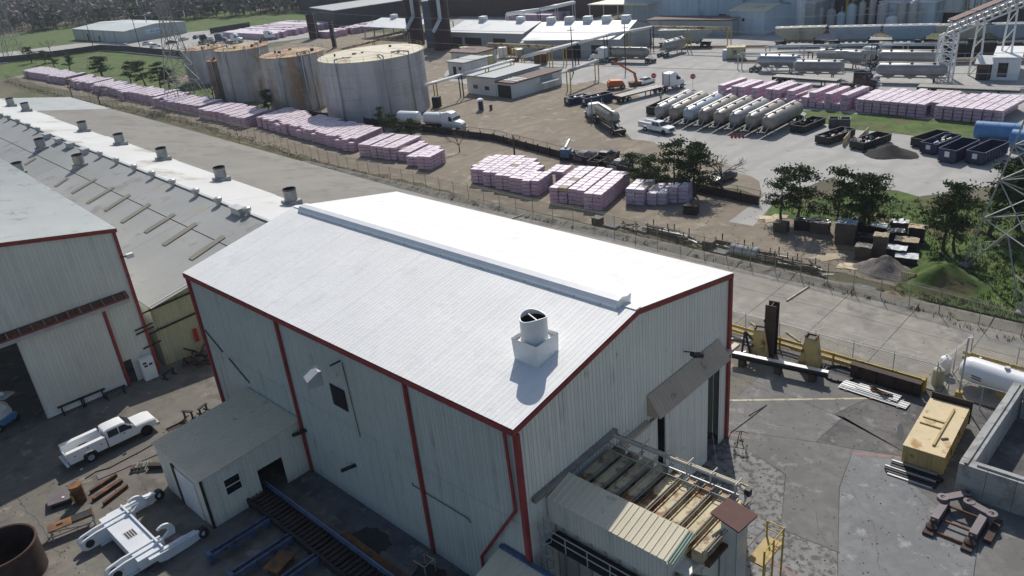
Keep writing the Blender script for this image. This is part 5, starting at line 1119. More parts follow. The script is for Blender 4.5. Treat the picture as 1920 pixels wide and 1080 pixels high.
# ================================================================ road vehicles and containers beyond the fence
def at2(a, b):   # two ground pixels -> centre, heading
    a, b = g(*a), g(*b); return (a+b)/2, head(a, b), (b-a).length
def sedan(label, c, rz, paint, l=4.6):
    t = thing('parked_car', label, 'car', (c.x,c.y,0), rz, 'parked cars'); h = l/2; w_ = .9
    b = loft([(-h,ring(w_*.85,.45,.85,.1)),(-h+.15,ring(w_*.95,.3,.98,.1)),(-h+1.0,ring(w_,.28,1.0,.1)),(h-1.3,ring(w_,.28,.98,.1)),(h-.2,ring(w_*.95,.3,.8,.12)),(h,ring(w_*.8,.42,.68,.08))]).build('body', paint, t, auto=True)
    loft([(-h+.6,ring(w_*.9,.97,1.0,.01,.98)),(-h+1.25,ring(w_*.9,.97,1.4,.1,.76)),(h-2.2,ring(w_*.9,.97,1.42,.1,.76)),(h-1.35,ring(w_*.9,.96,.99,.01,.98))]).build('glasshouse', M['glass'], b, auto=True)
    loft([(-h+1.25,ring(w_*.70,1.38,1.44,.02)),(h-2.2,ring(w_*.70,1.39,1.46,.02))]).build('roof', paint, b, auto=True)
    for s in (-1,1):
        for x in (-h+.85,h-.9): wheel(t, x, s*.78, .33, .22)
        MB().box(h-.16,h-.03,s*.6-.14,s*.6+.14,.58,.72).build('headlight', M['galv'], t); MB().box(-h-.01,-h+.1,s*.6-.16,s*.6+.16,.65,.8).build('tail_light', M['signred'], t)
    return t
def paint(name, col, r=.25): return mat(name, col, r, var=.05, scale=1, spec=.6, fine=.02)
PB, PK, PG, PW, PD = paint('blue_car',(.04,.075,.14)), paint('black_car',(.012,.012,.014)), paint('pale_green_car',(.42,.47,.45)), M['whitecar'], paint('charcoal_car',(.02,.022,.025))
def tractor(t, x0, P_, sleeper=True, red=False):
    """road tractor, rear axle group near x0, nose towards +x"""
    MB().box(x0-1.2,x0+4.2,-.45,.45,.75,.98).build('frame', M['signred'] if red else M['dark'], t)
    hb_ = x0+1.6
    cab = loft([(hb_,ring(1.2,1.0,3.5,.15,.95)),(hb_+1.5,ring(1.2,.9,3.75,.2,.93)),(hb_+2.3,ring(1.2,.8,3.5,.25,.9)),(hb_+2.75,ring(1.18,.8,2.2,.12,.95))]) if sleeper else loft([(hb_+.9,ring(1.2,1.0,2.9,.15,.95)),(hb_+2.3,ring(1.2,.8,2.95,.25,.9)),(hb_+2.75,ring(1.18,.8,2.1,.12,.95))])
    cab = cab.build('cab', P_, t, auto=True)
    loft([(hb_+2.7,ring(1.08,.75,2.1,.15,.95)),(hb_+4.0,ring(1.0,.7,1.85,.2,.92)),(hb_+4.3,ring(.9,.7,1.6,.15,.92))]).build('hood', P_, t, auto=True)
    MB().add([(hb_+2.78,-1.0,2.2),(hb_+2.78,1.0,2.2),(hb_+2.36,.9,3.1),(hb_+2.36,-.9,3.1)],[(0,1,2,3)]).build('windscreen', M['glass'], cab).location.x = .03
    for s in (-1,1):
        MB().add([(hb_+1.75,s*1.205,2.1),(hb_+2.55,s*1.205,2.1),(hb_+2.25,s*1.15,2.95),(hb_+1.75,s*1.15,2.95)],[(0,1,2,3)]).build('side_window', M['glass'], cab).location.y = s*.03
        MB().lathe([(.33,-.7),(.33,.7)],14,(hb_+1.4,s*1.0,.75),'x').build('fuel_tank', M['alu'], t)
        MB().bar((hb_+2.5,s*1.2,2.3),(hb_+2.6,s*1.5,2.5),.08,.5).build('mirror', M['dark'], t)
        MB().box(hb_+4.15,hb_+4.32,s*.75-.15,s*.75+.15,1.0,1.3).build('headlight', M['galv'], t)
        MB().tube((hb_-.1,s*1.0,1.0),(hb_-.1,s*1.0,3.9),.08,8).build('exhaust_pipe', M['alu'], t)
        for x in (x0-.65,x0+.65): wheel(t, x, s*.95, .5, .5)
        wheel(t, hb_+3.5, s*1.0, .5, .32)
    MB().box(hb_+4.3,hb_+4.4,-.55,.55,.85,1.55).build('grille', M['galv'], t); MB().box(hb_+4.25,hb_+4.55,-1.15,1.15,.5,.8).build('front_bumper', M['galv'], t)
def axles(t, xs):
    for x in xs:
        for s in (-1,1): wheel(t, x, s*.95, .5, .5)
def bulk(t, l, m, y=0, cones=3):
    """pneumatic bulk tank: drum with hopper cones"""
    r = 1.15; z = 2.55; h = l/2
    MB().lathe([(.5,-h),(r*.9,-h+.5),(r,-h+.9),(r,h-.9),(r*.9,h-.5),(.5,h)],24,(0,0,z),'x').build('tank', m, t, auto=True)
    cs = [-h*.62+ i*(h*1.24)/(cones-1) for i in range(cones)]
    for x in cs: MB().add([(x-l/cones*.46,-.95,z-.55),(x+l/cones*.46,-.95,z-.55),(x+l/cones*.46,.95,z-.55),(x-l/cones*.46,.95,z-.55),(x-.2,-.2,.75),(x+.2,-.2,.75),(x+.2,.2,.75),(x-.2,.2,.75)],[(0,1,5,4),(1,2,6,5),(2,3,7,6),(3,0,4,7),(4,5,6,7)]).build('hopper', m, t)
    for x in cs: MB().lathe([(.3,z+r-.05),(.3,z+r+.16),(.02,z+r+.2)],14,(x,0,0)).build('hatch', M['dark'], t)
    MB().bar((-h+.3,.35,z+r+.1),(h-.3,.35,z+r+.1),.4,.04).build('catwalk', M['galv'], t)
    MB().box(-h,h,-.42,-.3,.95,1.1).build('frame_rail', M['galv'], t); MB().box(-h,h,.3,.42,.95,1.1).build('frame_rail', M['galv'], t)
    for s in (-1,1): MB().bar((-h-.9,s*.5,1.0),(-h+.6,s*.6,2.2),.12).build('end_strut', M['galv'], t); MB().bar((h+.3,s*.5,1.0),(h-.5,s*.6,2.2),.12).build('end_strut', M['galv'], t)
def bulk_trailer(label, c, rz, l=10.5, m=None, cones=3):
    t = thing('bulk_trailer', label, 'tank trailer', (c.x,c.y,0), rz, 'hopper-bottom bulk trailers'); bulk(t, l, m or M['alu'], cones=cones)
    axles(t, (-l/2+.2,-l/2-1.0))
    for s in (-1,1): MB().box(l/2-2.2,l/2-2.0,s*.7-.06,s*.7+.06,0,1.0).build('landing_leg', M['dark'], t)
    return t
def flatbed(label, c, rz, l=14.5, m=None, tagit=True, t=None, x0=0):
    t = t or thing('flatbed_trailer', label, 'flatbed trailer', (c.x,c.y,0), rz, 'empty flatbed trailers')
    MB().box(x0-l/2,x0+l/2,-1.25,1.25,1.3,1.45).build('deck', m or mat('flatbed_deck',(.36,.33,.28),.8,var=.15,scale=.6), t)
    for k in range(9): MB().box(x0-l/2+.02,x0+l/2-.02,-1.2+k*.27,-.96+k*.27,1.452,1.47).build('deck_plank', M['woodgrey'] if k % 3 else M['galv'], t)
    for s in (-.5,.5): MB().box(x0-l/2,x0+l/2,s-.07,s+.07,.95,1.3).build('frame_rail', M['dark'], t)
    for s in (-1,1): MB().box(x0+l/2-3.3,x0+l/2-3.1,s*.8-.06,s*.8+.06,0,1.0).build('landing_leg', M['dark'], t)
    axles(t, (x0-l/2+1.2,x0-l/2+2.4)); MB().box(x0-l/2-.08,x0-l/2,-1.2,1.2,.6,1.3).build('rear_bumper', M['rustdark'], t); return t
def dumpster(label, c, rz, l=6.4, w_=2.3, h=1.6, m=None, fill=None, sign=True, sides=True):
    t = thing('roll_off_container', label, 'container', (c.x,c.y,0), rz, 'roll-off containers'); m = m or M['navy']; a, b = l/2, w_/2
    MB().box(-a,a,-b,b,.15,.25).build('floor', m, t)
    for s in (-1,1): MB().box(-a,a,s*b-(.06 if s > 0 else 0),s*b+(.0 if s > 0 else .06),.2,h).build('side_wall', m, t)
    for s in (-1,1): MB().box(s*a-(.06 if s > 0 else 0),s*a+(0 if s > 0 else .06),-b+.07,b-.07,.2,h-.01).build('end_wall', m, t)
    n = int(l/.8)
    for k in range(n):
        for s in (-1,1): MB().box(-a+.3+k*.8,-a+.4+k*.8,s*(b+.04)-.04,s*(b+.04)+.04,.25,h-.1).build('side_rib', m, t)
    for s in (-1,1): MB().bar((-a,s*b,h),(a,s*b,h),.12,.1).build('top_rim', M['galv'] if not sides else m, t); MB().bar((s*a,-b,h),(s*a,b,h),.12,.1).build('top_rim', m, t)
    for s in (-1,1): MB().box(-a,a,s*.6-.08,s*.6+.08,0,.15).build('skid', M['dark'], t)
    if sign: MB().box(-.32,.32,-.01,.01,h*.45,h*.85).build('sign_panel', M['white'], t, (-a-.03,0,0), PI/2)
    if fill:
        rd = random.Random(hash(label) % 99 if 0 else len(label))
        for k in range(16):
            p = Vector((rd.uniform(-a*.8,a*.8),rd.uniform(-b*.7,b*.7),rd.uniform(h*.5,h*.95))); q = p+Vector((rd.uniform(-.9,.9),rd.uniform(-.5,.5),rd.uniform(-.1,.4)))
            MB().bar(p,q,rd.uniform(.1,.7),rd.uniform(.03,.2)).build('debris', rd.choice(fill), t)
    return t
# white tank semi beside the shrub
c, rz, _ = at2((752,240),(868,246)); t = thing('tank_truck', 'white semi truck with white tank trailer parked behind the shrubs', 'truck', (c.x,c.y,0), rz)
tractor(t, 1.8, M['whitecar']); 
for x0, l in ((-7.6,5.2),(-1.2,5.4)): MB().lathe([(.4,x0),(1.05,x0+.25),(1.15,x0+.5),(1.15,x0+l-.5),(1.05,x0+l-.25),(.4,x0+l)],24,(0,0,2.3),'x').build('tank', M['white'], t, auto=True)
MB().box(-8,3,-.5,.5,.85,1.15).build('chassis', M['dark'], t); axles(t, (-7,-5.8))
# tanker semi turning on the lot
c, rz, _ = at2((1165,256),(1115,222)); t = thing('tank_truck', 'dusty silver bulk tank semi with white cab seen from behind', 'truck', (c.x,c.y,0), rz)
bulk(t, 9, M['aludirty'], cones=2); tractor(t, 4.4, M['white'], sleeper=False); axles(t, (-4.8,-6.0)); MB().box(-6.6,6,-.5,.5,.8,1.0).build('chassis', M['dark'], t); MB().box(-7.0,-6.6,-1.1,1.1,.5,1.0).build('rear_bumper', M['dark'], t)
c, rz, _ = at2((1212,243),(1256,252)); pickup('white pickup truck with red item in its bed, parked before the tank trailers', (c.x,c.y,0), rz, True, group=None)
# the row of eight tank trailers
f1, b1_, f8, b8 = g(1238,214,1.6), g(1294,186,1.6), g(1440,236,1.6), g(1494,208,1.6)
for i in range(8):
    k = i/7; a, b = f1+(f8-f1)*k, b1_+(b8-b1_)*k; c = (a+b)/2; m = [M['alu'],M['aludirty'],mat('blue_grey_tank',(.36,.42,.46),.4,.3,var=.1,scale=.5),M['aludirty'],M['aludirty'],M['alu'],M['aludirty'],M['aludirty']][i]
    t = thing('tank_trailer', 'long cylindrical tank trailer, %s from the left in the row of eight behind the pickup' % ordn[i], 'tank trailer', (c.x,c.y,0), head(a,b), 'row of tank trailers'); l = (b-a).length+1.2; h = l/2
    MB().lathe([(.45,-h),(1.0,-h+.3),(1.2,-h+.75),(1.2,h-.75),(1.0,h-.3),(.45,h)],26,(0,0,2.1),'x').build('tank', m, t, auto=True)
    for x in (-h*.55,0,h*.55): MB().lathe([(.34,3.22),(.34,3.45),(.02,3.5)],14,(x,0,0)).build('hatch', M['dark'], t)
    MB().box(-h-1.4,h,-.5,.5,.7,.95).build('chassis', M['dark'], t); axles(t, (h-.8,h-2.0))
    for s in (-1,1): MB().bar((-h-1.4,s*.45,.9),(-h+.4,s*.5,1.9),.09).build('end_strut', M['galv'], t); MB().box(-h+1.4,-h+1.55,s*.7-.06,s*.7+.06,0,.9).build('landing_leg', M['galv'], t); MB().bar((-h-1.4,s*.9,.85),(-h+.5,s*.9,.85),.08).build('hose_tray', M['galv'], t)
    MB().bar((-h+.5,.4,3.4),(h-.5,.4,3.4),.35,.04).build('catwalk', M['galv'], t)
for k in range(4):
    p = g(1372+k*7,258); tag(MB().lathe([(.22,0),(.22,.04),(.05,.7),(.03,.72)],10).build('traffic_cone', M['signred'], None, (p.x,p.y,0)), 'red traffic cone, %s from the left in front of the tank trailers' % ordn[k], 'traffic cone', 'red traffic cones')
# other semis, flatbeds and bulk trailers
c, rz, _ = at2((1170,190),(1270,165)); t = flatbed('flatbed semi with white sleeper cab and red frame seen from behind', c, rz, 11.5, x0=-3.4); t['group'] = 'trucks'; t['category'] = 'truck'; t.name = 'flatbed_truck'; tractor(t, 2.6, M['white'], red=True)
c, rz, _ = at2((1465,155),(1640,168)); t = flatbed('black sleeper semi truck with an empty flatbed beside the stacks', c, rz, 13.5, x0=-4.2); t['category'] = 'truck'; t.name = 'flatbed_truck'; t['group'] = 'trucks'; tractor(t, 4.2, PK)
c, rz, _ = at2((1735,175),(1895,182)); flatbed('long empty flatbed trailer standing alone at the right of the stacks', c, rz, 16)
bulk_trailer('dark silver bulk trailer standing apart on the pale lot, leftmost by the rails', *at2((1428,134),(1492,136))[:2], 9.5, mat('blue_steel_tank',(.33,.36,.4),.35,.5,var=.15,scale=.5))
bulk_trailer('dark silver bulk trailer just behind the black semi flatbed', *at2((1495,146),(1572,148))[:2], 10)
bulk_trailer('silver bulk trailer behind the two dark ones, beside the white semi', *at2((1542,124),(1608,128))[:2], 10.5)
for i,(v,l) in enumerate(((113,'farthest'),(128,'middle'),(154,'nearest'))): bulk_trailer('bright silver bulk trailer left of the conveyor tower, the %s of three' % l, *at2((1662,v),(1750,v+2))[:2], 12.5)
bulk_trailer('silver bulk trailer parked alone by the rail hopper car, seen end on', *at2((1240,108),(1288,94))[:2], 8.5, M['alu'])
c, rz, _ = at2((1225,118),(1140,116)); t = thing('tank_truck', 'white cab semi with grey bulk tank passing the low white-roofed building', 'truck', (c.x,c.y,0), rz, 'trucks'); bulk(t, 10.5, M['aludirty']); tractor(t, 5.2, M['white']); axles(t, (-5,-6.2)); MB().box(-7,6,-.5,.5,.8,1.0).build('chassis', M['dark'], t)
c, rz, _ = at2((1655,120),(1615,118)); t = thing('semi_tractor', 'white semi tractor unit behind the silver bulk trailers', 'truck', (c.x,c.y,0), rz, 'trucks'); tractor(t, -2, M['white'])
# containers
WH = [M['white'], M['wood'], M['woodgrey'], M['galv'], M['paper']]
dumpster('navy container heaped with scrap, left one of two by the white shed', *at2((1068,196),(1095,190))[:2], 4.8, 2.2, 1.4, fill=WH)
dumpster('navy container full of timber scrap, right one of two by the white shed', *at2((1093,200),(1145,188))[:2], 6.4, 2.3, 1.7, fill=WH)
dumpster('long black open container at the left end of the tank trailer row', *at2((1222,216),(1262,198))[:2], 8, 2.4, 1.5, m=M['dark'], sign=False)
dumpster('low black open container right of the tank trailer row', *at2((1492,250),(1536,232))[:2], 6.5, 2.5, 1.2, m=M['dark'], sign=False, fill=[M['dark'],M['coal'],M['galv']])
dumpster('low dark container with a pale side board, left of the black gravel heap', *at2((1542,270),(1588,254))[:2], 6.6, 2.5, 1.2, m=M['dark'], sign=False, fill=[M['dark'],M['galv'],M['coal']])
dumpster('low dark container with grey scrap right beside the black gravel heap', *at2((1608,280),(1654,264))[:2], 6.6, 2.5, 1.2, m=M['dark'], sign=False, fill=[M['galv'],M['dark'],M['galv']])
dumpster('navy container with white scrap heaped on top', *at2((1732,292),(1790,268))[:2], 6.4, 2.4, 1.6, fill=[M['white'],M['galv'],M['white']])
dumpster('open navy container between the heaped one and the rightmost one', *at2((1768,308),(1822,282))[:2], 6.6, 2.4, 1.9, fill=[M['cream']] if 0 else None)
dumpster('open navy container nearest the lattice tower with two white signs', *at2((1818,312),(1878,284))[:2], 6.8, 2.4, 1.8)
dumpster('navy container at the right frame edge behind the tower', *at2((1895,336),(1940,310))[:2], 6.4, 2.4, 1.7, fill=[M['orangerust'],M['wood']])
dumpster('black low container behind the heaped navy one', *at2((1722,276),(1765,262))[:2], 6, 2.3, 1.3, sign=False, m=M['dark'])
for (a, b, l) in (((1584,262),(1598,258),'pale'),): pass
for q0, q1, l in (((1580,275),(1594,258),'pale yellow board standing along the low dark container'),((1600,278),(1628,252),'pale yellow board standing beside the grey scrap container')):
    a, b = g(*q0), g(*q1); tag(MB().bar((a.x,a.y,.6),(b.x,b.y,.6),.1,1.2).build('side_board', M['cream']), l, 'board', 'pale side boards')
for i,(u,v) in enumerate(((1564,238),(1582,239))):
    p = g(u,v); dumpster('small square dark bin beside the grass strip, %s one' % ('left','right')[i], p, .4, 1.8, 1.6, 1.5, m=mat('dark_grey_bin',(.06,.07,.075),.5), sign=False)
for (a, b, l) in (((1842,262),(1894,266),'light blue horizontal drum tank behind the navy containers'),((1915,280),(1960,285),'light blue drum tank cut by the right frame edge')):
    c, rz, ln_ = at2(a, b); t = thing('drum_tank', l, 'tank', (c.x,c.y,0), rz, 'light blue drum tanks'); MB().lathe([(1.0,-3.0),(1.3,-2.9),(1.3,2.9),(1.0,3.0)],26,(0,0,1.45),'x').build('shell', M['skyblue'], t, auto=True)
    for x in (-2,0,2): MB().lathe([(1.33,x-.05),(1.33,x+.05)],26,(0,0,1.45),'x',caps=False).build('band', M['skyblue'], t); MB().box(x-.15,x+.15,-.9,.9,0,.5).build('cradle', M['dark'], t)
p = g(1668,288); mound('gravel_heap', (p.x,p.y), 3.9, 3.2, 1.4, M['coal'], 'black granule heap beside the open containers', 'heap', 3)
# parked cars near the retaining wall and behind
c, rz, _ = at2((1080,308),(1116,290)); sedan('dark blue sedan parked between the blue lift and the black pickup', c, rz, PB)
c, rz, _ = at2((1118,316),(1152,296)); pickup('black pickup truck with open bed by the retaining wall', (c.x,c.y,0), rz, False, group=None, paint=PK)
c, rz, _ = at2((1148,322),(1180,308)); sedan('pale silver green car half hidden by the cedar bush', c, rz, PG)
c, rz, _ = at2((1338,346),(1370,334)); sedan('dark sedan with glinting windscreen under the big leafless tree', c, rz+PI, PD)
c, rz, _ = at2((1200,160),(1224,153)); sedan('white car beside the orange boom lift', c, rz, PW)
c, rz, _ = at2((1058,303),(1072,292)); t = thing('boom_lift', 'blue folded boom lift beside the retaining wall', 'lift machine', (c.x,c.y,0), rz); MB().box(-1.3,1.3,-.8,.8,.5,1.2).build('chassis', M['skyblue'] if 0 else mat('lift_blue',(.06,.14,.24),.45), t); MB().box(-1.4,-.2,-.8,.8,1.2,1.9).build('counterweight', mat('lift_blue',(.06,.14,.24)), t); MB().bar((-.8,0,2.0),(1.6,.2,2.7),.3,.35).build('boom', M['galv'], t); MB().bar((1.6,.2,2.7),(.2,.2,2.2),.22,.25).build('jib', M['dark'], t)
for z_ in (2.3,2.9): MB().pipe([(1.4,-.5,z_),(2.3,-.5,z_),(2.3,.8,z_),(1.4,.8,z_)],.04,5).build('basket_rail', M['galv'], t)
for x in (-.9,.9):
    for s in (-1,1): wheel(t, x, s*.8, .42, .3)
c, rz, _ = at2((1142,168),(1168,165)); t = thing('boom_lift', 'orange boom lift with its arm raised beside the flatbed', 'lift machine', (c.x,c.y,0), rz); loft([(-1.8,ring(1.0,.7,1.6,.2)),(-1.2,ring(1.1,.6,2.0,.2)),(1.2,ring(1.1,.6,1.8,.2)),(1.7,ring(.9,.7,1.3,.2))]).build('body', M['orange'], t, auto=True)
for x in (-1.2,1.4):
    for s in (-1,1): wheel(t, x, s*1.0, .5, .35)
c2 = g(1195,160); t = thing('crane_arm', 'orange crane arm reaching up left beside the white car', 'crane', (c2.x,c2.y,0), rz); MB().bar((0,0,.3),(-.6,0,2.6),.5,.5).build('mast', M['orange'], t); MB().bar((-.3,0,2.5),(-5.2,-.4,5.8),.35,.4).build('boom', M['orange'], t); MB().box(-1.8,.8,-.9,.9,.2,.9).build('base', M['orangerust'], t)
# person in a yellow-green vest
p = g(1239,190); pe = thing('person', 'person standing in a yellow-green vest and dark trousers by the flatbed', 'person', (p.x,p.y,0), -.6)
me = bpy.data.meshes.new('body'); J = [(0,0,.95,.15),(0,0,1.2,.14),(0,0,1.42,.15),(0,0,1.52,.07),(0,.0,1.66,.10),(0,0,1.76,.08),(0,.19,1.42,.07),(.03,.27,1.15,.055),(.10,.24,.92,.045),(0,-.19,1.42,.07),(.03,-.27,1.15,.055),(.10,-.24,.92,.045),(0,.1,.88,.11),(.03,.11,.5,.075),(-.02,.11,.09,.06),(.14,.12,.05,.05),(0,-.1,.88,.11),(.0,-.11,.5,.075),(-.04,-.11,.09,.06),(.12,-.12,.05,.05)]
me.from_pydata([j[:3] for j in J], [(0,1),(1,2),(2,3),(3,4),(4,5),(2,6),(6,7),(7,8),(2,9),(9,10),(10,11),(0,12),(12,13),(13,14),(14,15),(0,16),(16,17),(17,18),(18,19)], [])
bo = bpy.data.objects.new('body', me); C.objects.link(bo); bo.parent = pe; me.materials.append(M['cloth'])
md = bo.modifiers.new('skin','SKIN')
for k, j in enumerate(J): me.skin_vertices[0].data[k].radius = (j[3], j[3]); me.skin_vertices[0].data[k].use_root = k == 0
bo.modifiers.new('sub','SUBSURF').levels = 1; bo.modifiers['sub'].render_levels = 1
MB().lathe([(.17,.95),(.2,1.2),(.21,1.4),(.1,1.5)],14).build('vest', M['vest'], pe, smooth=True).scale = (.95,1.05,1); MB().lathe([(.05,1.5),(.10,1.58),(.11,1.68),(.08,1.76)],12).build('face', M['skin'], pe, smooth=True); MB().lathe([(.15,1.70),(.125,1.73),(.11,1.82),(.03,1.86)],14).build('hard_hat', M['white'], pe, smooth=True)
# signs, toilet, bins
for (u, v, h, l) in ((1226,165,2.6,'red stop sign beside the white car'),(1299,165,2.4,'red stop sign standing alone in front of the stacks')):
    p = g(u,v); t = thing('stop_sign', l, 'sign', (p.x,p.y,0), math.atan2(CAM.y-p.y,CAM.x-p.x), 'stop signs'); MB().tube((0,0,0),(0,0,h),.04,6).build('post', M['galv'], t)
    MB().lathe([(.55,0),(.55,.03)],8,(.05,0,h),'x').build('plate', M['signred'], t); MB().lathe([(.6,0),(.6,.02)],8,(.02,0,h),'x').build('border', M['white'], t); text_mesh('STOP', .4, M['white'], 'lettering', t, (.085,0,h-.13), (PI/2,0,PI/2))
p = g(902,207); t = thing('portable_toilet', 'white and dark portable toilet standing on the dirt lot', 'portable toilet', (p.x,p.y,0), .9); MB().box(-.6,.6,-.6,.6,0,2.2).build('cabin', M['white'], t); MB().side([(-.65,2.2),(.65,2.2),(.3,2.45),(-.3,2.45)],-.65,.65).build('roof', M['white'], t); MB().box(-.45,.45,-.63,-.602,.1,2.0).build('door', M['dark'], t)
p = g(921,206); tag(MB().lathe([(.3,0),(.34,1.0),(.38,1.05),(.38,1.12)],14).build('trash_can', mat('brown_bin',(.09,.08,.07),.7), None, (p.x,p.y,0)), 'small dark trash can beside the portable toilet', 'trash can')
p = g(820,200); tag(MB().box(-.8,.8,-.7,.7,.1,2.2).box(-.9,.9,-.8,.8,0,.1).build('dark_cabinet', M['dark'], None, (p.x,p.y,0), .4), 'dark square equipment cabinet above the white tank truck', 'cabinet')
p = g(1380,110); t = thing('yellow_hut', 'small cream hut with dark openings alone on the pale lot', 'hut', (p.x,p.y,0), .35); MB().box(-2,2,-1.4,1.4,.3,2.8).build('wall', M['creamwall'], t); MB().box(-2.2,2.2,-1.6,1.6,2.8,2.95).build('roof', M['cream'], t); MB().box(-.5,.3,-1.42,-1.38,1.3,2.2).build('window', M['glass'], t); MB().box(2.0,2.03,-.5,.6,.3,2.3).build('door', M['dark'], t); MB().box(-3.1,-2.05,-1,1,0,2.2).build('side_unit', M['bluewall'], t)
# cars at the far left lot
fc = [(277,84,PW,'white car by the far shop wall'),(292,88,PW,'second white car by the far shop wall'),(322,82,PK,'dark car on the far shop lot'),(345,76,M['galv'],'grey car among the far shop trucks'),(368,72,PB,'blue car at the end of the far shop'),(395,76,M['galv'],'silver car beside the blue one far left'),(235,88,PW,'white car at the dark far fence')]
for i,(u,v,pt_,l) in enumerate(fc): sedan(l, g(u,v), .4+i*.5, pt_, 4.8)
for (a, b, pt_, l) in (((398,82),(420,80),PB,'blue semi truck on the far shop lot'),((425,82),(452,80),PW,'white semi truck near the far stacks'),((372,80),(392,84),PK,'black semi truck on the far shop lot'),((490,76),(512,74),PW,'white semi truck before the far pink stacks')):
    c, rz, _ = at2(a, b); t = thing('semi_tractor', l, 'truck', (c.x,c.y,0), rz, 'far trucks'); tractor(t, -2, pt_)
# ================================================================ far buildings
def bldg(name, label, p0, p1, p2, h, wm, rm, rise=0., cat='building', doors=(), windows=(), over=.4, open_=False, group=None):
    """footprint from three ground points: front left, front right, right back; parts: wall, roof, door, window"""
    a, b, c = (g(*q) if not isinstance(q, Vector) else q for q in (p0, p1, p2)); rz = head(a, b); t = thing(name, label, cat, (a.x,a.y,0), rz, group)
    ca, sa = math.cos(-rz), math.sin(-rz); L_ = (b-a).length; d_ = c-b; dy = d_.x*sa+d_.y*ca; D = max(3., abs(dy))
    if not open_:
        for q in ((0,L_,0,.2),(0,L_,D-.2,D),(0,.2,.2,D-.2),(L_-.2,L_,.2,D-.2)): MB().box(q[0],q[1],q[2],q[3],0,h).build('wall', wm, t)
        if rise:
            for x in (0, L_-.2): MB().add([(x,0,h),(x+.2,0,h),(x+.2,D,h),(x,D,h),(x,D/2,h+rise),(x+.2,D/2,h+rise)],[(0,4,3),(1,2,5),(0,1,5,4),(2,3,4,5)]).build('gable', wm, t)
    else:
        n = max(2, round(L_/6))
        for k in range(n+1):
            for y in (.3, D-.3): MB().box(k*L_/n-.15,k*L_/n+.15,y-.15,y+.15,0,h).build('post', M['galv'], t)
    o = over
    if rise:
        n = max(1, round(L_/6))
        for k in range(n):
            x0, x1 = -o+k*(L_+2*o)/n, -o+(k+1)*(L_+2*o)/n-.02
            MB().add([(x0,-o,h-.02),(x1,-o,h-.02),(x1,D/2,h+rise+.12),(x0,D/2,h+rise+.12),(x1,-o,h+.1),(x0,-o,h+.1)],[(5,4,2,3),(0,1,4,5)]).build('roof_panel', rm, t); MB().add([(x0,D+o,h+.1),(x1,D+o,h+.1),(x1,D/2,h+rise+.12),(x0,D/2,h+rise+.12)],[(0,3,2,1)]).build('roof_panel', rm, t)
    else:
        MB().box(-o,L_+o,-o,D+o,h+.01,h+.3).build('roof', rm, t)
    for x, w_, hh in doors: MB().box(x*L_-w_/2,x*L_+w_/2,-.06,-.01,0,hh).build('door', M['dark'], t)
    for x, z, w_, hh in windows: 
        wn = MB().box(x*L_-w_/2-.1,x*L_+w_/2+.1,-.05,-.01,z-.1,z+hh+.1).build('window', M['white'], t); MB().box(x*L_-w_/2,x*L_+w_/2,-.07,-.055,z,z+hh).build('pane', M['glass'], wn)
    return t, L_, D
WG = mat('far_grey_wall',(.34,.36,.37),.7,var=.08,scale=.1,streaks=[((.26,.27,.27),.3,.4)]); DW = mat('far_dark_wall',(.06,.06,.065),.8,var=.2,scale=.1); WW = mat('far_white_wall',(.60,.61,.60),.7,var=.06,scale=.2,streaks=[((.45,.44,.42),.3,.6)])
BR = mat('brown_red_roof',(.13,.085,.075),.8,var=.15,scale=.3,spots=[((.3,.27,.25),.1,.4)])
t, l, D = bldg('workshop', 'long pale green workshop with light roof beside the far woods', (142,74), (240,81), (368,62), 5, mat('pale_green_wall',(.42,.45,.43),.7,var=.06,scale=.1,streaks=[((.32,.34,.33),.3,.3)]), mat('pale_green_roof',(.48,.53,.52),.6,var=.06,scale=.05), 1.2, doors=((.28,2.,3.2),(.5,1.5,2.5)))
for k in range(5): MB().box(k*l/5-.08,k*l/5+.08,-.1,-.01,0,5).build('downspout', DW, t)
sg = MB().box(l+.02,l+.08,D*.32,D*.62,2.4,4.4).build('sign_panel', mat('sign_pale_blue',(.5,.62,.68),.5), t)
for k in range(7): MB().box(l+.085,l+.1,D*(.38+.03*k),D*(.40+.03*k),2.9,3.2+.5*((k*5)%3)/2).build('sign_letter', mat('sign_blue',(.08,.22,.38),.5), sg)
bldg('barn', 'small dark barn with pale roof behind the far workshop', (246,43), (272,44), (308,39), 4, DW, M['farroof'], 1)
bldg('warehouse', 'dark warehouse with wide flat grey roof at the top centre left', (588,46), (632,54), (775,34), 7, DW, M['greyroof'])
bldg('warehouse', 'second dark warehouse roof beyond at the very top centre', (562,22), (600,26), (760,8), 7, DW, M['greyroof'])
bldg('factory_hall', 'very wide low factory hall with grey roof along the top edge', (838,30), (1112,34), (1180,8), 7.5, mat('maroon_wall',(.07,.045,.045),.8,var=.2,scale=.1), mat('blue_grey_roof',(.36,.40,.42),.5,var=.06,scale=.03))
def rowvents(t, l, D, h, n, lab):
    for k in range(n): MB().box(l*(k+.5)/n-1.1,l*(k+.5)/n+1.1,D/2-1,D/2+1,h,h+1.6).build('roof_vent', M['farroof'], t)
t, l, D = bldg('low_hall', 'low white-roofed hall left of the dark silos', (684,70), (778,76), (812,58), 3.8, WW, M['farroof'], 1.8, open_=True); rowvents(t,l,D,5.4,2,'')
t, l, D = bldg('low_hall', 'low white-roofed hall right of the dark silos', (842,86), (982,92), (1012,72), 4.3, WG, M['farroof'], 2.2, doors=((.1,6,2.8),(.35,7,2.8),(.7,5,2.8))); rowvents(t,l,D,6.3,2,'')
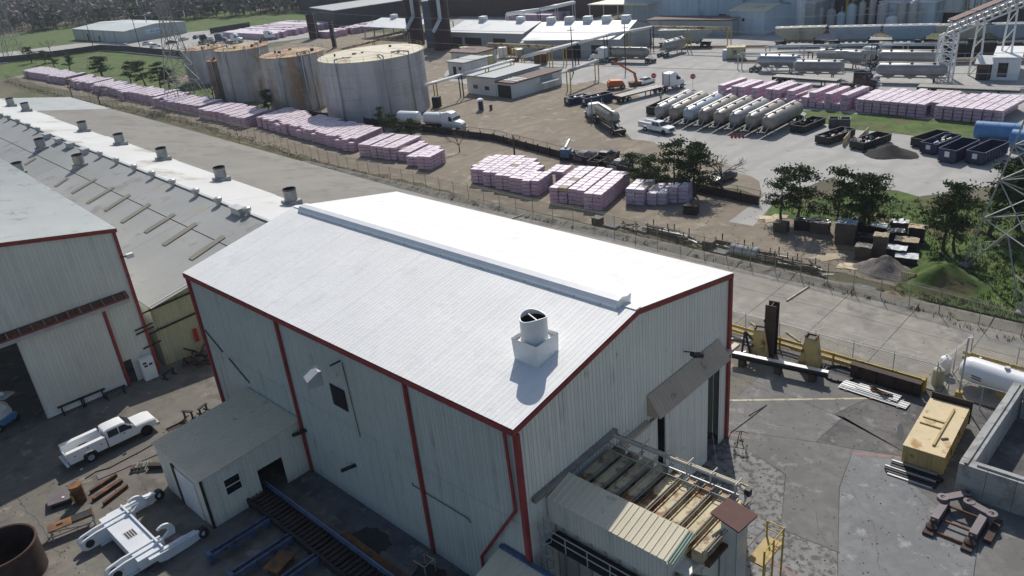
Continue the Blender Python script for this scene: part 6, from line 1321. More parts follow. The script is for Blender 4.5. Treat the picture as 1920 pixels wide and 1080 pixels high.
t, l, D = bldg('low_hall', 'widest low white-roofed hall with grey wall and dark doorways', (984,108), (1162,108), (1215,78), 4.6, WG, M['farroof'], 3.0, doors=((.2,1.5,2.4),(.52,5,3.2),(.78,3.5,3.2),(.93,1.5,2.5))); rowvents(t,l,D,7.4,5,'')
bldg('office_block', 'grey-roofed white block with two small windows beside the pipe rack', (878,175), (931,181), (986,153), 3.9, WW, M['greyroof'], windows=((.3,1.3,1.5,.9),(.7,1.2,1.5,.9)), over=.3)
t, l, D = bldg('store_shed', 'white shed with brown red roof facing the dirt lot', (932,181), (963,185), (1064,159), 3.1, WW, BR, over=.2, doors=((.5,4.2,2.7),))
MB().box(l,l+.05,D*.55,D*.8,1.9,3.0).build('window_band', M['greyroof'], t); MB().box(l,l+1.6,D*.5,D*.85,1.75,1.85).build('door_hood', WW, t); MB().box(l,l+.06,D*.62,D*.7,0,1.8).build('door', M['white'], t)
for k in range(3): MB().box(.3,l-.2,D*(.12+.08*k),D*(.15+.08*k),3.42,3.45).build('roof_strip', M['farroof'], t)
bldg('canopy_roof', 'tan ribbed open canopy roof against the tall pale blue factory', (1106,44), (1214,46), (1275,28), 6, DW, M['tanroof'], open_=True)
t, l, D = bldg('factory_block', 'tall pale blue ribbed factory wall along the top right', (1172,38), (1502,52), (1540,20), 26, M['bluewall'], M['greyroof'], doors=((.6,2.5,3),), windows=((.35,14,3,2.5),(.52,12,2.4,1.8),(.68,14,4,3)))
for k in range(28): MB().box(k*l/28-.05,k*l/28+.05,-.08,-.001,0,25.9).build('wall_rib', M['bluewall'], t)
for x in (.72,.9): MB().tube((x*l,-.7,0),(x*l,-.7,25),.4,10).build('riser_pipe', mat('blue_grey_pipe',(.25,.32,.38),.5), t)
bldg('blue_shed', 'pale blue shed with tan roof in front of the factory', (1368,62), (1432,65), (1478,48), 6, M['bluewall'], M['tanroof'], 1.2, windows=((.4,3.3,.9,.9),))
t, l, D = bldg('cooling_unit', 'square grey cooling unit with round fan on top', (1478,50), (1526,52), (1542,42), 6.5, M['galv'], M['farroof'], cat='cooling unit', over=.1); MB().lathe([(2.2,6.8),(2.2,7.5),(2.0,7.5),(2.0,6.8)],20,(l/2,D/2,0),caps=False).build('fan_ring', M['farroof'], t)
bldg('blue_shed', 'pale blue shed with white ribbed roof left of the silos', (1647,50), (1748,53), (1768,40), 6.2, M['bluewall'], M['farroof'], windows=((.25,.8,5,1.2),))
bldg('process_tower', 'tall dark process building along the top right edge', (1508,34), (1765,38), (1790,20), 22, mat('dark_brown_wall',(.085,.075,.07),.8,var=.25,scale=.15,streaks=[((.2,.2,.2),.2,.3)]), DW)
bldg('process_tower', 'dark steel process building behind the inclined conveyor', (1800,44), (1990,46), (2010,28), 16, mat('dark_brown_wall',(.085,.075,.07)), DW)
for i,(u,l) in enumerate(((1774,'left'),(1792,'right'))):
    p = g(u,44); t = thing('silo', 'tall white cylindrical silo beside the dark process building, %s one' % l, 'silo', (p.x,p.y,0), 0, 'white silos'); MB().lathe([(2.0,3),(2.0,22),(.3,24)],24).build('shell', M['farroof'], t, auto=True); MB().lathe([(1.9,0),(1.9,3)],16).build('skirt', M['dark'], t)
bldg('long_shed', 'long low shed with rusty roof behind the single hopper car', (1215,66), (1372,68), (1376,60), 4.2, WG, BR)
bldg('pump_house', 'small white pump house beside the largest tank', (842,140), (872,143), (900,130), 3.2, WW, M['greyroof'], doors=((.4,1.2,2.2),), windows=((.75,1.4,1.2,.9),))
bldg('pump_house', 'small white flat pump house behind the other one by the tank', (848,122), (896,125), (920,114), 3.4, WW, M['brownroof'] if 'brownroof' in M else BR, windows=((.3,1.4,1.4,1),(.6,1.4,1.4,1)))
# yellow stair and process plant clutter in front of the process building
t = thing('stair_tower', 'yellow steel stair climbing the process building', 'stair', tuple(g(1585,48)), head(g(1585,48),g(1640,48)))
for k in range(3):
    MB().bar((0,-k*.1,2+k*3.5),(7,-k*.1,5.5+k*3.5),1.0,.2).build('flight', M['yellow'], t)
    for s in (-.6,.6): MB().bar((0,s-k*.1,3.1+k*3.5),(7,s-k*.1,6.6+k*3.5),.09,.09).build('handrail', M['yellow'], t)
for x in (0,7): MB().box(x-.12,x+.12,-.6,-.4,0,15).build('post', M['yellow'], t); MB().box(x-.12,x+.12,.4,.6,0,15).build('post', M['yellow'], t)
t, l, D = bldg('equipment_tower', 'yellow railed equipment frame right of the white silos', (1808,48), (1842,49), (1850,42), 9, M['galv'], M['white'], cat='equipment frame', open_=True)
for z in (3.5,4.2,9.5,10.2): MB().bar((0,-.2,z),(l,-.2,z),.12).build('handrail', M['yellow'], t)
for k in range(3): MB().box(l*(k+.1)/3,l*(k+.9)/3,.8,D-.8,4,8).build('vessel', M['white'], t)
rdp = random.Random(17)
for i in range(14):
    u = 1500+i*19; p = g(u, 50+rdp.uniform(-2,3)); t = thing('process_vessel', 'grey process vessel in the plant behind the hopper cars, %s from the left' % ORD[i], 'vessel', (p.x,p.y,0), 0, 'process vessels'); r = rdp.uniform(.8,1.6); h = rdp.uniform(3,8)
    MB().lathe([(r*.7,0),(r,.5),(r,h-.6),(r*.5,h),(.1,h+.1)],16).build('shell', rdp.choice([M['galv'],M['bluewall'],M['white'],M['tank']]), t, auto=True); MB().pipe([(r,0,h*.7),(r+1.2,0,h*.7),(r+1.2,0,0)],.15,6).build('pipe', M['galv'], t); MB().tube((0,0,h),(0,0,h+1.5),.12,6).build('vent_pipe', M['galv'], t)
# trailer office, brown tent
t, l, D = bldg('site_office', 'white box site office at the right edge behind the flatbed', (1856,150), (1908,151), (1945,128), 3.9, M['white'], M['farroof'], over=.15, windows=((.4,.6,1.6,2.6),)); 
t, l, D = bldg('brown_shed', 'small dark brown gabled shed left of the white site office', (1828,150), (1853,151), (1866,144), 3.0, mat('brown_shed_wall',(.10,.07,.06),.8), M['white'], 1.2, doors=((.5,1.4,2),))
# dark silos with ducts
for i,(q,r,l) in enumerate(((( 782,84),2.7,'left'),((832,92),2.9,'right'))):
    p = g(*q); t = thing('dark_silo', 'dark maroon tall silo with white duct in front, %s one of the pair' % l, 'silo', (p.x,p.y,0), 0, 'dark maroon silos')
    MB().lathe([(r,0),(r,15.5),(r-.3,16)],28).build('shell', M['dkred'], t, auto=True)
    for z in (4,8,12): MB().lathe([(r+.06,z),(r+.06,z+.2)],28,caps=False).build('band', M['dkred'], t)
    a = math.atan2(CAM.y-p.y,CAM.x-p.x); x, y = (r+.5)*math.cos(a), (r+.5)*math.sin(a)
    MB().pipe([(x,y,18),(x,y,9.5),(x+3*math.cos(a-1),y+3*math.sin(a-1),6)],.55,10).build('duct', M['bluewall'], t, smooth=True)
    MB().lathe([(r+.1,15.6),(r+.1,16.6)],20,caps=False).build('railing', M['galv'], t)
p = g(812,92); tag(MB().box(-2,2,-2,2,0,14).box(-2.2,2.2,-2.2,2.2,13.9,14.2).build('filter_house', mat('slate_blue_steel',(.10,.13,.17),.6,var=.15,scale=.3), None, (p.x-4,p.y+4,0), .75), 'slate blue filter house between the two maroon silos', 'filter house')
for (u,v,r,h,l) in ((590,72,1.9,8.5,'thick dark rusted stack behind the rust-streaked tank'),(628,90,.8,8.2,'thin dark rusted stack behind the largest tank')):
    p = g(u,v); t = thing('dark_stack', l, 'stack', (p.x,p.y,0), 0, 'dark rusted stacks'); MB().lathe([(r,0),(r,h)],20).build('shell', M['dkred'], t, auto=True); MB().lathe([(r+.15,h),(r+.15,h+.4),(r,h+.4)],20,caps=False).build('cap', M['dark'], t); MB().pipe([(r+.1,0,0),(r+.1,0,h+.8)],.1,6).build('ladder_pipe', M['galv'], t)
# ================================================================ pipe bridges
def bridge(label, pts, r=.22, m=None, n=3, pm=None, every=9.):
    t = thing('pipe_bridge', label, 'pipe rack'); pts = [Vector(p) for p in pts]
    for k in range(n): MB().pipe([p+Vector((0,0,-.35*(k//2)))+Vector((.45*(k%2),.35*(k%2),0)) for p in pts], r*(1 if k == 0 else .6), 8).build('pipe', m or M['white'], t, smooth=True)
    for a, b in zip(pts, pts[1:]):
        c = max(1, round((b-a).length/every))
        for k in range(c+1):
            p = a+(b-a)*(k/c)
            for s in (-.5,.5): MB().box(p.x+s-.09,p.x+s+.09,p.y-.09,p.y+.09,0,p.z-.2).build('post', pm or M['yellow'], t)
            MB().bar((p.x-.7,p.y,p.z-.25),(p.x+.7,p.y,p.z-.25),.14).build('cross_bar', pm or M['yellow'], t)
    return t
bridge('pale pipe bridge from the largest tank towards the white shed', [g(764,168,5.2),g(862,140,5.2),g(960,112,5.2)])
bridge('long pale pipe bridge climbing past the low white-roofed halls', [g(980,106,5.5),g(1080,80,5.5),g(1135,66,5.8),g(1222,50,6)], .3)
bridge('horizontal cream pipe bridge in front of the hopper car', [g(1222,50,6),g(1368,52,6)], .25, M['cream'])
bridge('pipe bridge running along the wall of the widest low hall', [g(915,82,4.5),g(1058,88,4.5)], .3, M['cream'])
bridge('green grey pipe bridge beside the white shed with the brown roof', [g(1065,132,4.5),g(1118,112,4.5)], .2, M['galv'], 4)
bridge('white trestle pipe rack behind the low white-roofed halls', [g(950,26,7.5),g(1010,18,7.5),g(1075,4,8)], .5, M['white'], 4, M['galv'], 7)
bridge('low brown pipe rack on top of the tanks ground, left of the white hall', [g(640,92,3),g(700,76,4),g(765,62,4.5)], .3, M['cream'], 3, M['galv'])
bridge('low grey pipe and walkway rack in front of the hopper car line', [g(1388,100,3.5),g(1520,97,3.5),g(1690,95,3.5)], .16, M['galv'], 5, M['galv'], 6)
bridge('second grey walkway rack close beside the hopper cars', [g(1440,86,4.6),g(1640,82,4.6),g(1760,82,4.6)], .14, M['bluewall'], 4, M['galv'], 7)
for k in range(18): 
    p = g(862+k*9, 116-rdp.uniform(-10,22)); t = thing('plant_equipment', 'small piece of yellow railed plant beside the pipe bridges, %s from the left' % ORD[k], 'equipment', (p.x,p.y,0), rdp.uniform(0,1), 'small plant equipment'); w_, h = rdp.uniform(1,2), rdp.uniform(1.4,3)
    MB().box(-w_,w_,-1,1,.3,h).build('casing', rdp.choice([M['galv'],M['white'],M['creamwall'],M['rust']]), t); MB().pipe([(-w_,-1.1,h+.9),(w_,-1.1,h+.9)],.06,5).build('handrail', M['yellow'], t)
    for x in (-w_,0,w_): MB().box(x-.05,x+.05,-1.15,-1.05,0,h+.9).build('post', M['yellow'], t)
for i,(u,v,h,l) in enumerate(((1075,138,11,'dark wooden utility pole left of the silver bulk semi'),(1173,130,10.5,'dark wooden utility pole in front of the silver bulk semi'),(703,66,11,'utility pole behind the largest tank'),(965,292,3.5,'short post with a box beside the retaining wall'),(265,97,16,'tall utility pole by the far dark fence'),(178,98,12,'white H-frame sign pole on the far green bank'))):
    p = g(u,v); t = thing('utility_pole', l, 'pole', (p.x,p.y,0), .7); MB().tube((0,0,0),(0,0,h),.16,8,.11).build('shaft', M['bark'], t); MB().box(-.9,.9,-.06,.06,h-.9,h-.75).build('cross_arm', M['bark'], t)
for (u,v,l) in ((620,352,'lamp post in the road strip beyond the white roof, nearest'),(450,272,'lamp post in the road strip, second nearest'),(287,222,'lamp post in the road strip, third nearest'),(173,196,'lamp post in the road strip, farthest')):
    p = g(u,v); t = thing('lamp_post', l, 'lamp post', (p.x,p.y,0), .3, 'small lamp posts along the road'); MB().tube((0,0,0),(0,0,3.2),.05,6).build('shaft', M['dark'], t); MB().box(-.5,.5,-.1,.1,3.1,3.25).build('lamp_head', M['dark'], t)
# ================================================================ rail cars and track
def rail_y(u, v): return g(u, v)
for (a, b, l) in (((1150,90),(1960,84),'far'),((1380,116),(1990,112),'near')):
    a, b = g(*a), g(*b); d_ = (b-a).normalized(); n_ = Vector((-d_.y,d_.x,0)); tk_ = thing('rail_track', '%s railway track under the rail cars' % l, 'track'); 
    for s in (-.75,.75): MB().bar(a+n_*s+Vector((0,0,.16)),b+n_*s+Vector((0,0,.16)),.1,.14).build('rail', M['rust'], tk_)
    k = int((b-a).length/1.5)
    sm_ = MB().box(-1.3,1.3,-.12,.12,0,.09).mesh('sleeper'); sm_.materials.append(M['wood'])
    for i in range(k): share(sm_, 'sleeper', tk_, a+d_*(1.5*i), math.atan2(n_.y,n_.x))
    struct(MB().poly([tuple(a-n_*2.5+Vector((0,0,.016))),tuple(b-n_*2.5+Vector((0,0,.016))),tuple(b+n_*2.5+Vector((0,0,.016))),tuple(a+n_*2.5+Vector((0,0,.016)))]).build('ballast', M['gravel']))
def bogies(t, h):
    for x in (-h+1.6,h-1.6):
        MB().box(x-1.2,x+1.2,-1.05,1.05,.45,.8).build('bogie', M['dark'], t)
        for dx in (-.85,.85):
            for s in (-1,1): wheel(t, x+dx, s*.75, .45, .14)
def hopper(label, a, b, m, h_=4.4):
    c, rz, l = at2(a, b); l = max(12, min(18, l)); h = l/2; t = thing('hopper_car', label, 'rail car', (c.x,c.y,0), rz, 'covered hopper rail cars')
    MB().side([(-h+.3,h_),(h-.3,h_),(h-.3,3.3),(h-3.2,1.6),(-h+3.2,1.6),(-h+.3,3.3)],-1.45,1.45).build('body', m, t)
    for k in range(4): x = -h+3.6+k*(l-7.2)/3; MB().add([(x-1.2,-1.3,1.62),(x+1.2,-1.3,1.62),(x+1.2,1.3,1.62),(x-1.2,1.3,1.62),(x-.3,-.5,.6),(x+.3,-.5,.6),(x+.3,.5,.6),(x-.3,.5,.6)],[(0,1,5,4),(1,2,6,5),(2,3,7,6),(3,0,4,7),(4,5,6,7)]).build('hopper', m, t)
    for k in range(12): x = -h+.9+k*(l-1.8)/11; MB().box(x-.05,x+.05,-1.54,-1.46,2.0,h_-.1).build('side_post', m, t)
    for s in (-1,1): MB().box(-h,h,s*.9-.25,s*.9+.25,h_+.12,h_+.17).build('roof_walk', M['galv'], t)
    for k in range(5): x = -h+1.8+k*(l-3.6)/4; MB().lathe([(.4,h_),(.4,h_+.2),(.02,h_+.25)],12,(x,0,0)).build('hatch', M['galv'], t)
    MB().box(-h,h,-.3,.3,.85,1.15).build('sill', M['dark'], t); bogies(t, h); return t
hopper('pale grey covered hopper car alone behind the cream pipe bridge', (1236,88), (1334,86), mat('hopper_grey',(.33,.38,.38),.6,var=.08,scale=.2,streaks=[((.22,.22,.2),.3,.6)]))
HT = mat('hopper_tan',(.36,.35,.28),.6,var=.08,scale=.2,streaks=[((.22,.2,.15),.35,.6)]); HB_ = mat('hopper_blue',(.22,.33,.44),.6,var=.08,scale=.2,streaks=[((.2,.24,.28),.3,.6)])
for a, b, m, l in (((1452,86),(1548,84),HT,'tan covered hopper car at the left end of the long line'),((1556,85),(1646,84),mat('hopper_slate',(.25,.31,.37),.6),'slate grey hopper car second in the long line'),((1652,84),(1756,83),HB_,'light blue covered hopper car behind the conveyor tower'),((1762,84),(1846,83),HT,'tan hopper car partly hidden by the conveyor truss'),((1852,83),(1945,82),mat('hopper_slate',(.25,.31,.37)),'slate hopper car at the right end of the line')): hopper(l, a, b, m)
def tankcar(label, a, b):
    c, rz, l = at2(a, b); l = max(11, min(17, l)); h = l/2; t = thing('tank_car', label, 'rail car', (c.x,c.y,0), rz, 'black rail tank cars')
    MB().lathe([(.4,-h+.4),(1.2,-h+.7),(1.45,-h+1.3),(1.45,h-1.3),(1.2,h-.7),(.4,h-.4)],26,(0,0,2.6),'x').build('tank', M['black'], t, auto=True); MB().box(-h,h,-.4,.4,.85,1.2).build('sill', M['black'], t); MB().lathe([(.6,4.0),(.6,4.6),(.02,4.7)],16).build('dome', M['black'], t, auto=True); bogies(t, h)
    for s in (-1,1): MB().bar((s*.8,-1.3,.9),(s*.8,-1.0,4.1),.08).build('ladder_rail', M['galv'], t)
tankcar('black rail tank car left of the conveyor tower', (1682,116), (1750,115)); tankcar('black rail tank car behind the conveyor tower', (1768,116), (1862,114)); tankcar('black rail tank car at the right edge above the site office', (1874,115), (1965,113))
# ================================================================ conveyor gantry
t = thing('conveyor_gantry', 'white lattice conveyor gantry rising to the top right corner', 'conveyor')
base = g(1768,150); q0 = g(1766,66,10.5); q1 = g(1945,-14,14.5)
bx, by = base.x, base.y
for dx in (-1.3,1.3):
    for dy in (-1.3,1.3): MB().box(bx+dx-.15,bx+dx+.15,by+dy-.15,by+dy+.15,0,8.6).build('tower_leg', M['white'], t)
for k in range(5):
    z0, z1 = k*1.7, (k+1)*1.7
    for (xa,ya,xb,yb) in ((-1.3,-1.3,1.3,-1.3),(1.3,-1.3,1.3,1.3),(-1.3,1.3,1.3,1.3),(-1.3,-1.3,-1.3,1.3)):
        MB().bar((bx+xa,by+ya,z0),(bx+xb,by+yb,z1),.12).build('brace', M['white'], t); MB().bar((bx+xb,by+yb,z0),(bx+xa,by+ya,z1),.12).build('brace', M['white'], t); MB().bar((bx+xa,by+ya,z1),(bx+xb,by+yb,z1),.14).build('girt', M['white'], t)
q0 = Vector((bx,by,9.6)); dd_ = q1-q0; sd_ = Vector((-dd_.y,dd_.x,0)).normalized()*1.1; NN = 22
for s in (-1,1):
    for z in (-1.1,1.1): MB().bar(q0+sd_*s+Vector((0,0,z)),q1+sd_*s+Vector((0,0,z)),.28).build('chord', M['white'], t)
    for k in range(NN):
        a, b = q0+dd_*(k/NN)+sd_*s, q0+dd_*((k+1)/NN)+sd_*s; e = 1.1 if k % 2 else -1.1
        MB().bar(a+Vector((0,0,e)),b+Vector((0,0,-e)),.16).build('web_brace', M['white'], t)
MB().bar(q0+Vector((0,0,1.5)),q1+Vector((0,0,1.5)),2.3,.15).build('belt_cover', mat('rust_belt_cover',(.2,.13,.11),.8), t)
MB().bar(q0,q1,1.6,.3).build('belt', M['galv'], t)
for k in (.38,.75):
    p = q0+dd_*k
    for s in (-1,1):
        MB().bar((p.x+sd_.x*s*1.6,p.y+sd_.y*s*1.6,0),(p.x+sd_.x*s,p.y+sd_.y*s,p.z-1.1),.3).build('bent_leg', M['white'], t)
    for j in range(4): z0 = p.z*j/4*.9; MB().bar((p.x+sd_.x*1.4,p.y+sd_.y*1.4,z0),(p.x-sd_.x*1.2,p.y-sd_.y*1.2,z0+p.z*.22),.14).build('brace', M['white'], t)
# ================================================================ lattice towers and wires
def tower(label, feet, ctr, zs, hw, m, arms=(), th=.16, rot=0.):
    t = thing('lattice_tower', label, 'pylon', (0,0,0), 0, 'steel lattice pylons')
    def leg(i, k):
        a = rot+PI/4+i*PI/2
        if k == 0: return Vector((feet[i][0],feet[i][1],0))
        return Vector((ctr[0]+hw[k]*math.cos(a)*1.414, ctr[1]+hw[k]*math.sin(a)*1.414, zs[k]))
    for i in range(4):
        for k in range(len(zs)-1): MB().bar(leg(i,k),leg(i,k+1),th,th).build('leg', m, t)
        j = (i+1) % 4
        for k in range(len(zs)-1):
            a, b, c, d_ = leg(i,k), leg(j,k), leg(i,k+1), leg(j,k+1); w_ = th*.62
            MB().bar(c,d_,w_).build('girt', m, t)
            if k == 0: mid = (c+d_)/2; MB().bar(a,mid,w_).build('brace', m, t); MB().bar(b,mid,w_).build('brace', m, t); MB().bar((a+c)/2,(a+mid)/2,w_*.7).build('brace', m, t); MB().bar((b+d_)/2,(b+mid)/2,w_*.7).build('brace', m, t); MB().bar((a*2+c)/3,(a*2+mid)/3,w_*.6).build('brace', m, t); MB().bar((b*2+d_)/3,(b*2+mid)/3,w_*.6).build('brace', m, t)
            else: MB().bar(a,d_,w_).build('brace', m, t); MB().bar(b,c,w_).build('brace', m, t)
        MB().box(feet[i][0]-.35,feet[i][0]+.35,feet[i][1]-.35,feet[i][1]+.35,-.05,.35).build('footing', M['conc2'], t)
    for z, l, az in arms:
        for s in (-1,1):
            e = Vector((ctr[0]+math.cos(az)*l*s,ctr[1]+math.sin(az)*l*s,z)); MB().bar((ctr[0],ctr[1],z+1.2),e,th*.7).build('arm', m, t); MB().bar((ctr[0],ctr[1],z),e,th*.7).build('arm', m, t)
            MB().lathe([(.1,-1.5),(.14,-.75),(.1,0)],8,tuple(e)).build('insulator', M['white'], t)
    return t
F1, F2 = g(1806,500), g(1912,590); ev = F2-F1; pv_ = Vector((-ev.y,ev.x,0))
feet = [F1, F2, F2+pv_, F1+pv_]; cR = (F1+F2+F2+pv_+F1+pv_)/4; h0 = ev.length/2; rot0 = math.atan2(F1.y-cR.y, F1.x-cR.x)-PI/4
GT = mat('pylon_steel',(.30,.31,.31),.6,.2,var=.1)
tower('tall galvanised steel pylon standing on the grass at the right edge', feet, cR, [0,5.5,9.5,13,16,19,22,25,28], [h0,h0*.86,h0*.75,h0*.66,h0*.58,h0*.5,h0*.43,h0*.36,h0*.3], GT, ((23,5,.3),(27,4,.3)), .14, rot0)
cL = g(352,190); hw0 = 4.2; tower('slim steel pylon standing left of the round tanks', [(cL.x+hw0*math.cos(PI/4+i*PI/2)*1.414,cL.y+hw0*math.sin(PI/4+i*PI/2)*1.414) for i in range(4)], cL, [0,5,9,13,17,21,25,29,33], [hw0,3.3,2.7,2.1,1.6,1.2,1.1,1.0,.9], mat('pylon_steel_far',(.30,.29,.27),.6,.2), ((22,5,1.57),(26,6,1.57),(30,4,1.57)), .17)
cF = g(32,112); tower('faint distant steel pylon at the far left', [(cF.x+4*math.cos(PI/4+i*PI/2)*1.414,cF.y+4*math.sin(PI/4+i*PI/2)*1.414) for i in range(4)], cF, [0,6,11,16,20,24,28], [4,3,2.2,1.5,1.2,1.1,1.0], mat('pylon_steel_far',(.30,.29,.27)), ((22,5,1.57),(26,5,1.57)), .17)
wi = 0
for z, dy in ((21.4,-5),(21.4,5),(25.4,-5),(25.4,5),(29,0)):
    a, b, c = Vector((cF.x,cF.y+dy,z)), Vector((cL.x,cL.y+dy,z)), Vector((cR.x,cR.y+dy,z-.6)); pts = []
    for p, q in ((a,b),(b,c)): pts += [p+(q-p)*(k/20)-Vector((0,0,4*3.2*(k/20)*(1-k/20))) for k in range(21)]
    o = MB().pipe(pts,.022,4).build('power_line', GT); tag(o, 'thin overhead power line strung between the pylons, %s' % ('lower front one','lower rear one','upper front one','upper rear one','topmost one')[wi], 'power line', 'overhead power lines'); wi += 1
# ================================================================ dark screen fence on the far bank
sf = thing('screen_fence', 'dark screen fence along the far green bank', 'fence'); sp__ = [g(*q) for q in ((-40,122),(60,113),(150,101),(192,95),(240,98),(310,105),(395,113))]
for a, b in zip(sp__, sp__[1:]):
    n = max(1, round((b-a).length/5)); d_ = (b-a)/n
    for k in range(n): MB().bar(a+d_*k+Vector((0,0,1.3)),a+d_*(k+.99)+Vector((0,0,1.3)),.08,2.4).build('panel', DW, sf); p = a+d_*k; MB().tube((p.x,p.y,0),(p.x,p.y,2.7),.07,6).build('post', M['dark'], sf)
sf2 = thing('screen_fence', 'dark screen fence beside the far pink stacks', 'fence'); a, b = g(395,64), g(470,52); n = 8; d_ = (b-a)/n
for k in range(n): MB().bar(a+d_*k+Vector((0,0,1.3)),a+d_*(k+.99)+Vector((0,0,1.3)),.08,2.4).build('panel', DW, sf2)
# ================================================================ wrapped stacks, boards and heaps on the dirt yard
zs_ = lambda x, y: g(1400+x/5.333, 380+y/5.333)
def wstack(x, y, w_, d_, h, sm, tm, label, rz=.2, tilt=0.):
    w_, d_, h = w_*.85, d_*.85, h*.8
    p = zs_(x, y); t = thing('board_stack', label, 'stack of boards', (p.x,p.y,0), rz, 'stacks of boards on the dirt yard'); n = max(2, int(h/.28))
    for k in range(n):
        j, j2 = rdp.uniform(-.04,.04), rdp.uniform(-.05,.05); MB().box(-w_/2+j,w_/2+j,-d_/2+j2,d_/2+j2,.1+k*h/n,.1+(k+1)*h/n-.03).build('layer', sm, t)
    MB().box(-w_/2,w_/2,-d_/2,d_/2,.0,.09).build('pallet', M['wood'], t)
    if tm is not None:
        mb = MB(); nn = 6; vs = []
        for i in range(nn+1):
            for jj in range(nn+1): vs.append((-w_*.54+w_*1.08*i/nn,-d_*.54+d_*1.08*jj/nn,.12+h+rdp.uniform(0,.12)+tilt*(i/nn)))
        mb.add(vs, [(i*(nn+1)+jj,(i+1)*(nn+1)+jj,(i+1)*(nn+1)+jj+1,i*(nn+1)+jj+1) for i in range(nn) for jj in range(nn)]).build('cover', tm, t)
BS_ = mat('brown_board',(.10,.08,.065),.9,var=.2,scale=1.5)
WT = mat('white_sheet',(.62,.64,.64),.3,var=.1,scale=1.2); SL = mat('silver_wrap',(.35,.38,.41),.25,.2,var=.3,scale=1.5,bump=.5,bscale=5)
for q in ((345,292,1.8,1.4,1.5,BS_,None,'low brown board stack at the left end of the wrapped stacks',.1),(565,268,2.2,1.6,1.4,M['dark'],M['wrap'],'black wrapped stack under the slim cedar'),(735,300,2.3,1.7,1.6,BS_,M['wrap'],'black wrapped brown stack left of the biggest cedar trunk'),(985,405,2.4,1.8,3.0,BS_,SL,'tallest dark stack with silvery wrap beside the biggest cedar trunk'),(1095,330,1.8,1.5,2.3,M['dark'],M['wrap'],'black stack behind the tallest stack'),(1165,415,2.2,1.8,1.1,M['dark'],M['wrap'],'low black wrapped stack right of the tallest stack',.4),(1300,320,2.2,1.7,1.3,M['dark'],SL,'silvery wrapped low stack below the spreading cedar'),
    (1160,565,1.8,1.5,1.8,BS_,M['woodgrey'],'brown board stack with loose grey top at the front of the wrapped stacks'),(1322,548,1.6,1.4,3.1,BS_,M['paper'],'tall narrow brown stack with pale paper top'),(1485,560,2.2,1.6,1.4,M['dark'],WT,'dark stack with bright white cover right of the tall narrow stack'),(1590,615,2.4,1.6,1.0,M['dark'],WT,'low leaning stack with white slabs beside the gravel heap',.3,),(1520,300,2.0,1.5,1.6,BS_,WT,'white-topped stack at the back right of the group'),(1690,385,1.9,1.5,2.0,M['dark'],M['cream'],'cream-topped dark stack at the far right of the group'),(1480,375,2.0,1.5,1.3,M['dark'],M['wrap'],'black wrapped stack in front of the white-topped one',.5),(1590,470,2.6,1.6,1.3,M['dark'],M['paper'],'dark stack with patchy paper cover at the right')): wstack(*q)
p = g(1296,400); t = thing('board_stack', 'small dark brown crate stack beside the shaded pallet rows', 'stack of boards', (p.x,p.y,0), .3, 'stacks of boards on the dirt yard')
for k in range(5): MB().box(-.9,.9,-.6,.6,.25*k,.25*k+.2).build('layer', M['rustdark'], t)
for i,(x,y,w_,d_,rz,m) in enumerate(((200,155,2.6,1.2,.3,'cream'),(265,180,2.2,1.1,.8,'paper'),(330,140,2.0,1.2,.1,'paper'),(740,490,1.6,1.2,.5,'gravel'),(690,550,2.0,1.3,.1,'paper'),(800,560,1.8,1.3,.9,'paper'),(880,540,2.2,1.4,.4,'paper'),(960,450,2.6,1.6,.3,'wood'),(1020,640,2.4,1.6,.2,'cream'),(1100,840,2.4,.9,.2,'conc2'),(1180,850,2.2,.8,-.1,'conc2'),(1430,955,2.6,.7,-.3,'conc2'),(640,540,1.4,1.0,.6,'woodgrey'))):
    p = zs_(x,y); o = MB().add([(-w_/2,-d_/2,.03),(w_/2,-d_/2*.8,.05),(w_/2*.9,d_/2,.09),(-w_/2*.8,d_/2,.04),(-w_/2,-d_/2,.0),(w_/2,-d_/2*.8,.0),(w_/2*.9,d_/2,.0),(-w_/2*.8,d_/2,.0)],[(0,1,2,3),(4,5,1,0),(5,6,2,1),(6,7,3,2),(7,4,0,3)]).build('loose_board', M[m], None, (p.x,p.y,.02), rz)
    tag(o, 'loose flat board on the dirt yard, %s from the left' % ORD[sorted(range(13), key=lambda k: (200,265,330,740,690,800,880,960,1020,1100,1180,1430,640)[k]).index(i)], 'board', 'loose boards on the dirt yard')
p = zs_(1380,690); mound('gravel_heap', (p.x,p.y), 3.0, 2.4, 1.9, M['gravel'], 'grey gravel heap in front of the wrapped stacks', 'heap', 5)
p = g(1765,530); mound('grass_mound', (p.x,p.y), 4.6, 3.6, 2.1, M['grass'], 'grassy mound at the foot of the big pylon', 'mound', 8, 26, False)
p = zs_(1450,930); mound('gravel_heap', (p.x,p.y), 1.2, .9, .5, mat('orange_sand',(.3,.19,.12),1), 'small orange sand heap by the fence', 'heap', 9)
p = g(1703,530); t = thing('pallet', 'pale slatted pallet leaning on the verge by the grassy mound', 'pallet', (p.x,p.y,0), .1)
for k in range(7): MB().box(-.7+k*.2,-.57+k*.2,-.05,0,.05,1.1).build('slat', M['cream'], t)
for z_ in (.2,.9): MB().box(-.7,.65,0,.06,z_,z_+.1).build('bearer', M['cream'], t)
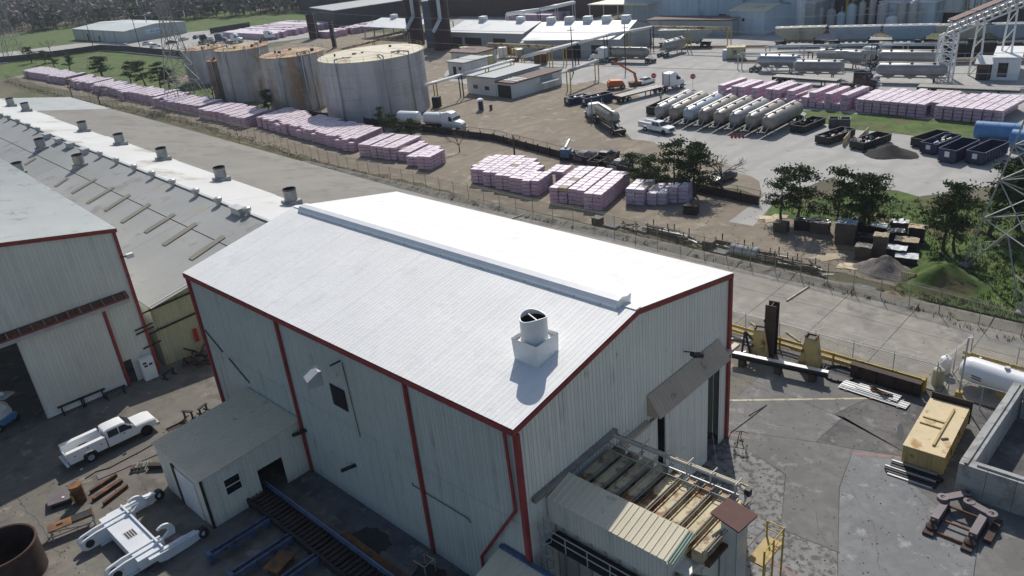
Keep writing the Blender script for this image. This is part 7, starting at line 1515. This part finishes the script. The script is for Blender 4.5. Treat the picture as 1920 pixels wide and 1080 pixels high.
# scrap steel along the fence
zf = lambda x, y: g(1100+x/4.8, 380+y/4.8)
for i,(x,y,kind,l) in enumerate(((70,212,'box','rusty box standing by the fence at the left end of the scrap line'),(190,232,'slab','pale slab lying by the fence beside the rusty box'),(330,250,'rack','tangled scrap rack by the fence beside the pale slab'),(465,270,'slab','stacked pale plates by the fence next to the tangled rack'),(640,300,'bars','dark bundle of steel bars by the fence, longest on the left'),(770,340,'bars','dark bundle of steel bars by the fence behind the roof edge'),(880,390,'rack','scrap heap with reddish parts by the fence'),(1070,430,'box','grey topped crate by the fence near the roof corner'),(1155,468,'slab','single pale plate by the fence beside the grey topped crate'),(1260,440,'bars','dark beams behind the silver bundle by the fence'),(1390,500,'bundle','silver wrapped bundle by the fence'),(1560,520,'bars','dark trestle of beams right of the silver bundle'),(1720,575,'bars','dark bundle of steel beams by the fence, second from the right'),(1880,620,'bars','dark bundle of steel beams by the fence, rightmost large one'),(2030,670,'rack','loose dark mesh and bars at the right end of the scrap line'))):
    p = zf(x,y); t = thing('scrap_bundle', l, 'scrap', (p.x,p.y+.7,0), rdp.uniform(-.15,.1), 'scrap steel along the fence')
    if kind == 'box': MB().box(-.6,.6,-.5,.5,0,.95).build('case', M['rustdark'], t); MB().box(-.65,.65,-.55,.55,.95,1.02).build('top', M['woodgrey'], t)
    elif kind == 'slab':
        for k in range(3): MB().box(-1.0+.1*k,1.0+.06*k,-.6,.6,.1*k,.1*k+.08).build('plate', M['woodgrey'] if k % 2 else M['conc2'], t)
    elif kind == 'bundle':
        MB().lathe([(.55,-1.6),(.62,-1.5),(.62,1.5),(.55,1.6)],14,(0,0,.62),'x').build('wrapped_roll', SL, t)
        for x_ in (-1,0,1): MB().lathe([(.64,x_-.05),(.64,x_+.05)],14,(0,0,.62),'x',caps=False).build('strap', M['dark'], t)
    else:
        for k in range(9 if kind == 'bars' else 14):
            if kind == 'bars': a, b = Vector((-2.2+rdp.uniform(-.5,.5),rdp.uniform(-.5,.5),.1+.09*k)), Vector((2.2+rdp.uniform(-.6,.6),rdp.uniform(-.5,.5),.1+.09*k))
            else: a = Vector((rdp.uniform(-1.3,1.3),rdp.uniform(-.6,.6),rdp.uniform(.05,.9))); b = a+Vector((rdp.uniform(-1.5,1.5),rdp.uniform(-.4,.4),rdp.uniform(-.3,.4))); b.z = max(.05,b.z)
            MB().bar(a,b,rdp.uniform(.08,.2),rdp.uniform(.08,.2)).build('bar', rdp.choice([M['dark'],M['rustdark'],M['rust'],M['galv'],M['dark']]), t)
        if kind == 'bars':
            for x_ in (-1.5,1.5):
                for s in (-.6,.6): MB().box(x_-.05,x_+.05,s-.05,s+.05,0,1.4).build('stake', M['dark'], t)
# ================================================================ air
hz_ = MB().box(-2600,400,-150,1700,-1.2,45).build('haze', mat('haze_air',(1,1,1))); hz_['kind'] = 'stuff'; hz_['label'] = 'thin bluish haze over the whole site'; hz_['category'] = 'haze'
hm = bpy.data.materials.new('air'); hm.use_nodes = True; N = hm.node_tree.nodes; N.remove(N['Principled BSDF']); pvn = N.new('ShaderNodeVolumePrincipled'); pvn.inputs['Color'].default_value = (.80,.88,1,1); pvn.inputs['Density'].default_value = .00012; pvn.inputs['Anisotropy'].default_value = .3
hm.node_tree.links.new(pvn.outputs[0], N['Material Output'].inputs['Volume']); hz_.data.materials.clear(); hz_.data.materials.append(hm)
